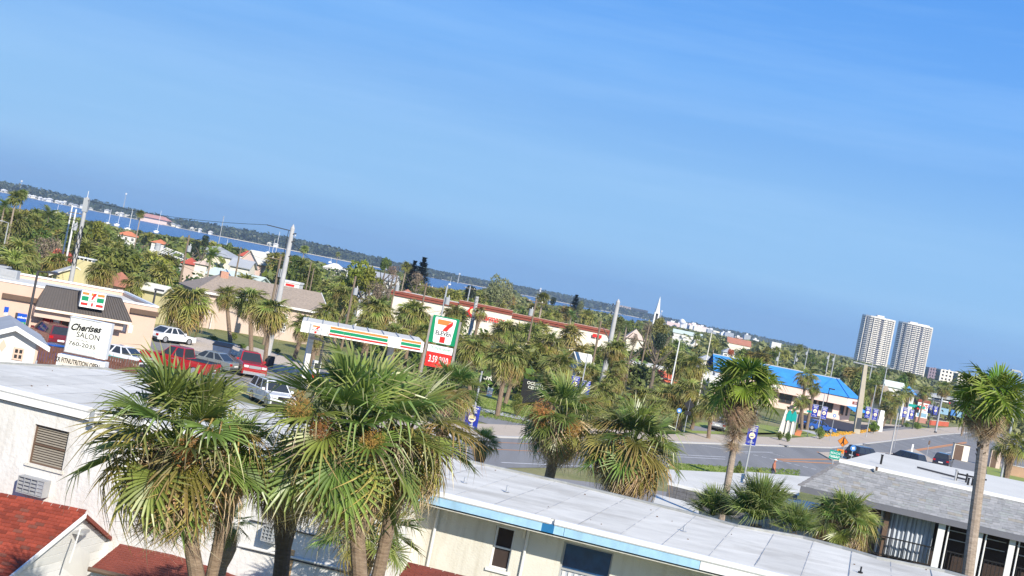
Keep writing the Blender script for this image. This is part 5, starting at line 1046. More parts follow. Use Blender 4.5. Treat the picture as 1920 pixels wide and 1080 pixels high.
for (px, py, D, rr, ex, lbl) in [(667, 518, 170, .17, 'can', 'timber pole with a grey transformer can left of the fuel canopy sign'), (800, 531, 180, .15, 'arm', 'timber pole with a crossarm in front of the pharmacy parapet'), (839, 535, 165, .13, 'can', 'pale pole with a white transformer just above the green pylon sign'), (1006, 560, 175, .14, 'both', 'busy timber pole with transformers in front of the pharmacy'), (1127, 602, 150, .14, '', 'short dark timber post beside the tall grey pole'), (355, 441, 190, .17, 'can', 'leaning brown timber pole in the left middle distance'), (452, 463, 230, .15, '', 'thin brown timber pole before the mint roof'), (527, 480, 150, .15, 'both', 'dark timber pole with switchgear behind the tallest concrete pole'), (584, 490, 240, .12, '', 'thin bare pole in the green middle distance'), (589, 503, 220, .12, '', 'short leaning bare pole right of the thin one'), (1217, 612, 210, .14, '', 'bare timber pole between the steeple and palms'), (882, 537, 260, .13, 'arm', 'small pale pole with a crossarm behind the pharmacy'), (745, 516, 200, .13, 'can', 'slim timber pole at the left end of the pharmacy'), (1556, 660, 420, .22, 'both', 'left pole of the transformer bank beyond the blue roof'), (1566, 664, 420, .22, 'both', 'right pole of the transformer bank beyond the blue roof'), (1638, 672, 330, .15, '', 'white light pole standing behind the blue roof'), (1493, 662, 380, .16, 'can', 'thin pole with a transformer on the treed slope'), (1516, 652, 420, .16, 'can', 'taller thin pole with a transformer on the treed slope'), (420, 405, 420, .14, '', 'pale slim pole near the river bank'), (1462, 660, 330, .14, 'can', 'pole with white can left of the slope poles')]:
    r, c = pole('utility_pole', lbl, (px, py), D, rr, rr * .75, 'timber' if D < 260 and px != 839 else 'roofgrey', n=8)
    if ex in ('arm', 'both'): arm(r, c, 2.4 if D < 300 else 3.2, -.4, .2)
    if ex in ('can', 'both'): can(r, c, -2.2, .35 if px % 2 else -.35)
    KEEP.append((px - 6, py, px + 3, py + 40, D - 5)); WP[px] = c
def lamp(px, py, D, label, aw, m='roofgrey', lean=1, rr=.08, heads=1, group=None):
    r, c = pole('street_lamp', label, (px, py), D, rr * 1.5, rr, m, group, 'street lamp', n=8)
    for s in ((lean,) if heads == 1 else (-1, 1)):
        mb = MB(); mb.tube([c, c + Vector((s * aw, -.1, .1))], .05, 5); mb.build('arm', M[m], r); mb = MB(); p = c + Vector((s * (aw + .2), -.1, .1)); mb.box(p.x - .38, p.x + .38, p.y - .18, p.y + .18, p.z - .07, p.z + .08); mb.build('lamp_head', M[m], r)
    KEEP.append((px - 8, py, px + 6, py + 45, D - 5)); return r
r = lamp(71, 509, 98, 'brown steel parking light with a long arm before the peach store', .9, 'dark'); 
c = at(50, 612, 98); 
lamp(607, 641, 100, 'dark steel lamp in front of the fuel canopy with a double head', .45, 'dark', heads=2)
lamp(292, 545, 118, 'short dark post at the right end of the peach store', .1, 'dark', heads=1)
lamp(1275, 636, 190, 'white twin headed car park light in the middle distance', .5, 'white', heads=2)
lamp(1335, 622, 175, 'very thin tall light mast left of the tall palm head', .3, 'tan', rr=.05)
lamp(16, 418, 200, 'pale cobra-head street lamp at the far left', .9, 'grey', lean=-1)
lamp(652, 508, 215, 'white cobra-head street lamp in the middle distance', 1.0, 'white', lean=-1)
lamp(1555, 730, 190, 'black lantern post in front of the restaurant', .1, 'black', rr=.05)
lamp(1663, 690, 250, 'slim lamp behind the square concrete pole', .6, 'roofgrey')
lamp(1916, 700, 120, 'pale pole at the right edge of the view', .4, 'roofgrey', lean=-1)
def wire(a, b, sag, label='thin overhead power line crossing the view'):
    mb = MB(); n = 12; mb.tube([a.lerp(b, i / n) + Vector((0, 0, -4 * sag * (i / n) * (1 - i / n))) for i in range(n + 1)], .022, 4)
    o = mb.build('power_line', M['black']); tag(o, label, 'power line', 'overhead lines')
A_, B2, C_, D_, E_ = WP['A'], WP['B'], WP['C'], WP['D'], WP['E']
wire(B2 + Vector((0, 0, -.3)), A_ + Vector((-2.3, 0, -.15)), .5); wire(D_ + Vector((-.5, 0, -.3)), at(1040, 564, 300), 1.0); wire(D_ + Vector((-.5, 0, -1.4)), at(960, 560, 330), 1.2)
wire(WP[667] + Vector((0, 0, -3)), WP[839] + Vector((0, 0, -3)), .8); wire(WP[355] + Vector((0, 0, -4.2)), WP[667] + Vector((0, 0, -4)), 1.0); wire(WP[839] + Vector((0, 0, -2)), WP[1006] + Vector((0, 0, -3)), .8); wire(at(-20, 470, 160), WP[355] + Vector((0, 0, -5)), .8)
wire(WP[1006] + Vector((0, 0, -3.5)), D_ + Vector((0, 0, -6.5)), .5); wire(A_ + Vector((.3, 0, -1.3)), WP[667] + Vector((0, 0, -.2)), .8)
for a_, b_, dz in ((355, 452, -.4), (452, 667, -.5), (667, 745, -.4), (745, 800, -.3), (800, 839, -.3), (839, 1006, -.5), (1006, 1217, -.5), (1217, 1493, -.6), (1493, 1516, -.4), (1516, 1556, -.4), (667, 800, -1.0)):
    if a_ in WP and b_ in WP: wire(WP[a_] + Vector((0, 0, dz)), WP[b_] + Vector((0, 0, dz)), .6)
wire(at(-30, 462, 158), B2 + Vector((0, 0, -2.7)), 1.2); wire(B2 + Vector((0, 0, -2.8)), WP[355] + Vector((0, 0, -.6)), 1.5)
wire(E_, at(1930, 775, 230), 1.0); wire(E_ + Vector((1.2, 0, 0)), WP[1493] + Vector((0, 0, -.5)), 1.2)
# radio masts on the far bank
for px, y0, y1 in ((237, 362, 389), (554, 440, 458), (1013, 544, 556), (1014, 540, 556), (41, 338, 352), (1241, 582, 600), (862, 512, 530)):
    t = at(px, y0, 2600); r = thing('radio_mast', 'thin lattice radio mast on the far wooded bank', 'mast', (t.x, t.y, 0), 'masts on the far bank'); mb = MB(); mb.cyl((t.x, t.y, 0), t, 1.2, .5, n=4); mb.build('lattice', M['roofgrey'], r); mb = MB(); mb.cyl(t - Vector((0, 0, 3)), t, 1.6, n=6); mb.build('antenna_ring', M['white'], r)
# sailing boats: hull, mast, boom
for px, y0, y1, D in ((207, 392, 423, 900), (223, 403, 425, 930), (247, 392, 433, 820), (301, 395, 440, 1000), (422, 466, 478, 900), (523, 434, 480, 900), (514, 448, 482, 960), (503, 470, 482, 1100), (620, 486, 496, 1400), (108, 384, 402, 900), (792, 520, 540, 1500), (846, 518, 535, 1700), (1034, 560, 575, 1900)):
    t = at(px, y0, D); h_ = max(t.z, 6); r = thing('sailboat', 'white moored sailing boat with bare mast on the blue river', 'sailboat', (t.x, t.y, 0), 'sailing boats moored on the river')
    mb = MB(); L_ = 1.7; mb.hexa([(t.x - L_ * .8, t.y - 1, .1), (t.x + L_ * .8, t.y - 1, .1), (t.x + L_ * .8, t.y + 1, .1), (t.x - L_ * .8, t.y + 1, .1), (t.x - L_, t.y - 1.5, 1.3), (t.x + L_ * 1.1, t.y - .3, 1.5), (t.x + L_ * 1.1, t.y + .3, 1.5), (t.x - L_, t.y + 1.5, 1.3)]); mb.build('hull', M['white2'], r)
    mb = MB(); mb.box(t.x - .8, t.x + .7, t.y - .5, t.y + .5, 1.35, 1.8); mb.build('cabin', M['white'], r); mb = MB(); mb.cyl((t.x + .6, t.y, 1.3), (t.x + .6, t.y, h_), .17, .12, n=5); mb.build('mast', M['white2'], r); mb = MB(); mb.tube([(t.x + .6, t.y, 2.8), (t.x - 1.4, t.y, 3.0)], .12, 5); mb.build('boom', M['inkblue'], r)
# white roof frame (bare aluminium trusses) in the left middle distance
c = at(328, 472, 290); tr_ = thing('screen_enclosure', 'white slatted metal frame roof among the trees left of the date palm', 'screen enclosure', (c.x, c.y, 0))
for i in range(14):
    x = c.x - 3.2 + i * .5; mb = MB(); mb.tube([(x - 1.2, c.y - 3, c.z - .6 - i * .07), (x, c.y, c.z + .8 - i * .1), (x + .3, c.y + 3, c.z - .1 - i * .1)], .09, 4); mb.build('truss', M['white2'], tr_)
for k in (-3, 0, 3): mb = MB(); mb.tube([(c.x - 3.6, c.y + k, c.z - .4 + (1.0 if k == 0 else 0)), (c.x + 3.6, c.y + k, c.z - 1.2 + (.9 if k == 0 else 0))], .09, 4); mb.build('purlin', M['white2'], tr_)
mb = MB(); mb.box(c.x - 3.6, c.x + 3.6, c.y - 3, c.y + 3, 0, c.z - 1.7); mb.build('base_wall', M['roofgrey'], tr_)
b = at(297, 456, 288); mb = MB(); mb.cyl((b.x, b.y, 0), (b.x, b.y, b.z), .6, n=12); mb.build('tank', M['roofgrey'], tr_); KEEP.append((285, 448, 365, 500, 190))
# ================================================================== banners on lamp poles
def banner(F, uc, zc, w, h, side, root, cloth_only=False):
    mb = MB(); nx = 5; vs = []
    for j in range(7):
        for i in range(nx + 1): vs.append(F.P(uc - w / 2 + w * i / nx, .03 * sin(i * 1.3 + j * .7 + uc), zc - h / 2 + h * j / 6))
    mb.add(vs, [(j * 6 + i, j * 6 + i + 1, j * 6 + i + 7, j * 6 + i + 6) for j in range(6) for i in range(nx)]); b = mb.build('banner', M['banner'], root)
    for z in (zc + h / 2, zc - h / 2): mb = MB(); mb.tube([F.P(uc - w / 2, 0, z), F.P(uc + w / 2, 0, z)], .02, 5); mb.build('rod', M['galv'], b)
    o = .06
    for i, t in enumerate(('DAYTONA', 'BEACH', 'SHORES')): text(t, h * .062, F, uc, zc + h * (.375 - i * .085), o, M['signwhite'], b, bold=.02, sx=1.0)
    for rr, m, oo in ((.165, 'roofterra', o), (.15, 'signcream', o + .004), (.115, 'gold', o + .008)):
        mb = MB(); mb.flat([F.P(uc + h * rr * 1.0 * cos(2 * pi * k / 20), oo, zc - h * .02 + h * rr * sin(2 * pi * k / 20)) for k in range(20)]); mb.build('emblem_disc', M[m], b)
    mb = MB(); mb.flat([F.P(uc - h * .10, o + .012, zc - h * .09), F.P(uc + h * .10, o + .012, zc - h * .09), F.P(uc + h * .08, o + .012, zc - h * .04), F.P(uc - h * .08, o + .012, zc - h * .04)]); mb.build('emblem_band', M['banner'], b)
    for i, t in enumerate(('LIFE IS', 'BETTER HERE')): text(t, h * .045, F, uc, zc - h * (.31 + i * .075), o, M['signwhite'], b, bold=.01, sx=.85)
def bpole(top, base_y, D, banners, label, w=.78):
    t = at(*top, D); r = thing('banner_pole', label, 'banner pole', (t.x, t.y, 0), 'banner poles along the road'); F = Fr((t.x, t.y, 0), (t.x + 1, t.y + .12, 0))
    mb = MB(); mb.cyl((t.x, t.y, 0), t, .075, .05, n=8); mb.build('shaft', M['roofgrey'], r); mb = MB(); mb.cyl((t.x, t.y, 0), (t.x, t.y, .25), .14, .10, n=8); mb.build('base', M['roofgrey'], r)
    for (bx, by, bh) in banners:
        u, z = F.hit(bx, by); hh = bh * D / FL; banner(F, u, z, min(w, hh * .56), hh, 1, r)
        s = 1 if u > 0 else -1
        for zz in (z + hh / 2, z - hh / 2): mb = MB(); mb.tube([F.P(0, 0, zz), F.P(u + s * .1, 0, zz)], .018, 4); mb.build('bracket', M['galv'], r)
bpole((904, 696), 0, 82, [(885, 783, 46)], 'banner pole with a large blue city banner right of the big palms', .9)
bpole((1102, 664), 0, 127, [(1078, 719, 27), (1097, 730, 32)], 'banner pole with two blue banners above the shaggy roadside palm', .8)
bpole((1420, 770), 0, 106, [(1410, 816, 38)], 'banner pole hidden by the tall palm, its blue banner showing at the right', .78)
bpole((1547, 737), 0, 176, [(1528, 770, 23), (1545, 774, 23)], 'banner pole with two blue banners in front of the pink restaurant')
bpole((1643, 722), 0, 203, [(1627, 773, 21), (1641, 777, 21)], 'banner pole with two blue banners right of the square concrete pole')
bpole((1706, 745), 0, 262, [(1697, 773, 19), (1709, 777, 18)], 'banner pole with two blue banners beside the traffic signal pole', .95)
bpole((1752, 742), 0, 285, [(1744, 767, 16), (1754, 770, 16)], 'banner pole with two blue banners right of the white pharmacy sign', .95)
KEEP += [(868, 690, 908, 810, 79), (1068, 700, 1110, 750, 120), (1398, 790, 1425, 840, 100)]
# ================================================================== road signs
def post_sign(px, ytop, D, label, build, cat='road sign', h=None, name='road_sign', group=None, rr=.035):
    t = at(px, ytop, D); r = thing(name, label, cat, (t.x, t.y, 0), group); F = Fr((t.x, t.y, 0), (t.x + 1, t.y + .05, 0)); mb = MB(); mb.cyl((t.x, t.y, 0), t, rr, n=6); mb.build('post', M['galv'], r); build(F, t.z, r); return r
def diamond(m, s=.42, n=.05, u=0, dz=-.1):
    def f(F, z, r):
        mb = MB(); mb.prism([F.P(u, n, z + dz), F.P(u + s, n, z + dz - s), F.P(u, n, z + dz - 2 * s), F.P(u - s, n, z + dz - s)], F.n * -.02); mb.build('panel', M[m], r)
        if m == 'signorange':
            zz = z + dz - s; mb = MB(); mb.flat([F.P(u - .04, n + .01, zz + .16), F.P(u + .04, n + .01, zz + .16), F.P(u + .05, n + .01, zz), F.P(u + .12, n + .01, zz - .2), F.P(u + .06, n + .01, zz - .2), F.P(u, n + .01, zz - .05), F.P(u - .08, n + .01, zz - .2), F.P(u - .13, n + .01, zz - .18), F.P(u - .05, n + .01, zz)]); mb.build('walking_figure', M['ink'], r)
            mb = MB(); mb.cyl(F.P(u + .01, n + .008, zz + .22), F.P(u + .01, n + .012, zz + .22), .05, n=8); mb.build('figure_head', M['ink'], r)
            for k in range(4):
                a = [(0, 1), (1, 0), (0, -1), (-1, 0)]; p, q_ = a[k], a[(k + 1) % 4]; e = .93; pts = [F.P(u + p[0] * s, n + .006, zz + p[1] * s), F.P(u + q_[0] * s, n + .006, zz + q_[1] * s), F.P(u + q_[0] * s * e, n + .006, zz + q_[1] * s * e), F.P(u + p[0] * s * e, n + .006, zz + p[1] * s * e)]; mb = MB(); mb.flat(pts); mb.build('border', M['ink'], r)
    return f
post_sign(1295, 747, 138, 'black back of a diamond road sign seen from behind at the roadside', lambda F, z, r: (diamond('black', .55, .03)(F, z + .02, r), (lambda mb: (mb.fbox(F, -.3, .3, .05, .03, z - 1.65, z - 1.25), mb.build('lower_plate', M['black'], r)))(MB())))
def disc(m1, rr, dz=-.1):
    def f(F, z, r):
        mb = MB(); mb.cyl(F.P(0, .03, z + dz), F.P(0, .05, z + dz), rr, n=16); mb.build('panel', M[m1], r); mb = MB(); mb.flat([F.P(rr * .62 * cos(k * pi / 4 + .2) * (1 if k % 2 else .5), .058, z + dz + rr * .62 * sin(k * pi / 4 + .2) * (1 if k % 2 else .5)) for k in range(8)]); mb.build('symbol', M['signwhite'], r)
    return f
M['signblue'] = mat('mid blue sign face', (.06, .20, .50), .5, .05, 1)
post_sign(1274, 768, 136, 'small blue round sign left of the black diamond sign', disc('signblue', .24))
post_sign(1600, 838, 112, 'blue round sign next to the orange pedestrian sign', disc('signblue', .24))
post_sign(1565, 778, 176, 'blue round sign between the two banner poles by the restaurant', disc('signblue', .22))
t = at(1587, 815, 92); pr = thing('road_sign', 'orange diamond pedestrian warning sign above the teal sign', 'road sign', (t.x, t.y, 0)); F = Fr((t.x, t.y, 0), (t.x + 1, t.y - .05, 0)); mb = MB(); mb.cyl((t.x, t.y, 0), t, .035, n=6); mb.build('post', M['galv'], pr); q = F.hit(1581, 828, .05); diamond('signorange', .36, .05, q[0], q[1] - t.z + .36)(F, t.z, pr)
q = F.hit(1576, 846, .05); mb = MB(); mb.fbox(F, q[0] - .22, q[0] + .22, .05, .02, q[1] - .13, q[1] + .13); mb.build('arrow_plate', M['signorange'], pr); mb = MB(); mb.flat([F.P(q[0] - .14, .056, q[1]), F.P(q[0] - .05, .056, q[1] - .07), F.P(q[0] - .05, .056, q[1] - .02), F.P(q[0] + .12, .056, q[1] - .02), F.P(q[0] + .12, .056, q[1] + .02), F.P(q[0] - .05, .056, q[1] + .02), F.P(q[0] - .05, .056, q[1] + .07)]); mb.build('arrow', M['ink'], pr)
t = at(1566, 843, 88); gs = thing('road_sign', 'teal green beach parking sign just beyond the corner of the shingled roof', 'road sign', (t.x, t.y, 0)); F = Fr((t.x, t.y, 0), (t.x + 1, t.y - .05, 0)); mb = MB(); mb.cyl((t.x, t.y, 0), t, .04, n=6); mb.build('post', M['galv'], gs)
u0, z1 = F.hit(1557, 843, .05); u1, z0 = F.hit(1574, 863, .05); mb = MB(); mb.fbox(F, u0, u1, .05, .02, z0, z1); mb.build('panel', mat('teal road sign', (.0, .27, .20), .5, .05, 1), gs); text('BEACH', .13, F, (u0 + u1) / 2, z1 - .22, .056, M['signwhite'], gs); text('PARKING', .11, F, (u0 + u1) / 2, z1 - .40, .056, M['signwhite'], gs); mb = MB(); mb.fbox(F, u0 + .1, u1 - .1, .056, .05, z0 + .1, z0 + .13); mb.build('underline', M['signwhite'], gs)
def rectsign(m, w, h, lines=3, inkm='red', dz=0):
    def f(F, z, r):
        mb = MB(); mb.fbox(F, -w / 2, w / 2, .05, .02, z - h + dz, z + dz); mb.build('panel', M[m], r)
        for i in range(lines): text(('NO', 'PARKING', 'ANY TIME')[i % 3], h * .12, F, 0, z + dz - h * (.28 + .25 * i), .056, M[inkm], r)
    return f
post_sign(920, 727, 140, 'small white and red notice board on the lawn behind the palms', rectsign('signwhite', .55, .85))
post_sign(1500, 741, 190, 'white back of a sign beside a palm before the restaurant', lambda F, z, r: diamond('signwhite', .4, .03)(F, z + .1, r))
post_sign(1523, 770, 178, 'small teal street name sign left of the banner pole', lambda F, z, r: (lambda mb: (mb.fbox(F, -.7, .3, .05, .02, z - .3, z - .05), mb.build('panel', M['teal'], r)))(MB()))
post_sign(1688, 780, 190, 'slim grey post with a sign plate seen edge-on left of the side road', lambda F, z, r: (lambda mb: (mb.fbox(F, -.1, .1, .05, .02, z - .5, z), mb.build('plate', M['grey'], r)))(MB()))
post_sign(1743, 826, 168, 'thin grey post with a small plate on the right-hand traffic island', lambda F, z, r: (lambda mb: (mb.fbox(F, -.1, .1, .05, .02, z - .5, z), mb.build('plate', M['brown'], r)))(MB()))
post_sign(1712, 833, 172, 'short white bollard sign on the traffic island', lambda F, z, r: (lambda mb: (mb.fbox(F, -.1, .1, .05, .0, 0.2, z), mb.build('sleeve', M['signwhite'], r)))(MB()))
r, c = pole('utility_pole', 'slim concrete pole standing on the near pavement left of the dark cars', (1684, 774), 150, .10, .07, 'concrete', n=8)
# stone monument signs by the lawn
def monument(px, py, D, w, h, label, lines, m='black'):
    c = at(px, py, D); r = thing('monument_sign', label, 'monument sign', (c.x, c.y, 0)); F = Fr((c.x - w / 2, c.y, 0), (c.x + w / 2, c.y, 0)); mb = MB(); mb.fbox(F, 0, w, 0, -.4, 0, c.z + h / 2); mb.build('slab', M[m], r)
    for i, t in enumerate(lines): text(t, h * .22, F, w / 2, c.z + h * (.18 - .32 * i), .03, M['signcream'], r, bold=.02)
    return r
monument(1013, 729, 140, 3.6, 1.3, 'long black monument sign with two rows of pale lettering by the lawn', ('OCEANS WEST', 'CENTER 2500')); KEEP.append((990, 705, 1036, 742, 130))
monument(903, 718, 145, 1.6, 2.4, 'dark upright monument sign between palm trunks at the lawn', ('FOUR', 'WEST')); KEEP.append((893, 700, 915, 745, 135))
# teal surfboard sign
a = G(1462, 816); t = at(1486, 770, a.y); tsb = thing('plaza_sign', 'white plaza sign with two teal pointed boards on cream posts by the road', 'sign', (a.x, a.y, 0)); F = Fr((a.x, a.y, 0), (a.x + 1, a.y - .1, 0)); ztp = t.z
u0 = F.hit(1455, 800)[0]; mb = MB(); mb.prism([F.P(u0 + .35, 0, 0), F.P(u0 + .9, 0, 0), F.P(u0 + 1.0, 0, ztp - .1), F.P(u0 + .75, 0, ztp)], F.n * -.5); mb.build('wing', M['tan'], tsb)
mb = MB(); mb.fbox(F, u0 + .9, u0 + 2.3, -.1, -.2, .4, ztp - .3); mb.build('back_panel', M['grey'], tsb)
for i in range(2):
    u = u0 + 1.15 + i * .6; mb = MB(); mb.fbox(F, u, u + .25, .1, -.1, 0, ztp - 1.2); mb.build('post', M['tan'], tsb); mb = MB(); mb.prism([F.P(u - .17, .1, ztp - 1.3), F.P(u + .42, .1, ztp - 1.3), F.P(u + .42, .1, ztp - .45), F.P(u + .125, .1, ztp + .1), F.P(u - .17, .1, ztp - .45)], F.n * -.12); mb.build('board', M['teal'], tsb)
p = F.P(u0 + 1.9, .8, 0); 
KEEP.append((1450, 765, 1495, 818, 150))
# planter
c = G(1494, 817); r = thing('planter', 'square terracotta planter beside the teal plaza sign', 'planter', c); mb = MB(); mb.hexa([c + Vector(v) for v in ((-.35, -.35, 0), (.35, -.35, 0), (.35, .35, 0), (-.35, .35, 0), (-.45, -.45, .7), (.45, -.45, .7), (.45, .45, .7), (-.45, .45, .7))]); mb.build('tub', M['rooforange'], r); mb = MB(); mb.box(c.x - .5, c.x + .5, c.y - .5, c.y + .5, .7, .78); mb.build('rim', M['roofterra'], r)
# flower bed edge, yellow-orange
rng = random.Random(5); mb = MB()
a, b = G(1542, 820), G(1640, 808)
for i in range(260):
    t = rng.random(); p = a.lerp(b, t) + Vector((rng.uniform(-.5, .5), rng.uniform(-.8, .8), rng.uniform(.05, .3))); s = rng.uniform(.1, .2); mb.ball(p, s, 1, 1, .6, 5, 4)
tag(mb.build('flower_bed', mat('orange bedding flowers', (.62, .33, .04), .9, .3, 4)), 'strip of orange bedding flowers on the verge', 'flower bed', kind='stuff')
# traffic signal mast
TD = 276; a = at(1705, 735, TD); b = G(1700, 805); ms = thing('traffic_signal', 'dark traffic signal mast with a long arm carrying signals and signs over the road', 'traffic signal', (a.x, TD, 0)); F = Fr((a.x, TD, 0), (a.x + 1, TD, 0))
mb = MB(); mb.cyl((a.x, TD, 0), a, .32, .24, n=10); mb.build('mast', M['dark'], ms); e = F.hit(1830, 764); mb = MB(); mb.tube([F.P(0, 0, a.z - .5), F.P(e[0], 0, F.hit(1768, 752)[1]), F.P(e[0] * 1.05, 0, e[1] + .3)], [.18, .14, .1], 8); mb.build('mast_arm', M['galv'], ms)
for (x, y) in ((1783, 756), (1800, 758), (1810, 762)):
    u, z = F.hit(x, y); mb = MB(); mb.fbox(F, u - .5, u + .5, .25, -.1, z - .35, z + .35); s_ = mb.build('signal_head', M['dark'], ms)
    for k in range(3): mb = MB(); mb.cyl(F.P(u - .32 + .32 * k, .24, z), F.P(u - .32 + .32 * k, .30, z), .12, n=10); mb.build('lens', M['black' if k else 'red'], s_)
u, z = F.hit(1718, 762); mb = MB(); mb.fbox(F, u - 1.7, u + 1.7, .1, .05, z - .28, z + .28); mb.build('street_name_sign', M['teal'], ms)
for (x, y, w, hgt, m) in ((1769, 771, 1.9, 1.2, 'inkblue'), (1787, 774, .9, 1.1, 'signblue'), (1803, 778, 1.9, 1.1, 'inkblue')):
    u, z = F.hit(x, y); mb = MB(); mb.fbox(F, u - w / 2, u + w / 2, .1, .05, z - hgt / 2, z + hgt / 2); mb.build('sign_panel', M[m], ms)
u, z = F.hit(1767, 771); mb = MB(); mb.flat([F.P(u - .3, .11, z + .2), F.P(u, .11, z + .3), F.P(u + .2, .11, z), F.P(u + .1, .11, z - .3), F.P(u, .11, z - .05), F.P(u - .25, .11, z + .1)]); mb.build('arrow', M['ink'], ms)
t = at(1767, 745, 262); r = thing('traffic_signal', 'pale blue steel signal pole right of the white pharmacy sign', 'traffic signal', (t.x, t.y, 0)); mb = MB(); mb.cyl((t.x, t.y, 0), t, .2, .15, n=10); mb.build('mast', M['galv'], r); mb = MB(); mb.cyl((t.x, t.y, 0), (t.x, t.y, .4), .32, .25, n=10); mb.build('base', M['dark'], r)
t = at(1717, 770, 258); r = thing('traffic_signal', 'short black pedestrian signal post with a red light', 'traffic signal', (t.x, t.y, 0)); mb = MB(); mb.cyl((t.x, t.y, 0), t, .09, n=8); mb.build('mast', M['dark'], r); mb = MB(); mb.box(t.x - .2, t.x + .5, t.y - .3, t.y, 3.2, 4.3); mb.build('signal_head', M['black'], r); mb = MB(); mb.cyl((t.x + .2, t.y - .3, 4.0), (t.x + .2, t.y - .36, 4.0), .16, n=10); mb.build('lens', M['red'], r)
# pharmacy pylon
t = at(1731, 752, 300); pw = thing('pharmacy_sign', 'white pharmacy monument sign with red letters on a pinkish base', 'sign', (t.x, t.y, 0)); F = Fr((t.x, t.y, 0), (t.x + 1, t.y, 0)); q = lambda x, y: F.hit(x, y); u0, u1 = q(1718, 775)[0], q(1739, 778)[0]; z1 = q(1731, 755)[1]; z0 = q(1727, 783)[1]
mb = MB(); mb.fbox(F, u0, u1, 0, -.5, z0, z1); mb.build('cabinet', M['signwhite'], pw); mb = MB(); mb.fbox(F, u0 - .1, u1 + .1, .1, -.6, z1, z1 + .6); mb.build('cap', M['redtrim'], pw); mb = MB(); mb.fbox(F, u0 + .1, u1 + .1, .15, -.6, 0, z0); mb.build('base', mat('pink block', (.42, .22, .18), .9, .1, 1), pw)
text('CVS', .75, F, (u0 + u1) / 2, z1 - 1.05, .03, M['red'], pw, bold=.03); text('pharmacy', .35, F, (u0 + u1) / 2, z1 - 1.6, .03, M['red'], pw, bold=.01, sx=.8)
mb = MB(); mb.fbox(F, u0 + .15, u1 - .15, .03, .001, z0 + .15, z0 + 1.0); mb.build('message_board', M['inkblue'], pw)
t = at(1656, 770, 225); r = thing('pylon', 'plain white upright slab sign beside the verge palms', 'sign', (t.x, t.y, 0)); mb = MB(); mb.hexa([(t.x - .5, t.y, 0), (t.x + .5, t.y, 0), (t.x + .5, t.y + .3, 0), (t.x - .5, t.y + .3, 0), (t.x - .35, t.y, t.z), (t.x + .25, t.y, t.z), (t.x + .25, t.y + .3, t.z), (t.x - .35, t.y + .3, t.z)]); mb.build('slab', M['signwhite'], r); mb = MB(); mb.box(t.x - .6, t.x + .6, t.y - .1, t.y + .4, 0, .15); mb.build('base', M['kerb'], r)
# electrical cabinets at the right road edge
for x, y, D, w, h, m, lb in ((1802, 850, 192, 2.1, 2.3, 'tan', 'tan and white kiosk cabinet beside the road right of the dark car'), (1867, 862, 190, 1.4, 2.4, 'beige', 'grey brown cabinet behind the right palm trunk')):
    c = at(x, y, D); r = thing('cabinet', lb, 'cabinet', (c.x, c.y, 0)); mb = MB(); mb.box(c.x - w / 2, c.x + w / 2, c.y, c.y + .8, 0, c.z + h / 2); mb.build('casing', M[m], r); mb = MB(); mb.box(c.x - w / 2 + .1, c.x + w * .1, c.y - .02, c.y, c.z - h / 2 + .1, c.z + h / 2 - .1); mb.build('louvre_door', M['brown'], r); mb = MB(); mb.box(c.x - w / 2 - .05, c.x + w / 2 + .05, c.y - .05, c.y + .85, c.z + h / 2, c.z + h / 2 + .06); mb.build('lid', M['brown'], r)
c = G(505, 690); r = thing('litter_bin', 'dark round litter bin beside the tallest concrete pole', 'bin', c); mb = MB(); mb.cyl(c, c + Vector((0, 0, .95)), .30, .33, n=12); mb.build('body', M['dark'], r); mb = MB(); mb.cyl(c + Vector((0, 0, .95)), c + Vector((0, 0, 1.05)), .35, .28, n=12); mb.build('lid', M['black'], r); c0 = G(523, 694)
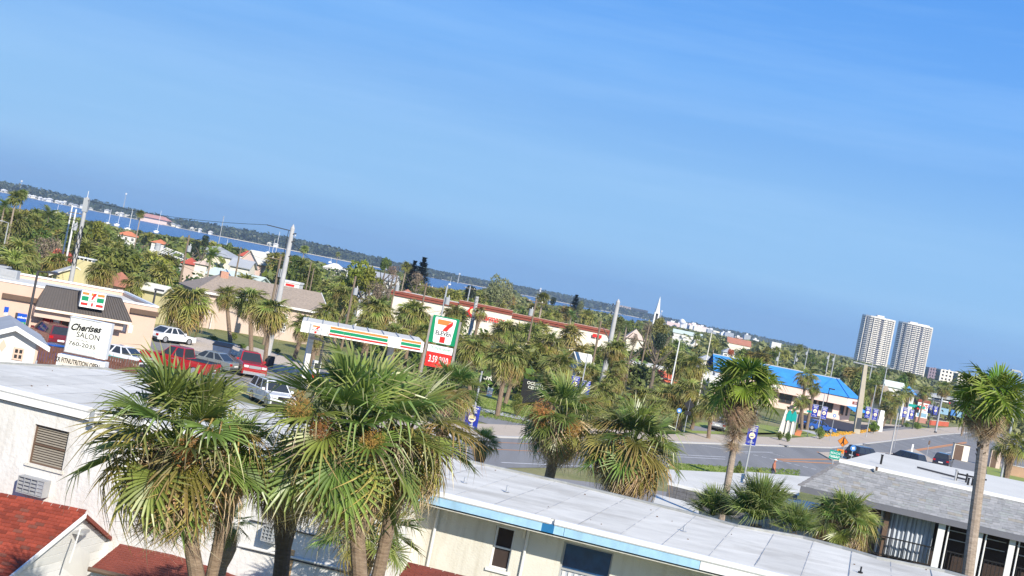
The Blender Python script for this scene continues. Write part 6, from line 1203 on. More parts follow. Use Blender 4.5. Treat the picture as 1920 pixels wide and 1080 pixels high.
# ================================================================== vehicles
def outline_arch(L, zb, pts_top, wx, wr):
    """side outline with wheel arches; x runs rear(-) to front(+)"""
    o = [(-L / 2 + .05, zb)]
    for x in wx:
        for k in range(9): a = pi - pi * k / 8; o.append((x + wr * cos(a), zb + max(0, wr * 1.0 * sin(a)) ))
    o.append((L / 2 - .05, zb)); return o + pts_top
def car(kind, colour, name, label, loc, rz, group=None, cat='car'):
    L, W, Hh = dict(sedan=(4.7, 1.8, 1.45), suv=(4.7, 1.88, 1.72), pickup=(5.8, 1.98, 1.88), van=(5.2, 1.95, 1.95))[kind]; pm = P_[colour]
    r = thing(name, label, cat, (0, 0, 0), group); zb = .30; wr = .38 if kind in ('sedan',) else .43; wx = (-L * .30, L * .32)
    hb = dict(sedan=.88, suv=1.02, pickup=1.12, van=1.05)[kind]
    if kind == 'pickup': top = [(L / 2, .62), (L / 2 - .03, hb - .12), (L / 2 - .25, hb), (L * .18, hb + .06), (-L * .14, hb + .06), (-L * .145, hb), (-L / 2 + .02, hb), (-L / 2, .6)]
    elif kind == 'sedan': top = [(L / 2, .55), (L / 2 - .12, .70), (L / 2 - .5, .80), (L * .20, hb + .02), (-L * .30, hb + .06), (-L / 2 + .1, hb + .02), (-L / 2, .75), (-L / 2, .5)]
    else: top = [(L / 2, .55), (L / 2 - .06, hb - .22), (L / 2 - .3, hb - .08), (L * .22, hb + .02), (-L / 2 + .05, hb + .04), (-L / 2, .6)]
    ol = outline_arch(L, zb, top, wx, wr); mb = MB(); n = len(ol); cx, cz = 0, .7
    def ring(y, s): return [Vector((x * s[0], y, cz + (z - cz) * s[1])) for x, z in ol]
    R_ = [ring(-W / 2 + .10, (.975, .93)), ring(-W / 2, (1, 1)), ring(W / 2, (1, 1)), ring(W / 2 - .10, (.975, .93))]
    R_ = [[Vector((p.x * .985, -W / 2, p.z)) for p in R_[1]], [Vector((p.x, -W / 2 + .07, p.z + .0)) for p in R_[1]], [Vector((p.x, W / 2 - .07, p.z)) for p in R_[1]], [Vector((p.x * .985, W / 2, p.z)) for p in R_[1]]]
    for i in (0, 3):
        for p in R_[i]: p.z -= .03 if p.z > .5 else 0
    vs = [p for q in R_ for p in q]; fs = [(i * n + j, (i + 1) * n + j, (i + 1) * n + (j + 1) % n, i * n + (j + 1) % n) for i in range(3) for j in range(n)] + [tuple(range(n)), tuple(range(4 * n - 1, 3 * n - 1, -1))]
    mb.add(vs, fs); body = mb.build('body', pm, r)
    # cabin: base rectangle to roof rectangle
    cb = dict(sedan=(-L * .36, L * .22, -L * .20, L * .06), suv=(-L * .485, L * .24, -L * .43, L * .08), pickup=(-L * .13, L * .21, -L * .10, L * .10), van=(-L * .49, L * .34, -L * .46, L * .18))[kind]
    x0, x1, x2, x3 = cb; wb, wt = W / 2 - .06, W / 2 - .26; z0, z1 = hb + .02, Hh
    base = [Vector(v) for v in ((x0, -wb, z0), (x1, -wb, z0), (x1, wb, z0), (x0, wb, z0))]; topv = [Vector(v) for v in ((x2, -wt, z1 - .04), (x3, -wt, z1 - .04), (x3, wt, z1 - .04), (x2, wt, z1 - .04))]
    mb = MB(); mb.hexa(base + topv); mb.hexa([p.copy() for p in topv] + [Vector((x2 + .15, -wt + .12, z1)), Vector((x3 - .12, -wt + .12, z1)), Vector((x3 - .12, wt - .12, z1)), Vector((x2 + .15, wt - .12, z1))]); mb.build('roof', pm, r)
    def pane(a, b, c, d, nm, m=.07, t0=.0, t1=1.0):
        a, b, c, d = a.lerp(b, t0), a.lerp(b, t1), d.lerp(c, t1), d.lerp(c, t0); ctr = (a + b + c + d) / 4; nrm = (b - a).cross(d - a).normalized(); q = [p.lerp(ctr, m) + nrm * .008 for p in (a, b, c, d)]; mb = MB(); mb.flat(q); mb.build(nm, M['glass'], r)
    B4, T4 = base, topv
    pane(B4[1], B4[2], T4[2], T4[1], 'windscreen', .10); pane(B4[3], B4[0], T4[0], T4[3], 'rear_window', .12)
    k = 3 if kind in ('suv', 'sedan') else 2
    for i in range(k):
        if kind == 'van' and i == 0: t0, t1 = .62, .92; 
        else: t0, t1 = i / k + .015, (i + 1) / k - .015
        if kind == 'van' and i > 0: continue
        pane(B4[0], B4[1], T4[1], T4[0], 'side_window', .10, t0, t1); pane(B4[2], B4[3], T4[3], T4[2], 'side_window', .10, 1 - t1, 1 - t0)
    if kind == 'pickup':
        mb = MB(); mb.box(-L / 2 + .12, -L * .15, -W / 2 + .14, W / 2 - .14, hb - .01, hb + .012); mb.build('cargo_bed', M['black'], r)
        for s in (-1, 1): mb = MB(); y = s * (W / 2 - .06); mb.box(-L / 2 + .03, -L * .145, min(y, y + .001) - .05, y + .05, hb + .0, hb + .06); mb.build('bed_rail', M['dark'], r)
    for x in wx:
        for s in (-1, 1):
            y = s * (W / 2 - .12); mb = MB(); mb.cyl((x, y - .11, wr * .92), (x, y + .11, wr * .92), wr * .9, n=20); w = mb.build('wheel', M['tyre'], r)
            mb = MB(); yo = y + s * .112; mb.cyl((x, yo, wr * .92), (x, yo + s * .008, wr * .92), wr * .58, n=16); mb.build('rim', M['rim'], w)
    f, b_ = L / 2, -L / 2
    for s in (-1, 1):
        y = s * (W / 2 - .27); mb = MB(); mb.box(f - .10, f + .012, y - .18, y + .18, hb - .30, hb - .12); mb.build('headlight', M['headl'], r)
        mb = MB(); mb.box(b_ - .012, b_ + .12, s * (W / 2 - .16) - .15, s * (W / 2 - .16) + .15, hb - .26, hb - .06); mb.build('tail_light', M['taill'], r)
        mb = MB(); xm = x1 - .30; mb.box(xm - .08, xm + .08, min(s * W / 2, s * (W / 2 + .2)), max(s * W / 2, s * (W / 2 + .2)), hb + .04, hb + .20); mb.build('wing_mirror', pm, r)
        for xd in ((x0 + x1) / 2 + .1, x1 - .1, x0 + .25): mb = MB(); yy = s * (W / 2 + .001); mb.box(xd - .008, xd + .008, yy - .004, yy + .004, .42, hb - .04); mb.build('door_seam', M['black'], r)
        mb = MB(); yy = s * (W / 2 + .01); mb.box(.0, .18, yy - .012, yy + .012, hb - .16, hb - .12); mb.build('door_handle', M['rim'], r)
    mb = MB(); mb.box(f - .06, f + .03, -W / 2 + .1, W / 2 - .1, zb, zb + .22); mb.build('front_bumper', M['dark' if kind != 'pickup' else 'rim'], r); mb = MB(); mb.box(b_ - .03, b_ + .06, -W / 2 + .1, W / 2 - .1, zb, zb + .2); mb.build('rear_bumper', M['dark' if kind != 'pickup' else 'rim'], r)
    mb = MB(); mb.box(f - .02, f + .016, -W / 2 + .5, W / 2 - .5, hb - .34, hb - .12); mb.build('grille', M['rim' if kind == 'pickup' else 'black'], r)
    mb = MB(); mb.box(b_ - .014, b_, -.26, .26, .58, .71); mb.build('number_plate', M['signwhite'], r)
    mb = MB(); mb.box(-L * .42, L * .42, -W / 2 + .15, W / 2 - .15, .18, zb + .05); mb.build('underbody', M['black'], r)
    r.location = loc; r.rotation_euler.z = rz; return r
def cg(px, py): p = G(px, py, 0); return (p.x, p.y, .03)
car('pickup', 'red', 'pickup_truck', 'bright red crew-cab pickup parked side-on in front of the store lot', cg(333, 697), radians(165), cat='pickup truck')
car('sedan', 'white', 'sedan', 'white sedan parked in the palm shade at the right end of the store', cg(318, 643), radians(56))
car('sedan', 'grey', 'sedan', 'grey sedan half hidden behind the bed of the red pickup', cg(392, 692), radians(160))
car('pickup', 'red', 'pickup_truck', 'red pickup with chrome grille facing the camera beside the dumpster', cg(461, 702), radians(-68), cat='pickup truck')
car('suv', 'white', 'suv', 'white sport utility vehicle between the two big palm heads', cg(506, 760), radians(-60))
car('suv', 'maroon', 'suv', 'small maroon vehicle seen from behind next to the white van', cg(88, 647), radians(130))
car('van', 'white', 'van', 'long white van parked against the store windows behind the salon sign', cg(110, 636), radians(164), cat='van')
car('sedan', 'blue', 'sedan', 'blue car behind the brown fence with only its roof and rear showing', cg(85, 684), radians(150))
pc = car('sedan', 'white', 'sedan', 'white and green taxi sedan right of the salon sign', cg(216, 684), radians(165))
for s in (-1, 1): mb = MB(); y = s * .905; mb.box(-2.2, 2.1, y - .004, y + .004, .45, .66); o = mb.build('green_stripe', M['teal'], None); o.parent = pc
car('suv', 'black', 'suv', 'black vehicle whose dark roof shows above the grey shingled roof, nearest the blue sign', cg(1618, 868), radians(40))
car('suv', 'black', 'suv', 'dark vehicle second from the left behind the flat white roof', cg(1694, 874), radians(130))
car('suv', 'black', 'suv', 'black vehicle seen from behind with red tail lights at the right road edge', cg(1766, 876), radians(66))
car('sedan', 'blue', 'sedan', 'blue sedan parked in the dark lot behind the banner pole', cg(1533, 808), radians(15))
car('sedan', 'silver', 'sedan', 'silver car parked far back beside the roadside palms', cg(1344, 806), radians(80))
c = G(447, 690); r = thing('dumpster', 'dark blue grey dumpster between the red pickup and the palm row', 'dumpster', c); c = c + Vector((-2.2, 3, 0)); r.location = (c.x, c.y, 0); mb = MB(); mb.hexa([c + Vector(v) for v in ((-.6, -.5, .1), (.6, -.5, .1), (.6, .5, .1), (-.6, .5, .1), (-.75, -.6, 1.3), (.75, -.6, 1.3), (.75, .6, 1.5), (-.75, .6, 1.5))]); mb.build('bin_body', mat('dumpster paint', (.06, .09, .16), .6, .2, 3), r); mb = MB(); mb.hexa([c + Vector(v) for v in ((-.8, -.65, 1.3), (.8, -.65, 1.3), (.8, .65, 1.5), (-.8, .65, 1.5), (-.8, -.65, 1.36), (.8, -.65, 1.36), (.8, .65, 1.56), (-.8, .65, 1.56))]); mb.build('lid', M['black'], r)
# ================================================================== the walker
def person(loc, face):
    r = thing('person', 'shirtless sunburnt man in dark shorts and white cap walking on the verge by the road', 'person', loc, rz=face)
    sk = {}; V = []; E = []; Rr = []
    def v(n, x, y, z, rad): sk[n] = len(V); V.append((x, y, z)); Rr.append(rad)
    v('pel', 0, 0, .96, .15); v('belly', 0, .01, 1.12, .155); v('chest', 0, 0, 1.32, .165); v('up', 0, -.01, 1.44, .13); v('neck', 0, .0, 1.52, .06); v('h0', 0, .02, 1.60, .085); v('h1', 0, .03, 1.68, .10); v('h2', 0, .02, 1.76, .07)
    for s, n in ((-1, 'l'), (1, 'r')):
        v('sh' + n, s * .19, 0, 1.44, .075); v('el' + n, s * .25, -.04 + .05 * s, 1.17, .05); v('wr' + n, s * .26, .10 + .1 * s, .95, .035); v('hand' + n, s * .26, .13 + .1 * s, .87, .035)
        for k in range(4): v('f%d%s' % (k, n), s * .26 + (k - 1.5) * .012, .15 + .1 * s + .012 * k, .79 + .008 * abs(k - 1.5), .010)
        v('th' + n, s * .235, .17 + .1 * s, .85, .012)
        v('hip' + n, s * .10, 0, .90, .105); v('kn' + n, s * .11, .07 * s + .03, .50, .065); v('an' + n, s * .11, .16 * s - .06, .10, .042); v('toe' + n, s * .12, .16 * s + .12, .045, .035)
    e = lambda a, b: E.append((sk[a], sk[b]))
    for a, b in (('pel', 'belly'), ('belly', 'chest'), ('chest', 'up'), ('up', 'neck'), ('neck', 'h0'), ('h0', 'h1'), ('h1', 'h2')): e(a, b)
    for n in 'lr':
        e('up', 'sh' + n); e('sh' + n, 'el' + n); e('el' + n, 'wr' + n); e('wr' + n, 'hand' + n); e('hand' + n, 'th' + n)
        for k in range(4): e('hand' + n, 'f%d%s' % (k, n))
        e('pel', 'hip' + n); e('hip' + n, 'kn' + n); e('kn' + n, 'an' + n); e('an' + n, 'toe' + n)
    me = bpy.data.meshes.new('body'); me.from_pydata(V, E, []); o = bpy.data.objects.new('body', me); COL.objects.link(o); o.parent = r
    md = o.modifiers.new('skin', 'SKIN'); 
    for i, sv in enumerate(me.skin_vertices[0].data): sv.radius = (Rr[i], Rr[i]); sv.use_root = (i == 0)
    md.use_smooth_shade = True; sub = o.modifiers.new('sub', 'SUBSURF'); sub.levels = 1; sub.render_levels = 1; me.materials.append(M['skin'])
    mb = MB(); mb.ball((0, .02, 1.755), .112, 1, 1.05, .62, 12, 6); mb.cyl((0, .13, 1.745), (0, .135, 1.757), .07, n=10); c_ = mb.build('cap', M['signwhite'], r)
    c_.location = (0, 0, 0)
    mb = MB(); mb.cyl((0, 0, 1.02), (0, 0, .86), .175, .19, n=14, caps=False)
    for s in (-1, 1): mb.cyl((s * .10, 0, .90), (s * .115, .04 * s + .02, .56), .125, .12, n=12, caps=False)
    mb.build('shorts', M['shorts'], r)
    mb = MB(); mb.ball((0, .125, 1.665), .018, 1, 1.2, 1.3, 6, 4); mb.build('nose', M['skin'], r)
    for s in (-1, 1):
        mb = MB(); mb.ball((s * .035, .112, 1.69), .011, 1, .6, .7, 6, 4); mb.build('eye', M['ink'], r); mb = MB(); mb.ball((s * .10, .02, 1.67), .022, .5, .8, 1.2, 6, 4); mb.build('ear', M['skin'], r)
        mb = MB(); mb.ball((s * .12, .16 * s + .03, .05), .06, .8, 2.1, .8, 8, 5); mb.build('shoe', M['signwhite'], r)
    mb = MB(); mb.box(-.03, .03, .12, .128, 1.622, 1.628); mb.build('mouth', M['brown'], r)
    return r
# build in local space: the root sits at the origin while parts are made
def person_at(loc, face):
    r = person((0, 0, 0), 0); r.location = loc; r.rotation_euler.z = face; return r
pp = at(1452, 871, 112); person_at((pp.x, pp.y, .05), radians(250))
# ================================================================== palms
GREEN = [(0, (.11, .17, .035)), (.5, (.19, .265, .06)), (.80, (.27, .32, .10)), (.92, (.42, .36, .19)), (1, (.50, .42, .28))]
OLIVE = [(0, (.06, .10, .025)), (.55, (.13, .17, .045)), (.85, (.22, .22, .08)), (1, (.36, .28, .14))]
M['frond'] = leaf_mat('palm frond green', GREEN, .36, .03, .36, rough=.36, spec=.6)
M['frondmid'] = leaf_mat('palm frond olive', [(0, (.10, .14, .028)), (.5, (.23, .27, .058)), (.85, (.34, .33, .11)), (1, (.46, .39, .20))], .34, .03, .30)
M['frondyel'] = leaf_mat('palm frond yellowing', [(0, (.13, .15, .03)), (.5, (.26, .25, .06)), (.85, (.38, .29, .09)), (1, (.42, .29, .13))], .25, .03, .30)
M['frondwash'] = leaf_mat('fan palm frond', [(0, (.09, .17, .02)), (.6, (.17, .26, .03)), (.9, (.26, .30, .06)), (1, (.36, .30, .12))], .25, .02, .38)
M['dead'] = leaf_mat('dry palm frond', [(0, (.22, .13, .06)), (.4, (.38, .26, .15)), (.8, (.54, .42, .28)), (1, (.62, .53, .40))], .40, .025, .18, rough=.8)
M['yucca'] = leaf_mat('upright green frond', [(0, (.10, .17, .035)), (.5, (.18, .26, .06)), (.85, (.27, .32, .11)), (1, (.44, .38, .20))], .28, .02, .32)
M['seed'] = leaf_mat('orange brown seed stalks', [(0, (.30, .13, .04)), (.6, (.42, .21, .06)), (1, (.36, .26, .08))], .2, .02, .1, rough=.9)
M['seedgreen'] = leaf_mat('yellow green seed stalks', [(0, (.20, .20, .03)), (.6, (.33, .33, .05)), (1, (.38, .32, .08))], .2, .02, .2, rough=.9)
def bark_mat(name, a, b, zs):
    m, t, p, o = new_mat(name); n = t.nodes.new; l = t.links.new; tcn = n('ShaderNodeTexCoord'); mp = n('ShaderNodeMapping'); mp.inputs['Scale'].default_value = (1, 1, zs); l(tcn.outputs['Object'], mp.inputs[0])
    nz = n('ShaderNodeTexNoise'); nz.inputs['Scale'].default_value = 5; nz.inputs['Detail'].default_value = 8; nz.inputs['Roughness'].default_value = .7; l(mp.outputs[0], nz.inputs['Vector'])
    r = n('ShaderNodeValToRGB'); ramp_set(r.color_ramp.elements, [(.3, a), (.62, b), (.75, tuple(c * 1.5 for c in b))]); l(nz.outputs[0], r.inputs[0]); l(r.outputs[0], p.inputs['Base Color']); p.inputs['Roughness'].default_value = .95
    bn = n('ShaderNodeBump'); bn.inputs['Strength'].default_value = .8; bn.inputs['Distance'].default_value = .03; l(nz.outputs[0], bn.inputs['Height']); l(bn.outputs[0], p.inputs['Normal']); return m
M['bark'] = bark_mat('palm bark', (.13, .085, .055), (.27, .20, .14), 5)
M['barkshade'] = bark_mat('shaded palm bark', (.05, .035, .028), (.11, .08, .06), 5)  # darker copy of the bark, shade painted in for the palm behind the others
M['barkgrey'] = bark_mat('grey palm bark', (.22, .17, .13), (.38, .31, .25), 5)
def frond_mb(rng, nl=36, pet=.45, L=.6, segs=4, droop=.16, spread=118, split=.45, fold=.22, wmul=1.0, limp=0.0, costa=.14, mb=None, M4=None, pitch=0.0):
    own = mb is None; mb = mb or MB()
    if mb.uv is None: mb.uv = []
    V, Fc, UV = [], [], []
    pw = .014
    V += [Vector((0, -pw * 1.6, 0)), Vector((0, pw * 1.6, 0)), Vector((0, 0, -pw * 1.6)), Vector((pet, -pw * .6, 0)), Vector((pet, pw * .6, 0)), Vector((pet, 0, -pw * .6))]; UV += [(.05, .5)] * 6
    Fc += [(0, 1, 4, 3), (1, 2, 5, 4), (2, 0, 3, 5)]
    sp = radians(spread)
    for i in range(nl):
        a = -sp + 2 * sp * (i + .5) / nl; a += rng.uniform(-.02, .02); k = abs(a) / sp
        bx = pet + costa * (1 - k) ** 1.5; base = Vector((bx, 0, -costa * .35 * (1 - k)))
        Li = L * (1 - .32 * k ** 1.5) * rng.uniform(.9, 1.08); d = Vector((cos(a), sin(a), fold * abs(sin(a)) + .02)).normalized(); s = Vector((-sin(a), cos(a), 0))
        dr = droop * rng.uniform(.7, 1.5); sw = rng.uniform(-.05, .05) * (1 + 3 * limp); wb = 2 * tan(sp / nl) * wmul; y = rng.random(); k0 = len(V)
        if limp: dr += limp * rng.uniform(.2, 1.0)
        br = rng.uniform(.6, .85) if rng.random() < .48 else 2
        for j in range(segs + 1):
            t = j / segs; w = min(Li * t * wb, Li * split * wb) * (1 if t < split else max(0, (1 - (t - split) / (1 - split))) ** .8) / 2
            z = -dr * t ** 2.2 * Li - (max(0, t - br) * 1.6 * Li if br < 1 else 0)
            p = base + d * (Li * t * (1 - .25 * max(0, t - br) if br < 1 else Li * 0 + 1) if False else Li * t) + Vector((0, 0, z)) + s * sw * t * t * Li
            if j == segs: V.append(p); UV.append((1, y))
            else:
                up = Vector((0, 0, w * .55)); V += [p - s * w + up, p - up * .3, p + s * w + up]; UV += [(t, y)] * 3
        for j in range(segs - 1):
            q = k0 + 3 * j; Fc += [(q, q + 3, q + 4, q + 1), (q + 1, q + 4, q + 5, q + 2)]
        q = k0 + 3 * (segs - 1); Fc += [(q, q + 3, q + 1), (q + 1, q + 3, q + 2)]
    if pitch:
        pa = rng.uniform(pitch * .35, pitch * 1.3); Mr = Matrix.Rotation(pa, 4, 'Y'); h0 = Vector((pet, 0, 0)); V = V[:6] + [h0 + Mr @ (v - h0) for v in V[6:]]
    if M4: V = [M4 @ v for v in V]
    mb.add(V, Fc); mb.uv += UV; return mb
rng = random.Random(11)
FR = {}
def fr_set(key, cnt, m, **kw): FR[key] = [frond_mb(rng, **kw).mesh('frond', M[m]) for _ in range(cnt)]
fr_set('hi', 6, 'frond', nl=26, segs=5, droop=.06, spread=125, wmul=1.05, pitch=.25, split=.40, pet=.50, L=.56, costa=.08)
fr_set('hilow', 6, 'frond', nl=26, segs=5, droop=.12, spread=125, wmul=1.05, pitch=.55, split=.40, pet=.54, L=.54, costa=.08)
fr_set('tangle', 5, 'dead', nl=20, segs=5, droop=.4, spread=105, wmul=.8, pitch=.9, limp=.7, fold=-.1, pet=.30, L=.40)
fr_set('hiyel', 4, 'frondyel', nl=30, pitch=.8, segs=5, droop=.25, spread=105, wmul=1.0, limp=.15, costa=.08)
fr_set('hidead', 5, 'dead', pitch=.5, nl=26, segs=5, droop=.35, spread=80, wmul=.8, limp=.75, fold=-.1, L=.5)
fr_set('mid', 5, 'frondmid', pitch=.7, nl=20, segs=3, droop=.24, spread=115, wmul=1.35)
fr_set('midyel', 3, 'frondyel', pitch=.7, nl=16, segs=3, droop=.4, spread=100, wmul=1.2, limp=.2)
fr_set('middead', 3, 'dead', nl=14, segs=3, droop=.4, spread=60, wmul=.8, limp=.8, L=.55)
fr_set('wash', 6, 'frondwash', pitch=.7, nl=34, segs=4, droop=.10, spread=125, split=.66, fold=.08, costa=.03, pet=.40, L=.60)
fr_set('yucca', 4, 'yucca', nl=28, segs=4, droop=.10, spread=85, wmul=1.0, pet=.36, L=.68, costa=.15)
def orient(az, el, roll, sc_=1.0):
    return Matrix.Rotation(az, 4, 'Z') @ Matrix.Rotation(-el, 4, 'Y') @ Matrix.Rotation(roll, 4, 'X') @ Matrix.Scale(sc_, 4)
def angles(rng, n, e0, e1, pw=1.0):
    o = []
    for i in range(n):
        t = (i + .5) / n; o.append((i * 2.39996 + rng.uniform(-.25, .25), radians(e0 + (e1 - e0) * t ** pw + rng.uniform(-8, 8)), rng.uniform(-.5, .5), rng.uniform(.86, 1.08)))
    return o
def trunk(mb, p0, p1, r0, r1, rng, n=10, k=14, bulge=0.0, bow=0.0):
    pts, rs = [], []
    for i in range(k + 1):
        t = i / k; p = p0.lerp(p1, t); p = p + Vector((bow * sin(pi * t), 0, 0)); pts.append(p); r = r0 + (r1 - r0) * t; r *= 1 + rng.uniform(-.03, .03); 
        if bulge and t > .82: r *= 1 + bulge * sin((t - .82) / .18 * pi)
        rs.append(r)
    mb.tube(pts, rs, n); return pts, rs
def palm(cx, cy, Rp, D, label, kind='sabal', group='cabbage palms', base=None, foot=None, dead=1.0, seed=0, seeds=(), n=None, tr=.17, lod=None, dark=False, name='cabbage_palm', low=-28, yel=.18, skirt=None):
    """crown centre pixel, crown radius in pixels, distance; base = pixel of the trunk foot; foot = (px at lower frame) direction"""
    if base: D = G(*base).y
    c = at(cx, cy, D); R_ = Rp * D / FL; rng = random.Random(seed * 7 + int(cx))
    if base: g = G(*base); ft = Vector((g.x, g.y, 0))
    elif foot:
        q = at(foot[0], foot[1], D); d = (q - c); ft = Vector((c.x + d.x * 1.6, c.y, 0)) if abs(d.z) < .01 else Vector((c.x + d.x * min(3.2, -c.z / d.z) , c.y, 0))
    else: ft = Vector((c.x + rng.uniform(-.3, .3), c.y, 0))
    r = thing(name, label, 'palm tree', ft, group); L = ft
    lod = lod or ('hi' if Rp >= 58 else 'mid')
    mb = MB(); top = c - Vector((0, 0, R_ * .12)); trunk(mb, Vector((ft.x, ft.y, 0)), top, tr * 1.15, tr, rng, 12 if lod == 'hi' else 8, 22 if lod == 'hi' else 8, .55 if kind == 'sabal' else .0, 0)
    mb.build('trunk', M['barkshade' if dark else ('barkgrey' if kind == 'wash' else 'bark')], r)
    if lod == 'hi':   # old leaf boots under the crown, small chips of bark
        mb = MB(); 
        for i in range(60):
            t = rng.uniform(.86, .99) if kind != 'wash' else rng.uniform(.85, 1); p = Vector((ft.x, ft.y, 0)).lerp(top, t); a = rng.uniform(0, 2 * pi); d = Vector((cos(a), sin(a), .9)).normalized(); s = Vector((-sin(a), cos(a), 0)); q = p + Vector((cos(a), sin(a), 0)) * tr * 1.0; w = .035
            mb.add([q - s * w, q + s * w, q + d * .08 + s * w * .5, q + d * .08 - s * w * .5, q - s * w - Vector((0, 0, .05)), q + s * w - Vector((0, 0, .05)), q + d * .075], [(0, 1, 2, 3), (4, 5, 1, 0), (4, 0, 3, 6)])
        mb.build('leaf_boots', M['barkshade' if dark else 'bark'], r)['kind'] = 'stuff'
    def put(me, az, el, roll, s, nm, zo=0.0):
        o = bpy.data.objects.new(nm, me); COL.objects.link(o); o.parent = r; o.matrix_local = Matrix.Translation(c - L + Vector((0, 0, zo * R_))) @ orient(az, el, roll, s * R_)
    if kind == 'wash':
        for az, el, ro, s in angles(rng, n or 19, 80, -18, 1.0): put(rng.choice(FR['wash']), az, el, ro * 2.4, s, 'frond')
        dk = 'hidead'; nd = int(46 * dead)
        for az, el, ro, s in angles(rng, nd, -35, -86, .8): put(rng.choice(FR[dk]), az, el + rng.uniform(-.15, .3), ro * 2, s * .8, 'dead_frond', -.08)
        if skirt:
            for k in range(skirt):
                for az, el, ro, s in angles(rng, 15, -72, -88): put(rng.choice(FR[dk]), az, el, ro, s * .58 * (1 - .12 * k), 'dead_frond', -.32 - k * .3)
    elif kind == 'yucca':
        for az, el, ro, s in angles(rng, n or 34, 86, 15): put(rng.choice(FR['yucca']), az, el, ro, s, 'frond')
        for az, el, ro, s in angles(rng, int(10 * dead), -10, -50): put(rng.choice(FR['middead']), az, el, ro, s * .7, 'dead_frond')
    else:
        N_ = n or (38 if lod == 'hi' else 30); a = angles(rng, N_, 84, low, .9)
        for i, (az, el, ro, s) in enumerate(a):
            t = i / N_; hl = 'hilow' if lod == 'hi' and el < .75 else lod; key = ('hiyel' if lod == 'hi' else 'midyel') if rng.random() < yel * (t * 2.2) else hl; put(rng.choice(FR[key]), az, el, ro, s * (.92 if t < .1 else 1), 'frond')
        for az, el, ro, s in angles(rng, int((30 if lod == 'hi' else 12) * dead), min(low + 26, -8), -76, .9): put(rng.choice(FR['hidead' if lod == 'hi' else 'middead']), az, el, ro, s * .88, 'dead_frond', -.05)
    if lod == 'hi' and kind == 'sabal' and Rp > 60:
        for az, el, ro, s in angles(rng, int(16 * dead), 35, -50): put(rng.choice(FR['tangle']), az, el, ro * 2, s * .9, 'dead_frond', -.06)
    for (sx, sy, sr, sm) in seeds:
        p = at(sx, sy, D - R_ * .55); q = sr * D / FL; mb = MB(); mb.uv = []
        for i in range(900):
            v = Vector((rng.gauss(0, 1), rng.gauss(0, 1), rng.gauss(0, 1))); v = v.normalized() * q * rng.random() ** .5; v.z *= 1.2; w = Vector((rng.uniform(-1, 1), rng.uniform(-1, 1), rng.uniform(-1.4, .4))).normalized() * q * .22; s = w.orthogonal().normalized() * .004 * (D / 27)
            mb.add([p + v - s, p + v + s, p + v + w], [(0, 1, 2)]); y = rng.random(); mb.uv += [(rng.random(), y)] * 3
        mb.build('seed_stalks', M[sm], r)['kind'] = 'stuff'
    return r
NEARP = 'big cabbage palms in the foreground'
palm(337, 838, 194, 23.2, 'large cabbage palm left of centre, its trunk rising over the low red roof', foot=(388, 1080), seeds=((352, 848, 30, 'seed'), (366, 900, 26, 'seedgreen')), seed=1, group=NEARP, tr=.125, n=46, dead=1.5, low=-42)
palm(446, 858, 98, 24.0, 'smaller palm head with drying fans tucked right of the left big palm', foot=(396, 1080), seed=2, group=NEARP, n=22, dead=1.3, yel=.5, low=-40, tr=.10)
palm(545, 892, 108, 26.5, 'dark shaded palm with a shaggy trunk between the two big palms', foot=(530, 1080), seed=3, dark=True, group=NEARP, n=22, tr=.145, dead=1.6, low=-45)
palm(664, 822, 196, 23.6, 'largest cabbage palm in the middle with upright green fans', foot=(688, 1080), seeds=((560, 762, 26, 'seed'), (600, 800, 22, 'seed'), (700, 830, 26, 'seed')), seed=4, group=NEARP, tr=.125, n=50, dead=1.5, low=-44)
palm(765, 820, 152, 24.8, 'cabbage palm on the second of the twin trunks, leaning right', foot=(708, 1080), seed=5, group=NEARP, tr=.115, n=30, dead=1.4, yel=.35, low=-40)
palm(846, 735, 72, 46, 'palm head peeking out behind the right side of the biggest palm', seed=6, group=NEARP, lod='hi', n=34)
palm(690, 1005, 108, 31.5, 'low green palm growing behind the twin trunks against the white wall', seed=7, group=NEARP, n=30, dead=.2, low=-20, yel=.05)
palm(430, 985, 52, 31.0, 'small yellowish palm below the left big palm near the wall', seed=8, group=NEARP, lod='hi', n=16, dead=.5, seeds=((420, 1005, 24, 'seedgreen'),))
ROADP = 'palms along the near roadside'
palm(1056, 787, 96, 55, 'shaggy cabbage palm beyond the motel roof with a round brown seed head', seeds=((1017, 775, 24, 'seed'), (1075, 800, 18, 'seed')), seed=9, group=ROADP, n=40, dead=1.4, tr=.2, low=-42)
palm(1182, 842, 108, 50, 'very dense cabbage palm with a thick skirt of tan dead fans beyond the motel roof', seed=10, group=ROADP, n=48, dead=2.4, low=-30)
palm(905, 832, 38, 60, 'young round green palm just behind the left end of the light grey roof', seed=11, group=ROADP, lod='hi', n=30, dead=.3)
palm(1395, 730, 92, 57, 'tall fan palm with a long brown skirt standing over the road', kind='wash', foot=(1363, 915), n=20, seed=12, group='tall fan palms', name='fan_palm', tr=.13, dead=1.1, skirt=3)
palm(1855, 752, 88, 42, 'tall fan palm at the right edge with a long bare trunk', kind='wash', foot=(1815, 1075), seed=13, group='tall fan palms', name='fan_palm', tr=.16, dead=.8, skirt=1, n=18)
palm(1897, 838, 40, 85, 'bushy olive palm behind the right fan palm trunk', seed=14, group=ROADP, n=26, dead=1.0)
palm(1336, 966, 56, 43, 'narrow upright palm left of the thin trunk behind the motel roof', kind='yucca', seed=15, group='upright palms behind the motel roof', name='young_palm', dead=0)
palm(1420, 974, 82, 42, 'tallest upright green palm clump behind the motel roof edge', kind='yucca', seed=16, group='upright palms behind the motel roof', name='young_palm', n=50, dead=0)
palm(1490, 995, 56, 41, 'low pale palm clump between the upright clump and the round palm', kind='yucca', seed=17, group='upright palms behind the motel roof', name='young_palm', n=26, dead=.5)
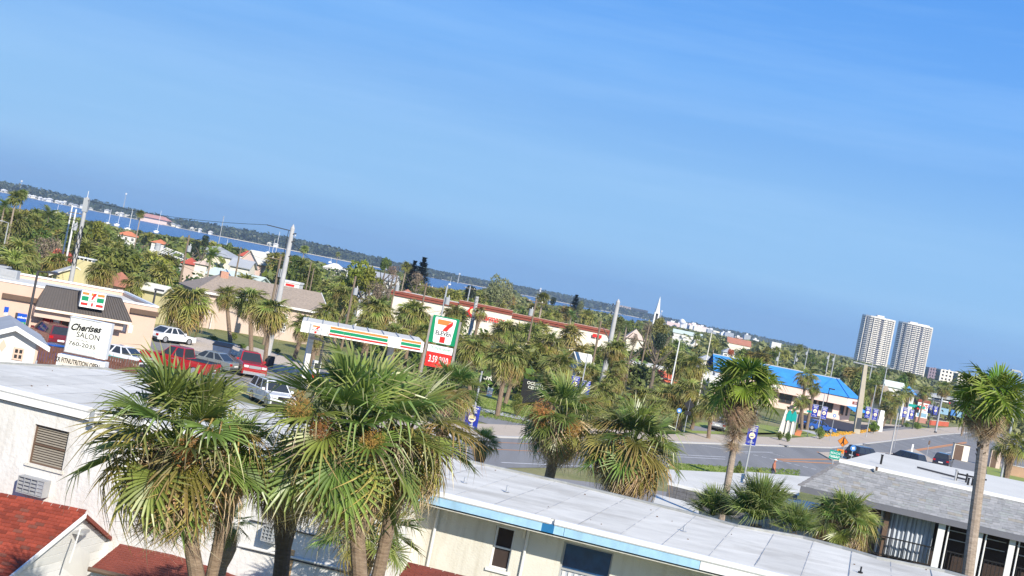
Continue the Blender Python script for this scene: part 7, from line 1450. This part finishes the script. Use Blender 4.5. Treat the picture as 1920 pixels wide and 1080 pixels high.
palm(1580, 985, 78, 43, 'round green palm in front of the grey mansard eave', seed=18, group='upright palms behind the motel roof', name='young_palm', lod='hi', n=44, dead=.9, low=-20)
MIDP = 'cabbage palms around the store and the lawn'
mids = [(352, 572, 54, (325, 638), 'broad golden palm right of the store, trunk standing beside the white sedan'), (258, 536, 33, None, 'round green palm over the right end of the store roof'), (190, 513, 34, None, 'loose palm in front of the yellow house chimney'), (105, 496, 34, None, 'green palm above the store roof left of the yellow house'), (38, 478, 40, None, 'wide palm behind the left end of the store'), (22, 512, 36, None, 'palm at the far left edge just above the store roof'),
        (425, 556, 28, (432, 642), 'first palm of the row in front of the beige hall'), (470, 566, 40, (471, 662), 'darkest palm of the row in front of the beige hall'), (508, 588, 44, (496, 687), 'golden palm overlapping the tall concrete pole'), (571, 612, 32, (550, 677), 'palm with brown lower fans left of the striped canopy'), (589, 640, 22, (586, 690), 'half dead brown palm by the canopy corner'),
        (705, 585, 40, None, 'wide dark palm behind the fuel canopy'), (775, 590, 37, None, 'palm behind the canopy left of the green pylon'), (742, 632, 34, None, 'palm just above the canopy stripes'), (645, 562, 36, None, 'palm beside the transformer pole'), (612, 590, 30, None, 'palm above the left end of the canopy'), (690, 622, 30, None, 'low palm touching the canopy top'), (852, 590, 27, None, 'bright yellow green palm above the pylon sign'), (900, 588, 17, None, 'narrow yellow palm right of the mottled pole'), (800, 628, 28, None, 'palm left of the pylon sign post'),
        (887, 660, 36, (880, 737), 'left palm of the lawn group'), (950, 676, 46, (932, 780), 'largest lawn palm whose trunk meets the path'), (962, 705, 20, (947, 757), 'short palm leaning behind the largest lawn palm'), (945, 622, 32, None, 'palm in front of the pharmacy lettering end'), (1030, 648, 36, None, 'golden palm in front of the pharmacy wall'), (1046, 690, 42, None, 'dark palm above the black monument sign'), (1000, 655, 26, None, 'small palm between the transformer pole and the dark palm'), (905, 640, 26, None, 'green palm right of the pylon sign'), (870, 640, 24, None, 'small palm peeping behind the pylon sign'),
        (1155, 660, 33, None, 'golden palm below the tall grey pole'), (1162, 690, 24, None, 'brown skirted palm below the tall grey pole'), (1100, 700, 30, None, 'palm behind the twin banners'), (1130, 740, 36, None, 'palm right of the twin banners'), (1080, 760, 30, None, 'palm below the left banner'), (1200, 750, 38, None, 'palm in the thicket left of the black diamond sign'), (1252, 742, 36, None, 'palm in the centre of the roadside thicket'), (1290, 735, 36, None, 'palm beside the black diamond sign'), (1300, 690, 32, None, 'golden palm above the roadside thicket'), (1175, 770, 30, None, 'low palm at the left of the thicket'), (1230, 765, 30, None, 'low palm in the front of the thicket'), (1335, 760, 30, None, 'palm just left of the tall fan palm skirt'), (1305, 770, 24, (1297, 805), 'palm on the verge behind the diamond sign'), (1275, 772, 28, None, 'low palm in the front of the thicket nearest the blue round sign'), (1195, 790, 28, None, 'lowest palm of the thicket by the pavement'), (1110, 770, 28, None, 'low palm between the shaggy palm heads'), (1150, 715, 30, None, 'palm left in the thicket under the red mansard'), (1240, 690 + 60, 34, None, 'palm in the thicket middle row'),
        (1512, 708, 24, (1498, 800), 'palm rising in front of the blue roof'), (1505, 752, 18, (1503, 806), 'short bright palm in front of the pink wall'), (1527, 728, 17, (1512, 806), 'small palm right of the palm over the blue roof'), (1668, 765, 22, (1655, 800), 'palm on the verge beside the white slab sign'), (1680, 745, 22, None, 'palm behind the verge palms'), (1655, 745, 20, None, 'palm right of the square concrete pole'), (1640, 728, 20, None, 'palm behind the square concrete pole'), (1700, 738, 18, None, 'palm left of the signal mast'), (1770, 728, 20, None, 'dark palm above the signal arm'), (1735, 735, 16, None, 'small palm above the street name sign'), (1820, 740, 24, None, 'palm behind the head of the right fan palm')]
Dm = {1: 150, 2: 160, 3: 172, 4: 150, 5: 138, 11: 150, 12: 155, 13: 135, 14: 175, 15: 150, 16: 140, 17: 175, 18: 170, 19: 140, 23: 165, 24: 160, 25: 140, 26: 168, 27: 150, 28: 155, 29: 150, 30: 145, 31: 148, 32: 138, 33: 130, 34: 150, 35: 150, 36: 145, 37: 170, 38: 135, 39: 138, 40: 142, 42: 165, 43: 160, 48: 260, 49: 250, 50: 255, 51: 265, 52: 280, 53: 300, 54: 230}
for i, (x, y, rr, b, lb) in enumerate(mids):
    yl = .55 if any(w in lb for w in ('gold', 'yellow')) else .2
    palm(x, y, rr * 1.0, (Dm.get(i, 145) if i < 42 else 145 if x < 1450 else 262 if x < 1700 else 275), lb, base=b, seed=100 + i, group=MIDP, dead=2.2 if 'brown' in lb or 'skirt' in lb else 1.0, yel=yl, tr=.19 if b else .17, n=42 if rr > 24 else 26, low=-45)
# crowns as one mesh, shared by the smaller and farther palms
def crown_mb(rng, n, kind='sabal'):
    mb = MB(); mb.uv = []
    for az, el, ro, s in angles(rng, n, 82, -50): frond_mb(rng, nl=9, segs=2, droop=.30, spread=105, wmul=1.35, limp=.15, mb=mb, M4=orient(az, el, ro, s))
    return mb
SMALL = [crown_mb(rng, 40).mesh('crown', M[m]) for m in ('frondmid', 'frondmid', 'frondmid', 'frondyel')]
def feather_mb(rng, n=26):
    mb = MB(); mb.uv = []
    for az, el, ro, s in angles(rng, n, 78, -30):
        M4 = orient(az, el, ro * .3, s); V, Fc, UV = [], [], []; K = 9
        pts = [Vector((t, 0, -.62 * t ** 2.2)) for t in [j / K for j in range(K + 1)]]
        for j in range(K + 1): w = .012 * (1 - j / K) + .003; V += [pts[j] + Vector((0, w, 0)), pts[j] - Vector((0, w, 0))]; UV += [(j / K * .5, .5)] * 2
        Fc += [(2 * j, 2 * j + 1, 2 * j + 3, 2 * j + 2) for j in range(K)]
        for j in range(1, 26):
            t = j / 26; p = Vector((t, 0, -.62 * t ** 2.2)); ln = .30 * sin(pi * min(1, t * .85 + .12)); y = rng.random()
            for sd in (-1, 1):
                k = len(V); V += [p + Vector((-.01, 0, 0)), p + Vector((.02, 0, 0)), p + Vector((.5 * ln, sd * ln, -.3 * ln))]; UV += [(.2, y), (.2, y), (.95, y)]; Fc.append((k, k + 1, k + 2))
        k0 = len(mb.v); mb.add([M4 @ v for v in V], Fc); mb.uv += UV
    return mb
M['feather'] = leaf_mat('feather palm frond', GREEN, .2, .02, .3)
FEA = [feather_mb(rng).mesh('crown', M['feather']) for _ in range(2)]
def spalm(c, R_, label, group, mesh, name='cabbage_palm', tr=.16, barkm='bark'):
    r = thing(name, label, 'palm tree', (c.x, c.y, 0), group); mb = MB(); mb.cyl((c.x, c.y, 0), c, tr, tr * .8, n=6); mb.build('trunk', M[barkm], r)
    o = bpy.data.objects.new('crown', mesh); COL.objects.link(o); o.parent = r; o.location = (0, 0, c.z); o.scale = (R_,) * 3; o.rotation_euler.z = rng.uniform(0, 6.28); return r
for x, y, rp, D, lb, fe in [(397, 478, 26, 205, 'arching date palm in front of the grey-roofed house', 1), (92, 403, 24, 260, 'date palm before the water at the left', 1), (9, 385, 24, 230, 'date palm at the left edge below the far bank', 1), (30, 372, 16, 215, 'tall palm with a pale trunk at the far left over the water', 0), (42, 366, 12, 235, 'second tall palm just right of the tall left palm', 0), (264, 402, 9, 330, 'slim tall palm standing against the river', 0), (571, 468, 9, 420, 'slim tall palm silhouetted against the far bank right of the concrete pole', 0), (634, 477, 5, 700, 'tiny distant palm above the far bank', 0), (762, 500, 11, 330, 'left tall palm of the pair beside the dark pines', 0), (766, 508, 10, 340, 'lower tall palm of the pair beside the dark pines', 0), (1018, 562, 15, 240, 'tall palm right of the pharmacy transformer pole', 0), (1072, 590, 14, 300, 'palm in front of the conifer beyond the pharmacy', 1), (1456, 660, 11, 430, 'tall palm on the treed slope, left', 0), (1472, 666, 11, 430, 'tall palm on the treed slope, right', 0), (1500, 652, 7, 520, 'palm breaking the skyline right of the white building', 0), (1340, 645, 10, 380, 'small pale palm below the brown hall', 0), (1307, 630, 8, 400, 'palm in front of the mint green hall', 0), (848, 560, 14, 330, 'left palm of the cluster behind the pharmacy roof', 0), (868, 566, 13, 330, 'right palm of the cluster behind the pharmacy roof', 0), (878, 590, 1, 300, '', 0), (905, 560, 15, 300, 'palm before the feathery green trees', 0), (1176, 608, 12, 260, 'feathery palm right of the tall grey pole', 1), (120, 408, 16, 280, 'second date palm before the water at the left', 1), (62, 418, 18, 250, 'palm among low trees near the left edge', 0), (68, 405, 16, 262, 'rounded palm just above the left trees', 0)]:
    if not lb: continue
    c = at(x, y, D); spalm(c, rp * D / FL, lb, None, FEA[int(x) % 2] if fe else SMALL[1 if rp < 20 else 0], 'date_palm' if fe else 'tall_palm', .16, 'barkgrey')
# ================================================================== broadleaf trees, conifers, shrubs
LS = lambda a, b, c: [(0, a), (.5, b), (1, c)]
M['leaf1'] = leaf_mat('mid green leaves', LS((.06, .095, .02), (.13, .185, .035), (.22, .26, .06)), .25, .03, .25)
M['leaf2'] = leaf_mat('olive leaves', LS((.075, .095, .03), (.155, .175, .055), (.25, .25, .10)), .25, .03, .2)
M['leaf3'] = leaf_mat('bright green leaves', LS((.11, .15, .02), (.20, .26, .035), (.30, .34, .07)), .2, .03, .3)
M['leafdark'] = leaf_mat('dark conifer needles', LS((.012, .024, .014), (.028, .048, .026), (.05, .075, .04)), .2, .02, .1)
M['leaffar'] = leaf_mat('distant dark foliage', LS((.028, .042, .022), (.058, .078, .038), (.10, .12, .06)), .2, .02, .15)
M['leafbrown'] = leaf_mat('brown twiggy crown', LS((.12, .085, .06), (.22, .16, .115), (.32, .25, .18)), .2, .02, .1)
M['leafred'] = leaf_mat('red orange leaves', LS((.20, .045, .02), (.38, .10, .05), (.50, .20, .10)), .2, .02, .2)
M['leafgrey'] = leaf_mat('grey green feathery leaves', LS((.09, .11, .045), (.18, .20, .09), (.27, .28, .15)), .2, .02, .2)
def tree_crown(rng, n, lumps, size, shape=(1, 1, .8)):
    mb = MB(); mb.uv = []; Ls = []
    for i in range(lumps):
        v = Vector((rng.gauss(0, 1), rng.gauss(0, 1), rng.gauss(0, 1))).normalized() * rng.uniform(.25, .72); Ls.append((Vector((v.x * shape[0], v.y * shape[1], v.z * shape[2])), rng.uniform(.26, .46), rng.random()))
    for i in range(n):
        c, r, tone = rng.choice(Ls); d = Vector((rng.gauss(0, 1), rng.gauss(0, 1), rng.gauss(0, 1) + .35)).normalized(); p = c + Vector((d.x, d.y, d.z * .85)) * r * rng.uniform(.72, 1.08)
        nrm = (d * .7 + Vector((rng.uniform(-1, 1), rng.uniform(-1, 1), rng.uniform(-.6, 1)))).normalized(); a = nrm.orthogonal().normalized(); a = Quaternion(nrm, rng.uniform(0, 6.28)) @ a; b = nrm.cross(a); s = size * rng.uniform(.5, 1.3)
        mb.add([p - a * s, p - b * s * .45 + a * s * .1, p + a * s, p + b * s * .5], [(0, 1, 2, 3)]); u = min(1, max(0, tone * .6 + rng.uniform(0, .4))); y = rng.random(); mb.uv += [(u, y)] * 4
    return mb
def conifer_crown(rng, n=4200, taper=.33):
    mb = MB(); mb.uv = []; tiers = 11
    for i in range(n):
        k = int(tiers * rng.random() ** 1.15); t = (k + .5) / tiers; az = rng.choice([j * 2 * pi / 7 + k * .5 for j in range(7)]) + rng.uniform(-.22, .22); R0 = taper * (1 - t) ** .95 + .008; q = rng.random() ** .6; p = Vector((cos(az) * R0 * q, sin(az) * R0 * q, t + .05 * q * (1 - t) + rng.uniform(-.045, .035)))
        a = Vector((cos(az), sin(az), .3)).normalized(); b = Vector((-sin(az), cos(az), rng.uniform(-.4, .4))); s = .020 * rng.uniform(.6, 1.4); mb.add([p - a * s, p - b * s * .6, p + a * s * 1.3, p + b * s * .6], [(0, 1, 2, 3)]); mb.uv += [(rng.random(), rng.random())] * 4
    return mb
TC = {}
for key, mm, n, lp, sz, shp, cnt in (('green', 'leaf1', 2600, 16, .085, (1, 1, .75), 3), ('olive', 'leaf2', 2600, 16, .08, (1, 1, .75), 3), ('bright', 'leaf3', 2400, 14, .09, (1, 1, .8), 2), ('brown', 'leafbrown', 1900, 12, .05, (1, 1, .7), 2), ('red', 'leafred', 2000, 10, .08, (1, 1, .6), 1), ('feather', 'leafgrey', 2800, 12, .07, (.7, .7, 1.1), 2)):
    TC[key] = [tree_crown(rng, n, lp, sz, shp).mesh('crown', M[mm]) for _ in range(cnt)]
TC['dark'] = [tree_crown(rng, 2600, 10, .07, (.8, .8, 1)).mesh('crown', M['leafdark'])]
TC['conifer'] = [conifer_crown(rng).mesh('crown', M['leafdark']) for _ in range(2)]
M['wood'] = bark_mat('grey brown branch bark', (.09, .07, .055), (.19, .155, .12), 1)
TRK = []
for _ in range(3):   # trunk with limbs, unit height 1
    mb = MB(); mb.tube([(0, 0, 0), (.01, .0, .25), (.0, .02, .5), (.03, 0, .8)], [.035, .028, .022, .01], 7)
    for i in range(6):
        a = i * 1.1 + rng.random(); z = rng.uniform(.28, .6); mb.tube([(0, 0, z), (cos(a) * .12, sin(a) * .12, z + .12), (cos(a) * .24, sin(a) * .24, z + .26)], [.016, .011, .005], 5)
    TRK.append(mb.mesh('trunk', M['wood']))
def tree(x, y, h, R_, key, label, group=None, name='broadleaf_tree', cat='tree', low=False):
    r = thing(name, label, cat, (x, y, 0), group); t = bpy.data.objects.new('trunk', rng.choice(TRK)); COL.objects.link(t); t.parent = r; t.scale = (h * (1.0 if key != 'conifer' else .55),) * 2 + (h * (.95),)
    o = bpy.data.objects.new('crown', rng.choice(TC[key])); COL.objects.link(o); o.parent = r; o.rotation_euler.z = rng.uniform(0, 6.28)
    if key == 'conifer': o.scale = (h, h, h * .93); o.location = (0, 0, h * .07)
    else: sz = h * .5 if low else min(h * .42, R_ * 1.15); o.scale = (R_, R_, sz / .75); o.location = (0, 0, h - sz * 1.05)
    return r
# named trees: top pixel, distance, radius px
for x, y, D, rp, key, lb in [(797, 482, 330, 15, 'conifer', 'taller of two dark Norfolk pines left of the river gap'), (779, 488, 335, 12, 'conifer', 'shorter of two dark Norfolk pines left of the river gap'), (786, 505, 320, 14, 'brown', 'brown bushy tree at the foot of the dark pines'), (1082, 552, 420, 10, 'conifer', 'dark pointed conifer beyond the pharmacy'), (1091, 566, 400, 10, 'feather', 'rounded green tree touching the pointed conifer'), (1038, 556, 420, 8, 'dark', 'small dark round-topped conifer beyond the pharmacy'), (932, 522, 300, 24, 'feather', 'tall feathery green tree behind the pharmacy roof'), (950, 530, 310, 22, 'feather', 'second feathery tree leaning right behind the pharmacy'), (885, 534, 330, 18, 'dark', 'dark olive tree left of the feathery trees'), (677, 487, 210, 32, 'bright', 'bright yellow green leafy tree right of the bare poles'), (700, 500, 205, 26, 'bright', 'lower part-yellow tree beside the bright leafy one'), (712, 520, 190, 26, 'brown', 'bare grey brown tree in front of the pale roof'), (100, 432, 190, 38, 'brown', 'bare brown twiggy tree in the left thicket'), (118, 462, 178, 30, 'red', 'red-leaved almond tree at the left behind the store'), (190, 415, 260, 22, 'bright', 'bright green rounded shrub tree beside the cable-wrapped pole'), (555, 478, 270, 30, 'green', 'large rounded green tree just right of the tall concrete pole'), (580, 492, 250, 34, 'green', 'wide green tree sloping right of the tall concrete pole'), (435, 455, 380, 20, 'green', 'low domed green tree at the river bank'), (1243, 592, 230, 20, 'olive', 'big olive-brown round tree right of the steeple'), (1222, 600, 240, 14, 'brown', 'brown tree at the foot of the steeple'), (1240, 622, 200, 17, 'dark', 'dense dark green ball tree below the steeple'), (1190, 622, 200, 14, 'brown', 'dark reddish tree beside the light brown roof'), (1371, 652, 330, 8, 'red', 'small dark red tree below the brown hall'), (1165, 588, 200, 14, 'olive', 'tree top just right of the tall grey pole'), (725, 470 + 12, 330, 12, 'green', 'tree top against the far bank left of the pines'), (740, 493, 300, 14, 'brown', 'brown tree left of the pale tall palms'), (388, 440, 300, 12, 'dark', 'dark tree against the water left of the grey roof'), (368, 450, 310, 12, 'dark', 'second dark tree against the water'), (272, 440, 320, 9, 'dark', 'dark small tree beside the slim river palm')]:
    c = at(x, y, D); R_ = rp * D / FL; tree(c.x, c.y, max(c.z, 3), R_, key, lb, name='conifer_tree' if key == 'conifer' else 'broadleaf_tree')
    KEEP.append((x - rp * .7, y, x + rp * .7, y + rp * 1.4, D - 2))
for x, y, rp, D, lb in [(973, 742, 13, 133, 'clipped round shrub beside the black monument sign'), (972, 757, 16, 125, 'low rounded shrub at the edge of the lawn'), (946, 760, 6, 131, 'small dark shrub at the foot of the leaning palm'), (1463, 813, 8, 160, 'left clipped hedge ball in front of the teal plaza sign'), (1479, 814, 8, 160, 'right clipped hedge ball in front of the teal plaza sign'), (1540, 806, 12, 176, 'dark shrub by the blue sedan'), (1640, 797, 14, 215, 'green hedge beside the white slab sign'), (1425, 884, 14, 104, 'bright green shrub on the verge near the walking man'), (1388, 872, 12, 98, 'leafy shrub behind the tall palm trunk'), (1350, 893, 12, 92, 'shrub left of the tall palm trunk'), (440, 630, 10, 148, 'dark shrub at the hall wall'), (520, 660, 10, 142, 'shrub below the lattice window'), (400, 643, 12, 142, 'green hedge in the pebble bed'), (455, 652, 12, 139, 'longer green hedge in the pebble bed'), (1720, 798, 12, 262, 'round shrub below the white pharmacy sign'), (1700, 796, 8, 262, 'low hedge by the signal mast'), (1490, 790, 12, 175, 'spiky green plant behind the planter')]:
    c = at(x, y, D); R_ = rp * D / FL; r = thing('shrub', lb, 'shrub', (c.x, c.y, 0)); o = bpy.data.objects.new('foliage', TC['green' if rp != 14 else 'bright'][0]); COL.objects.link(o); o.parent = r; hh = max(.5, c.z + R_ * .5); o.scale = (R_, R_, hh * .62); o.location = (0, 0, hh * .5); mb = MB(); mb.cyl((c.x, c.y, 0), (c.x, c.y, hh * .5), .05, n=5); mb.build('stem', M['wood'], r)
# general tree fill, kept off roads, lots and whatever must stay in view
VEG = [(-80, 372), (0, 390), (45, 399), (100, 403), (160, 415), (200, 425), (240, 433), (300, 443), (370, 453), (450, 468), (492, 479), (540, 481), (600, 494), (640, 506), (700, 508), (760, 512), (810, 545), (880, 548), (960, 545), (1000, 572), (1080, 580), (1130, 588), (1200, 602), (1300, 622), (1400, 640), (1450, 646), (1500, 652), (1550, 662), (1600, 676), (1680, 696), (1740, 712), (1800, 722), (1900, 742), (2000, 762)]
def vlim(px):
    for (a, ya), (b, yb) in zip(VEG, VEG[1:]):
        if a <= px <= b: return ya + (yb - ya) * (px - a) / (b - a)
    return 400
def inside(x, y, poly):
    c = False; j = len(poly) - 1
    for i in range(len(poly)):
        if (poly[i][1] > y) != (poly[j][1] > y) and x < (poly[j][0] - poly[i][0]) * (y - poly[i][1]) / (poly[j][1] - poly[i][1]) + poly[i][0]: c = not c
        j = i
    return c
NOGO = [[(-300, 560), (300, 600), (420, 600), (600, 640), (880, 735), (1050, 760), (1260, 800), (1480, 775), (1720, 780), (1800, 770), (2000, 790), (2000, 1200), (-300, 1200)]]
def on_road(x, y):
    for (a, ya), (b, yb) in zip(KF, KF[1:]):
        if ya <= y <= yb: return x > a + (b - a) * (y - ya) / (yb - ya) - 9
    return False if y > 340 else x > -20
FOOT = [(o.location.x, o.location.y) for o in COL.objects if o.parent is None and o.get('category') in ('house', 'building', 'store', 'restaurant')]
def clear(x, y, z, R_, D):
    px, py = proj((x, y, z)); rp = R_ / D * FL
    for x0, y0, x1, y1, kd in KEEP:
        if D < kd and x0 - rp * .62 < px < x1 + rp * .62 and y0 - rp * .6 < py < y1 + rp * .75: return False
    return True
def zone(px, D):
    for lim, a, b in ((150, 'behind the left end of the peach store', 'by the river at the far left'), (330, 'behind the yellow house', 'between the yellow house and the river'), (520, 'behind the beige hall', 'around the grey-roofed house by the river'), (730, 'behind the fuel canopy', 'far behind the fuel canopy'), (960, 'in front of the pharmacy', 'behind the pharmacy'), (1160, 'below the pharmacy corner', 'beyond the right half of the pharmacy'), (1290, 'below the steeple', 'near the white steeple'), (1450, 'left of the blue roof', 'around the brown hall roof'), (1640, 'behind the blue roof', 'on the skyline slope above the blue roof'), (9999, 'near the traffic signals', 'at the foot of the towers')):
        if px < lim: return a if D < 260 else b
rng = random.Random(77); cnt = {'t': 0, 'p': 0}; placed = []
tries = 0
while tries < 9000 and cnt['t'] + cnt['p'] < 560:
    tries += 1; D = 140 + 620 * rng.random() ** 1.35; h = rng.uniform(-1000, 1060); x = h * D / FL
    if on_road(x, D) or (x < -60 and D > 740): continue
    b = proj((x, D, 0)); 
    if inside(b[0], b[1], NOGO[0]): continue
    ht = rng.uniform(4.2, 7.5) if D < 260 else rng.uniform(5, 10); top = proj((x, D, ht)); lim = vlim(top[0])
    if top[1] < lim: 
        ht = CH + hv(top[0], lim)[1] * D / FL
        if ht < 2.6: continue
    R_ = min(rng.uniform(2.2, 4.2), ht * .75); pz = ht - R_ * .6
    if not clear(x, D, pz, R_, D): continue
    if any((x - q[0]) ** 2 + (D - q[1]) ** 2 < (q[2] + R_) ** 2 * .22 for q in placed): continue
    if any(abs(x - q[0]) < 6 and -3 < D - q[1] < 8 for q in FOOT): continue
    placed.append((x, D, R_)); s = rng.random()
    if s < .38 and D < 420 and cnt['p'] < 215:
        zn = zone(top[0], D); spalm(Vector((x, D, ht - 1.3)), rng.uniform(1.7, 2.3), 'olive green cabbage palm among the trees ' + zn, 'cabbage palms ' + zn, rng.choice(SMALL)); cnt['p'] += 1
    elif cnt['t'] < 285:
        key = rng.choices(('green', 'olive', 'bright', 'brown'), (5, 5, 1.6, .8))[0]; tree(x, D, ht, R_, key, {'green': 'mid green broadleaf tree ', 'olive': 'dull olive broadleaf tree ', 'bright': 'fresh green broadleaf tree ', 'brown': 'brownish thin-leaved tree '}[key] + zone(top[0], D), key + ' trees ' + zone(top[0], D), low=True); cnt['t'] += 1
# undergrowth and distant woods as masses of leaf clumps
def woods(name, label, n, sampler, size, m, seed, clumps=16, flat_=.8):
    rng = random.Random(seed); mb = MB(); mb.uv = []
    k = 0
    while k < n:
        s = sampler(rng)
        if s is None: continue
        x, y, h, R_ = s; k += 1; tone = rng.random()
        for i in range(clumps):
            d = Vector((rng.gauss(0, 1), rng.gauss(0, 1) - .3, abs(rng.gauss(0, 1)))).normalized(); p = Vector((x, y, h - R_ * flat_)) + Vector((d.x * R_, d.y * R_, d.z * R_ * flat_)) * rng.uniform(.8, 1.05)
            if i % 3 == 0: p.z = rng.uniform(0, h - R_ * flat_) if h > R_ else p.z
            nrm = (d + Vector((rng.uniform(-.8, .8), rng.uniform(-.8, .8), rng.uniform(-.4, .8)))).normalized(); a = Quaternion(nrm, rng.uniform(0, 6.28)) @ nrm.orthogonal().normalized(); b = nrm.cross(a); q = size * R_ * rng.uniform(.6, 1.3)
            mb.add([p - a * q, p - b * q * .6, p + a * q, p + b * q * .6], [(0, 1, 2, 3)]); u = min(1, max(0, tone * .5 + rng.uniform(0, .5))); yv = rng.random(); mb.uv += [(u, yv)] * 4
    return tag(mb.build(name, M[m]), label, name.replace('_', ' '), kind='stuff')
def s_under(rng):
    D = 140 + 700 * rng.random() ** 1.2; x = rng.uniform(-1000, 1060) * D / FL
    if on_road(x, D): return None
    b = proj((x, D, 0))
    if inside(b[0], b[1], NOGO[0]) or b[1] < 360: return None
    h = rng.uniform(1.5, 4.2); R_ = rng.uniform(1.4, 2.6)
    if not clear(x, D, h, R_ * .7, D) : return None
    if any(abs(x - q[0]) < 5 and -2 < D - q[1] < 8 for q in FOOT): return None
    t = proj((x, D, h))
    if t[1] < vlim(t[0]): return None
    return x, D, h, R_
woods('undergrowth', 'dense low green shrubs and undergrowth between the houses and palms', 3400, s_under, .26, 'leaf1', 5, 26)
woods('undergrowth', 'olive toned undergrowth and scrub between the houses and palms', 1500, s_under, .26, 'leaf2', 6, 26)
def near_shore(x):
    if x < -330: return 640 + (x + 1500) / 1170 * 120
    for (a, ya), (b, yb) in zip(NEAR, NEAR[1:]):
        if a <= x <= b: return ya + (yb - ya) * (x - a) / (b - a)
    return 4000
def s_mid(rng):
    D = 330 + 2500 * rng.random() ** 1.6; x = rng.uniform(-1000, 1100) * D / FL
    if D > near_shore(x) - 12 or D > 3500: return None
    h = rng.uniform(5, 9) if D < 900 else rng.uniform(7, 14); R_ = rng.uniform(4, 8); t = proj((x, D, h)); lim = vlim(t[0]) - 2
    if t[1] < lim: h = CH + hv(t[0], lim)[1] * D / FL
    if h < 2.2: return None
    if D < 560: R_ = rng.uniform(2.5, 4); h = min(h, rng.uniform(4, 7)) if D < 450 else h
    if on_road(x, D) or not clear(x, D, h, R_ * .8, D): return None
    if any(abs(x - q[0]) < 7 and -4 < D - q[1] < 9 for q in FOOT): return None
    return x, D, h, R_
woods('distant_woodland', 'wooded suburb stretching to the horizon beyond the houses', 5200, s_mid, .28, 'leaf2', 8, 22)
def s_left(rng):
    D = rng.uniform(250, 820); x = rng.uniform(-1000, -250) * D / FL
    if D > near_shore(x) - 8: return None
    q = proj((x, D, 3)); lim = vlim(q[0]); h = CH + hv(q[0], lim)[1] * D / FL; h = h * rng.uniform(.7, 1.02)
    if h < 1.8 or not clear(x, D, h, 2.5, D) or any(abs(x - q[0]) < 6 and -4 < D - q[1] < 9 for q in FOOT): return None
    return x, D, h, min(h * .6, rng.uniform(1.6, 3.0)) * (1 + D / 1200)
woods('distant_woodland', 'leafy low wood between the houses and the river on the left', 3600, s_left, .26, 'leaf1', 18, 20)
def s_far(rng):
    t = rng.random(); k = t * (len(FAR) - 1); i = min(int(k), len(FAR) - 2); f_ = k - i; x = FAR[i][0] + (FAR[i + 1][0] - FAR[i][0]) * f_; y = FAR[i][1] + (FAR[i + 1][1] - FAR[i][1]) * f_ + 25 + 500 * rng.random() ** 1.6
    q = proj((x, y, 5))
    if q[0] < -60: return None
    if any(D_ > 2000 and x0 < q[0] < x1 and False for x0, y0, x1, y1, D_ in KEEP): return None
    return x * y / (y if y else 1), y, rng.uniform(12, 20) + 3 * sin(x * .012), rng.uniform(8, 14)
woods('far_bank_woods', 'hazy blue green woods along the far river bank', 2600, s_far, .30, 'leaffar', 9, 22)
mb = MB()
def s_coast(rng):
    D = rng.uniform(3300, 5200); h = rng.uniform(-60, 560); x = h * D / FL; return x, D, rng.uniform(9, 16), rng.uniform(12, 22)
woods('horizon_woods', 'thin hazy tree line at the horizon behind the town', 900, s_coast, .3, 'leaffar', 10, 18)
# grass tufts on the verges near the road
def s_grass(rng):
    x, y = rng.choice([(rng.uniform(1262, 1500), None), (rng.uniform(890, 1040), 1)])
    if y is None: p = G(x, rng.uniform(870, 884) + (x - 1262) * .05)
    else: p = G(x, 745 + (x - 890) * .17 + rng.uniform(0, 36))
    return p.x, p.y, .12, .12
woods('grass', 'short grass tufts on the lawn and road verge', 2500, s_grass, .5, 'leaf3', 12, 4)
# shore sand and sea walls on the far bank
mb = MB()
for (a, b) in zip(FAR, FAR[1:]):
    va, vb = Vector((*a, 0)), Vector((*b, 0)); mb.prism([va + Vector((0, -6, 0)), vb + Vector((0, -6, 0)), vb + Vector((0, 6, 0)), va + Vector((0, 6, 0))], (0, 0, 1.2))
struct('river_bank', mb, mat('pale sea wall', (.50, .46, .38), .9, .2, .02))
# ================================================================== air
mb = MB(); mb.box(-4500, 4500, -60, 5400, -1.5, 95)
hm = bpy.data.materials.new('haze'); hm.use_nodes = True; ht_ = hm.node_tree; ht_.nodes.clear(); ho = ht_.nodes.new('ShaderNodeOutputMaterial'); hp = ht_.nodes.new('ShaderNodeVolumePrincipled'); hp.inputs['Color'].default_value = (.66, .83, 1.0, 1); hp.inputs['Density'].default_value = .00014; hp.inputs['Anisotropy'].default_value = .2
ht_.links.new(hp.outputs[0], ho.inputs['Volume'])
HAZE = mb.build('haze', hm); HAZE['kind'] = 'stuff'
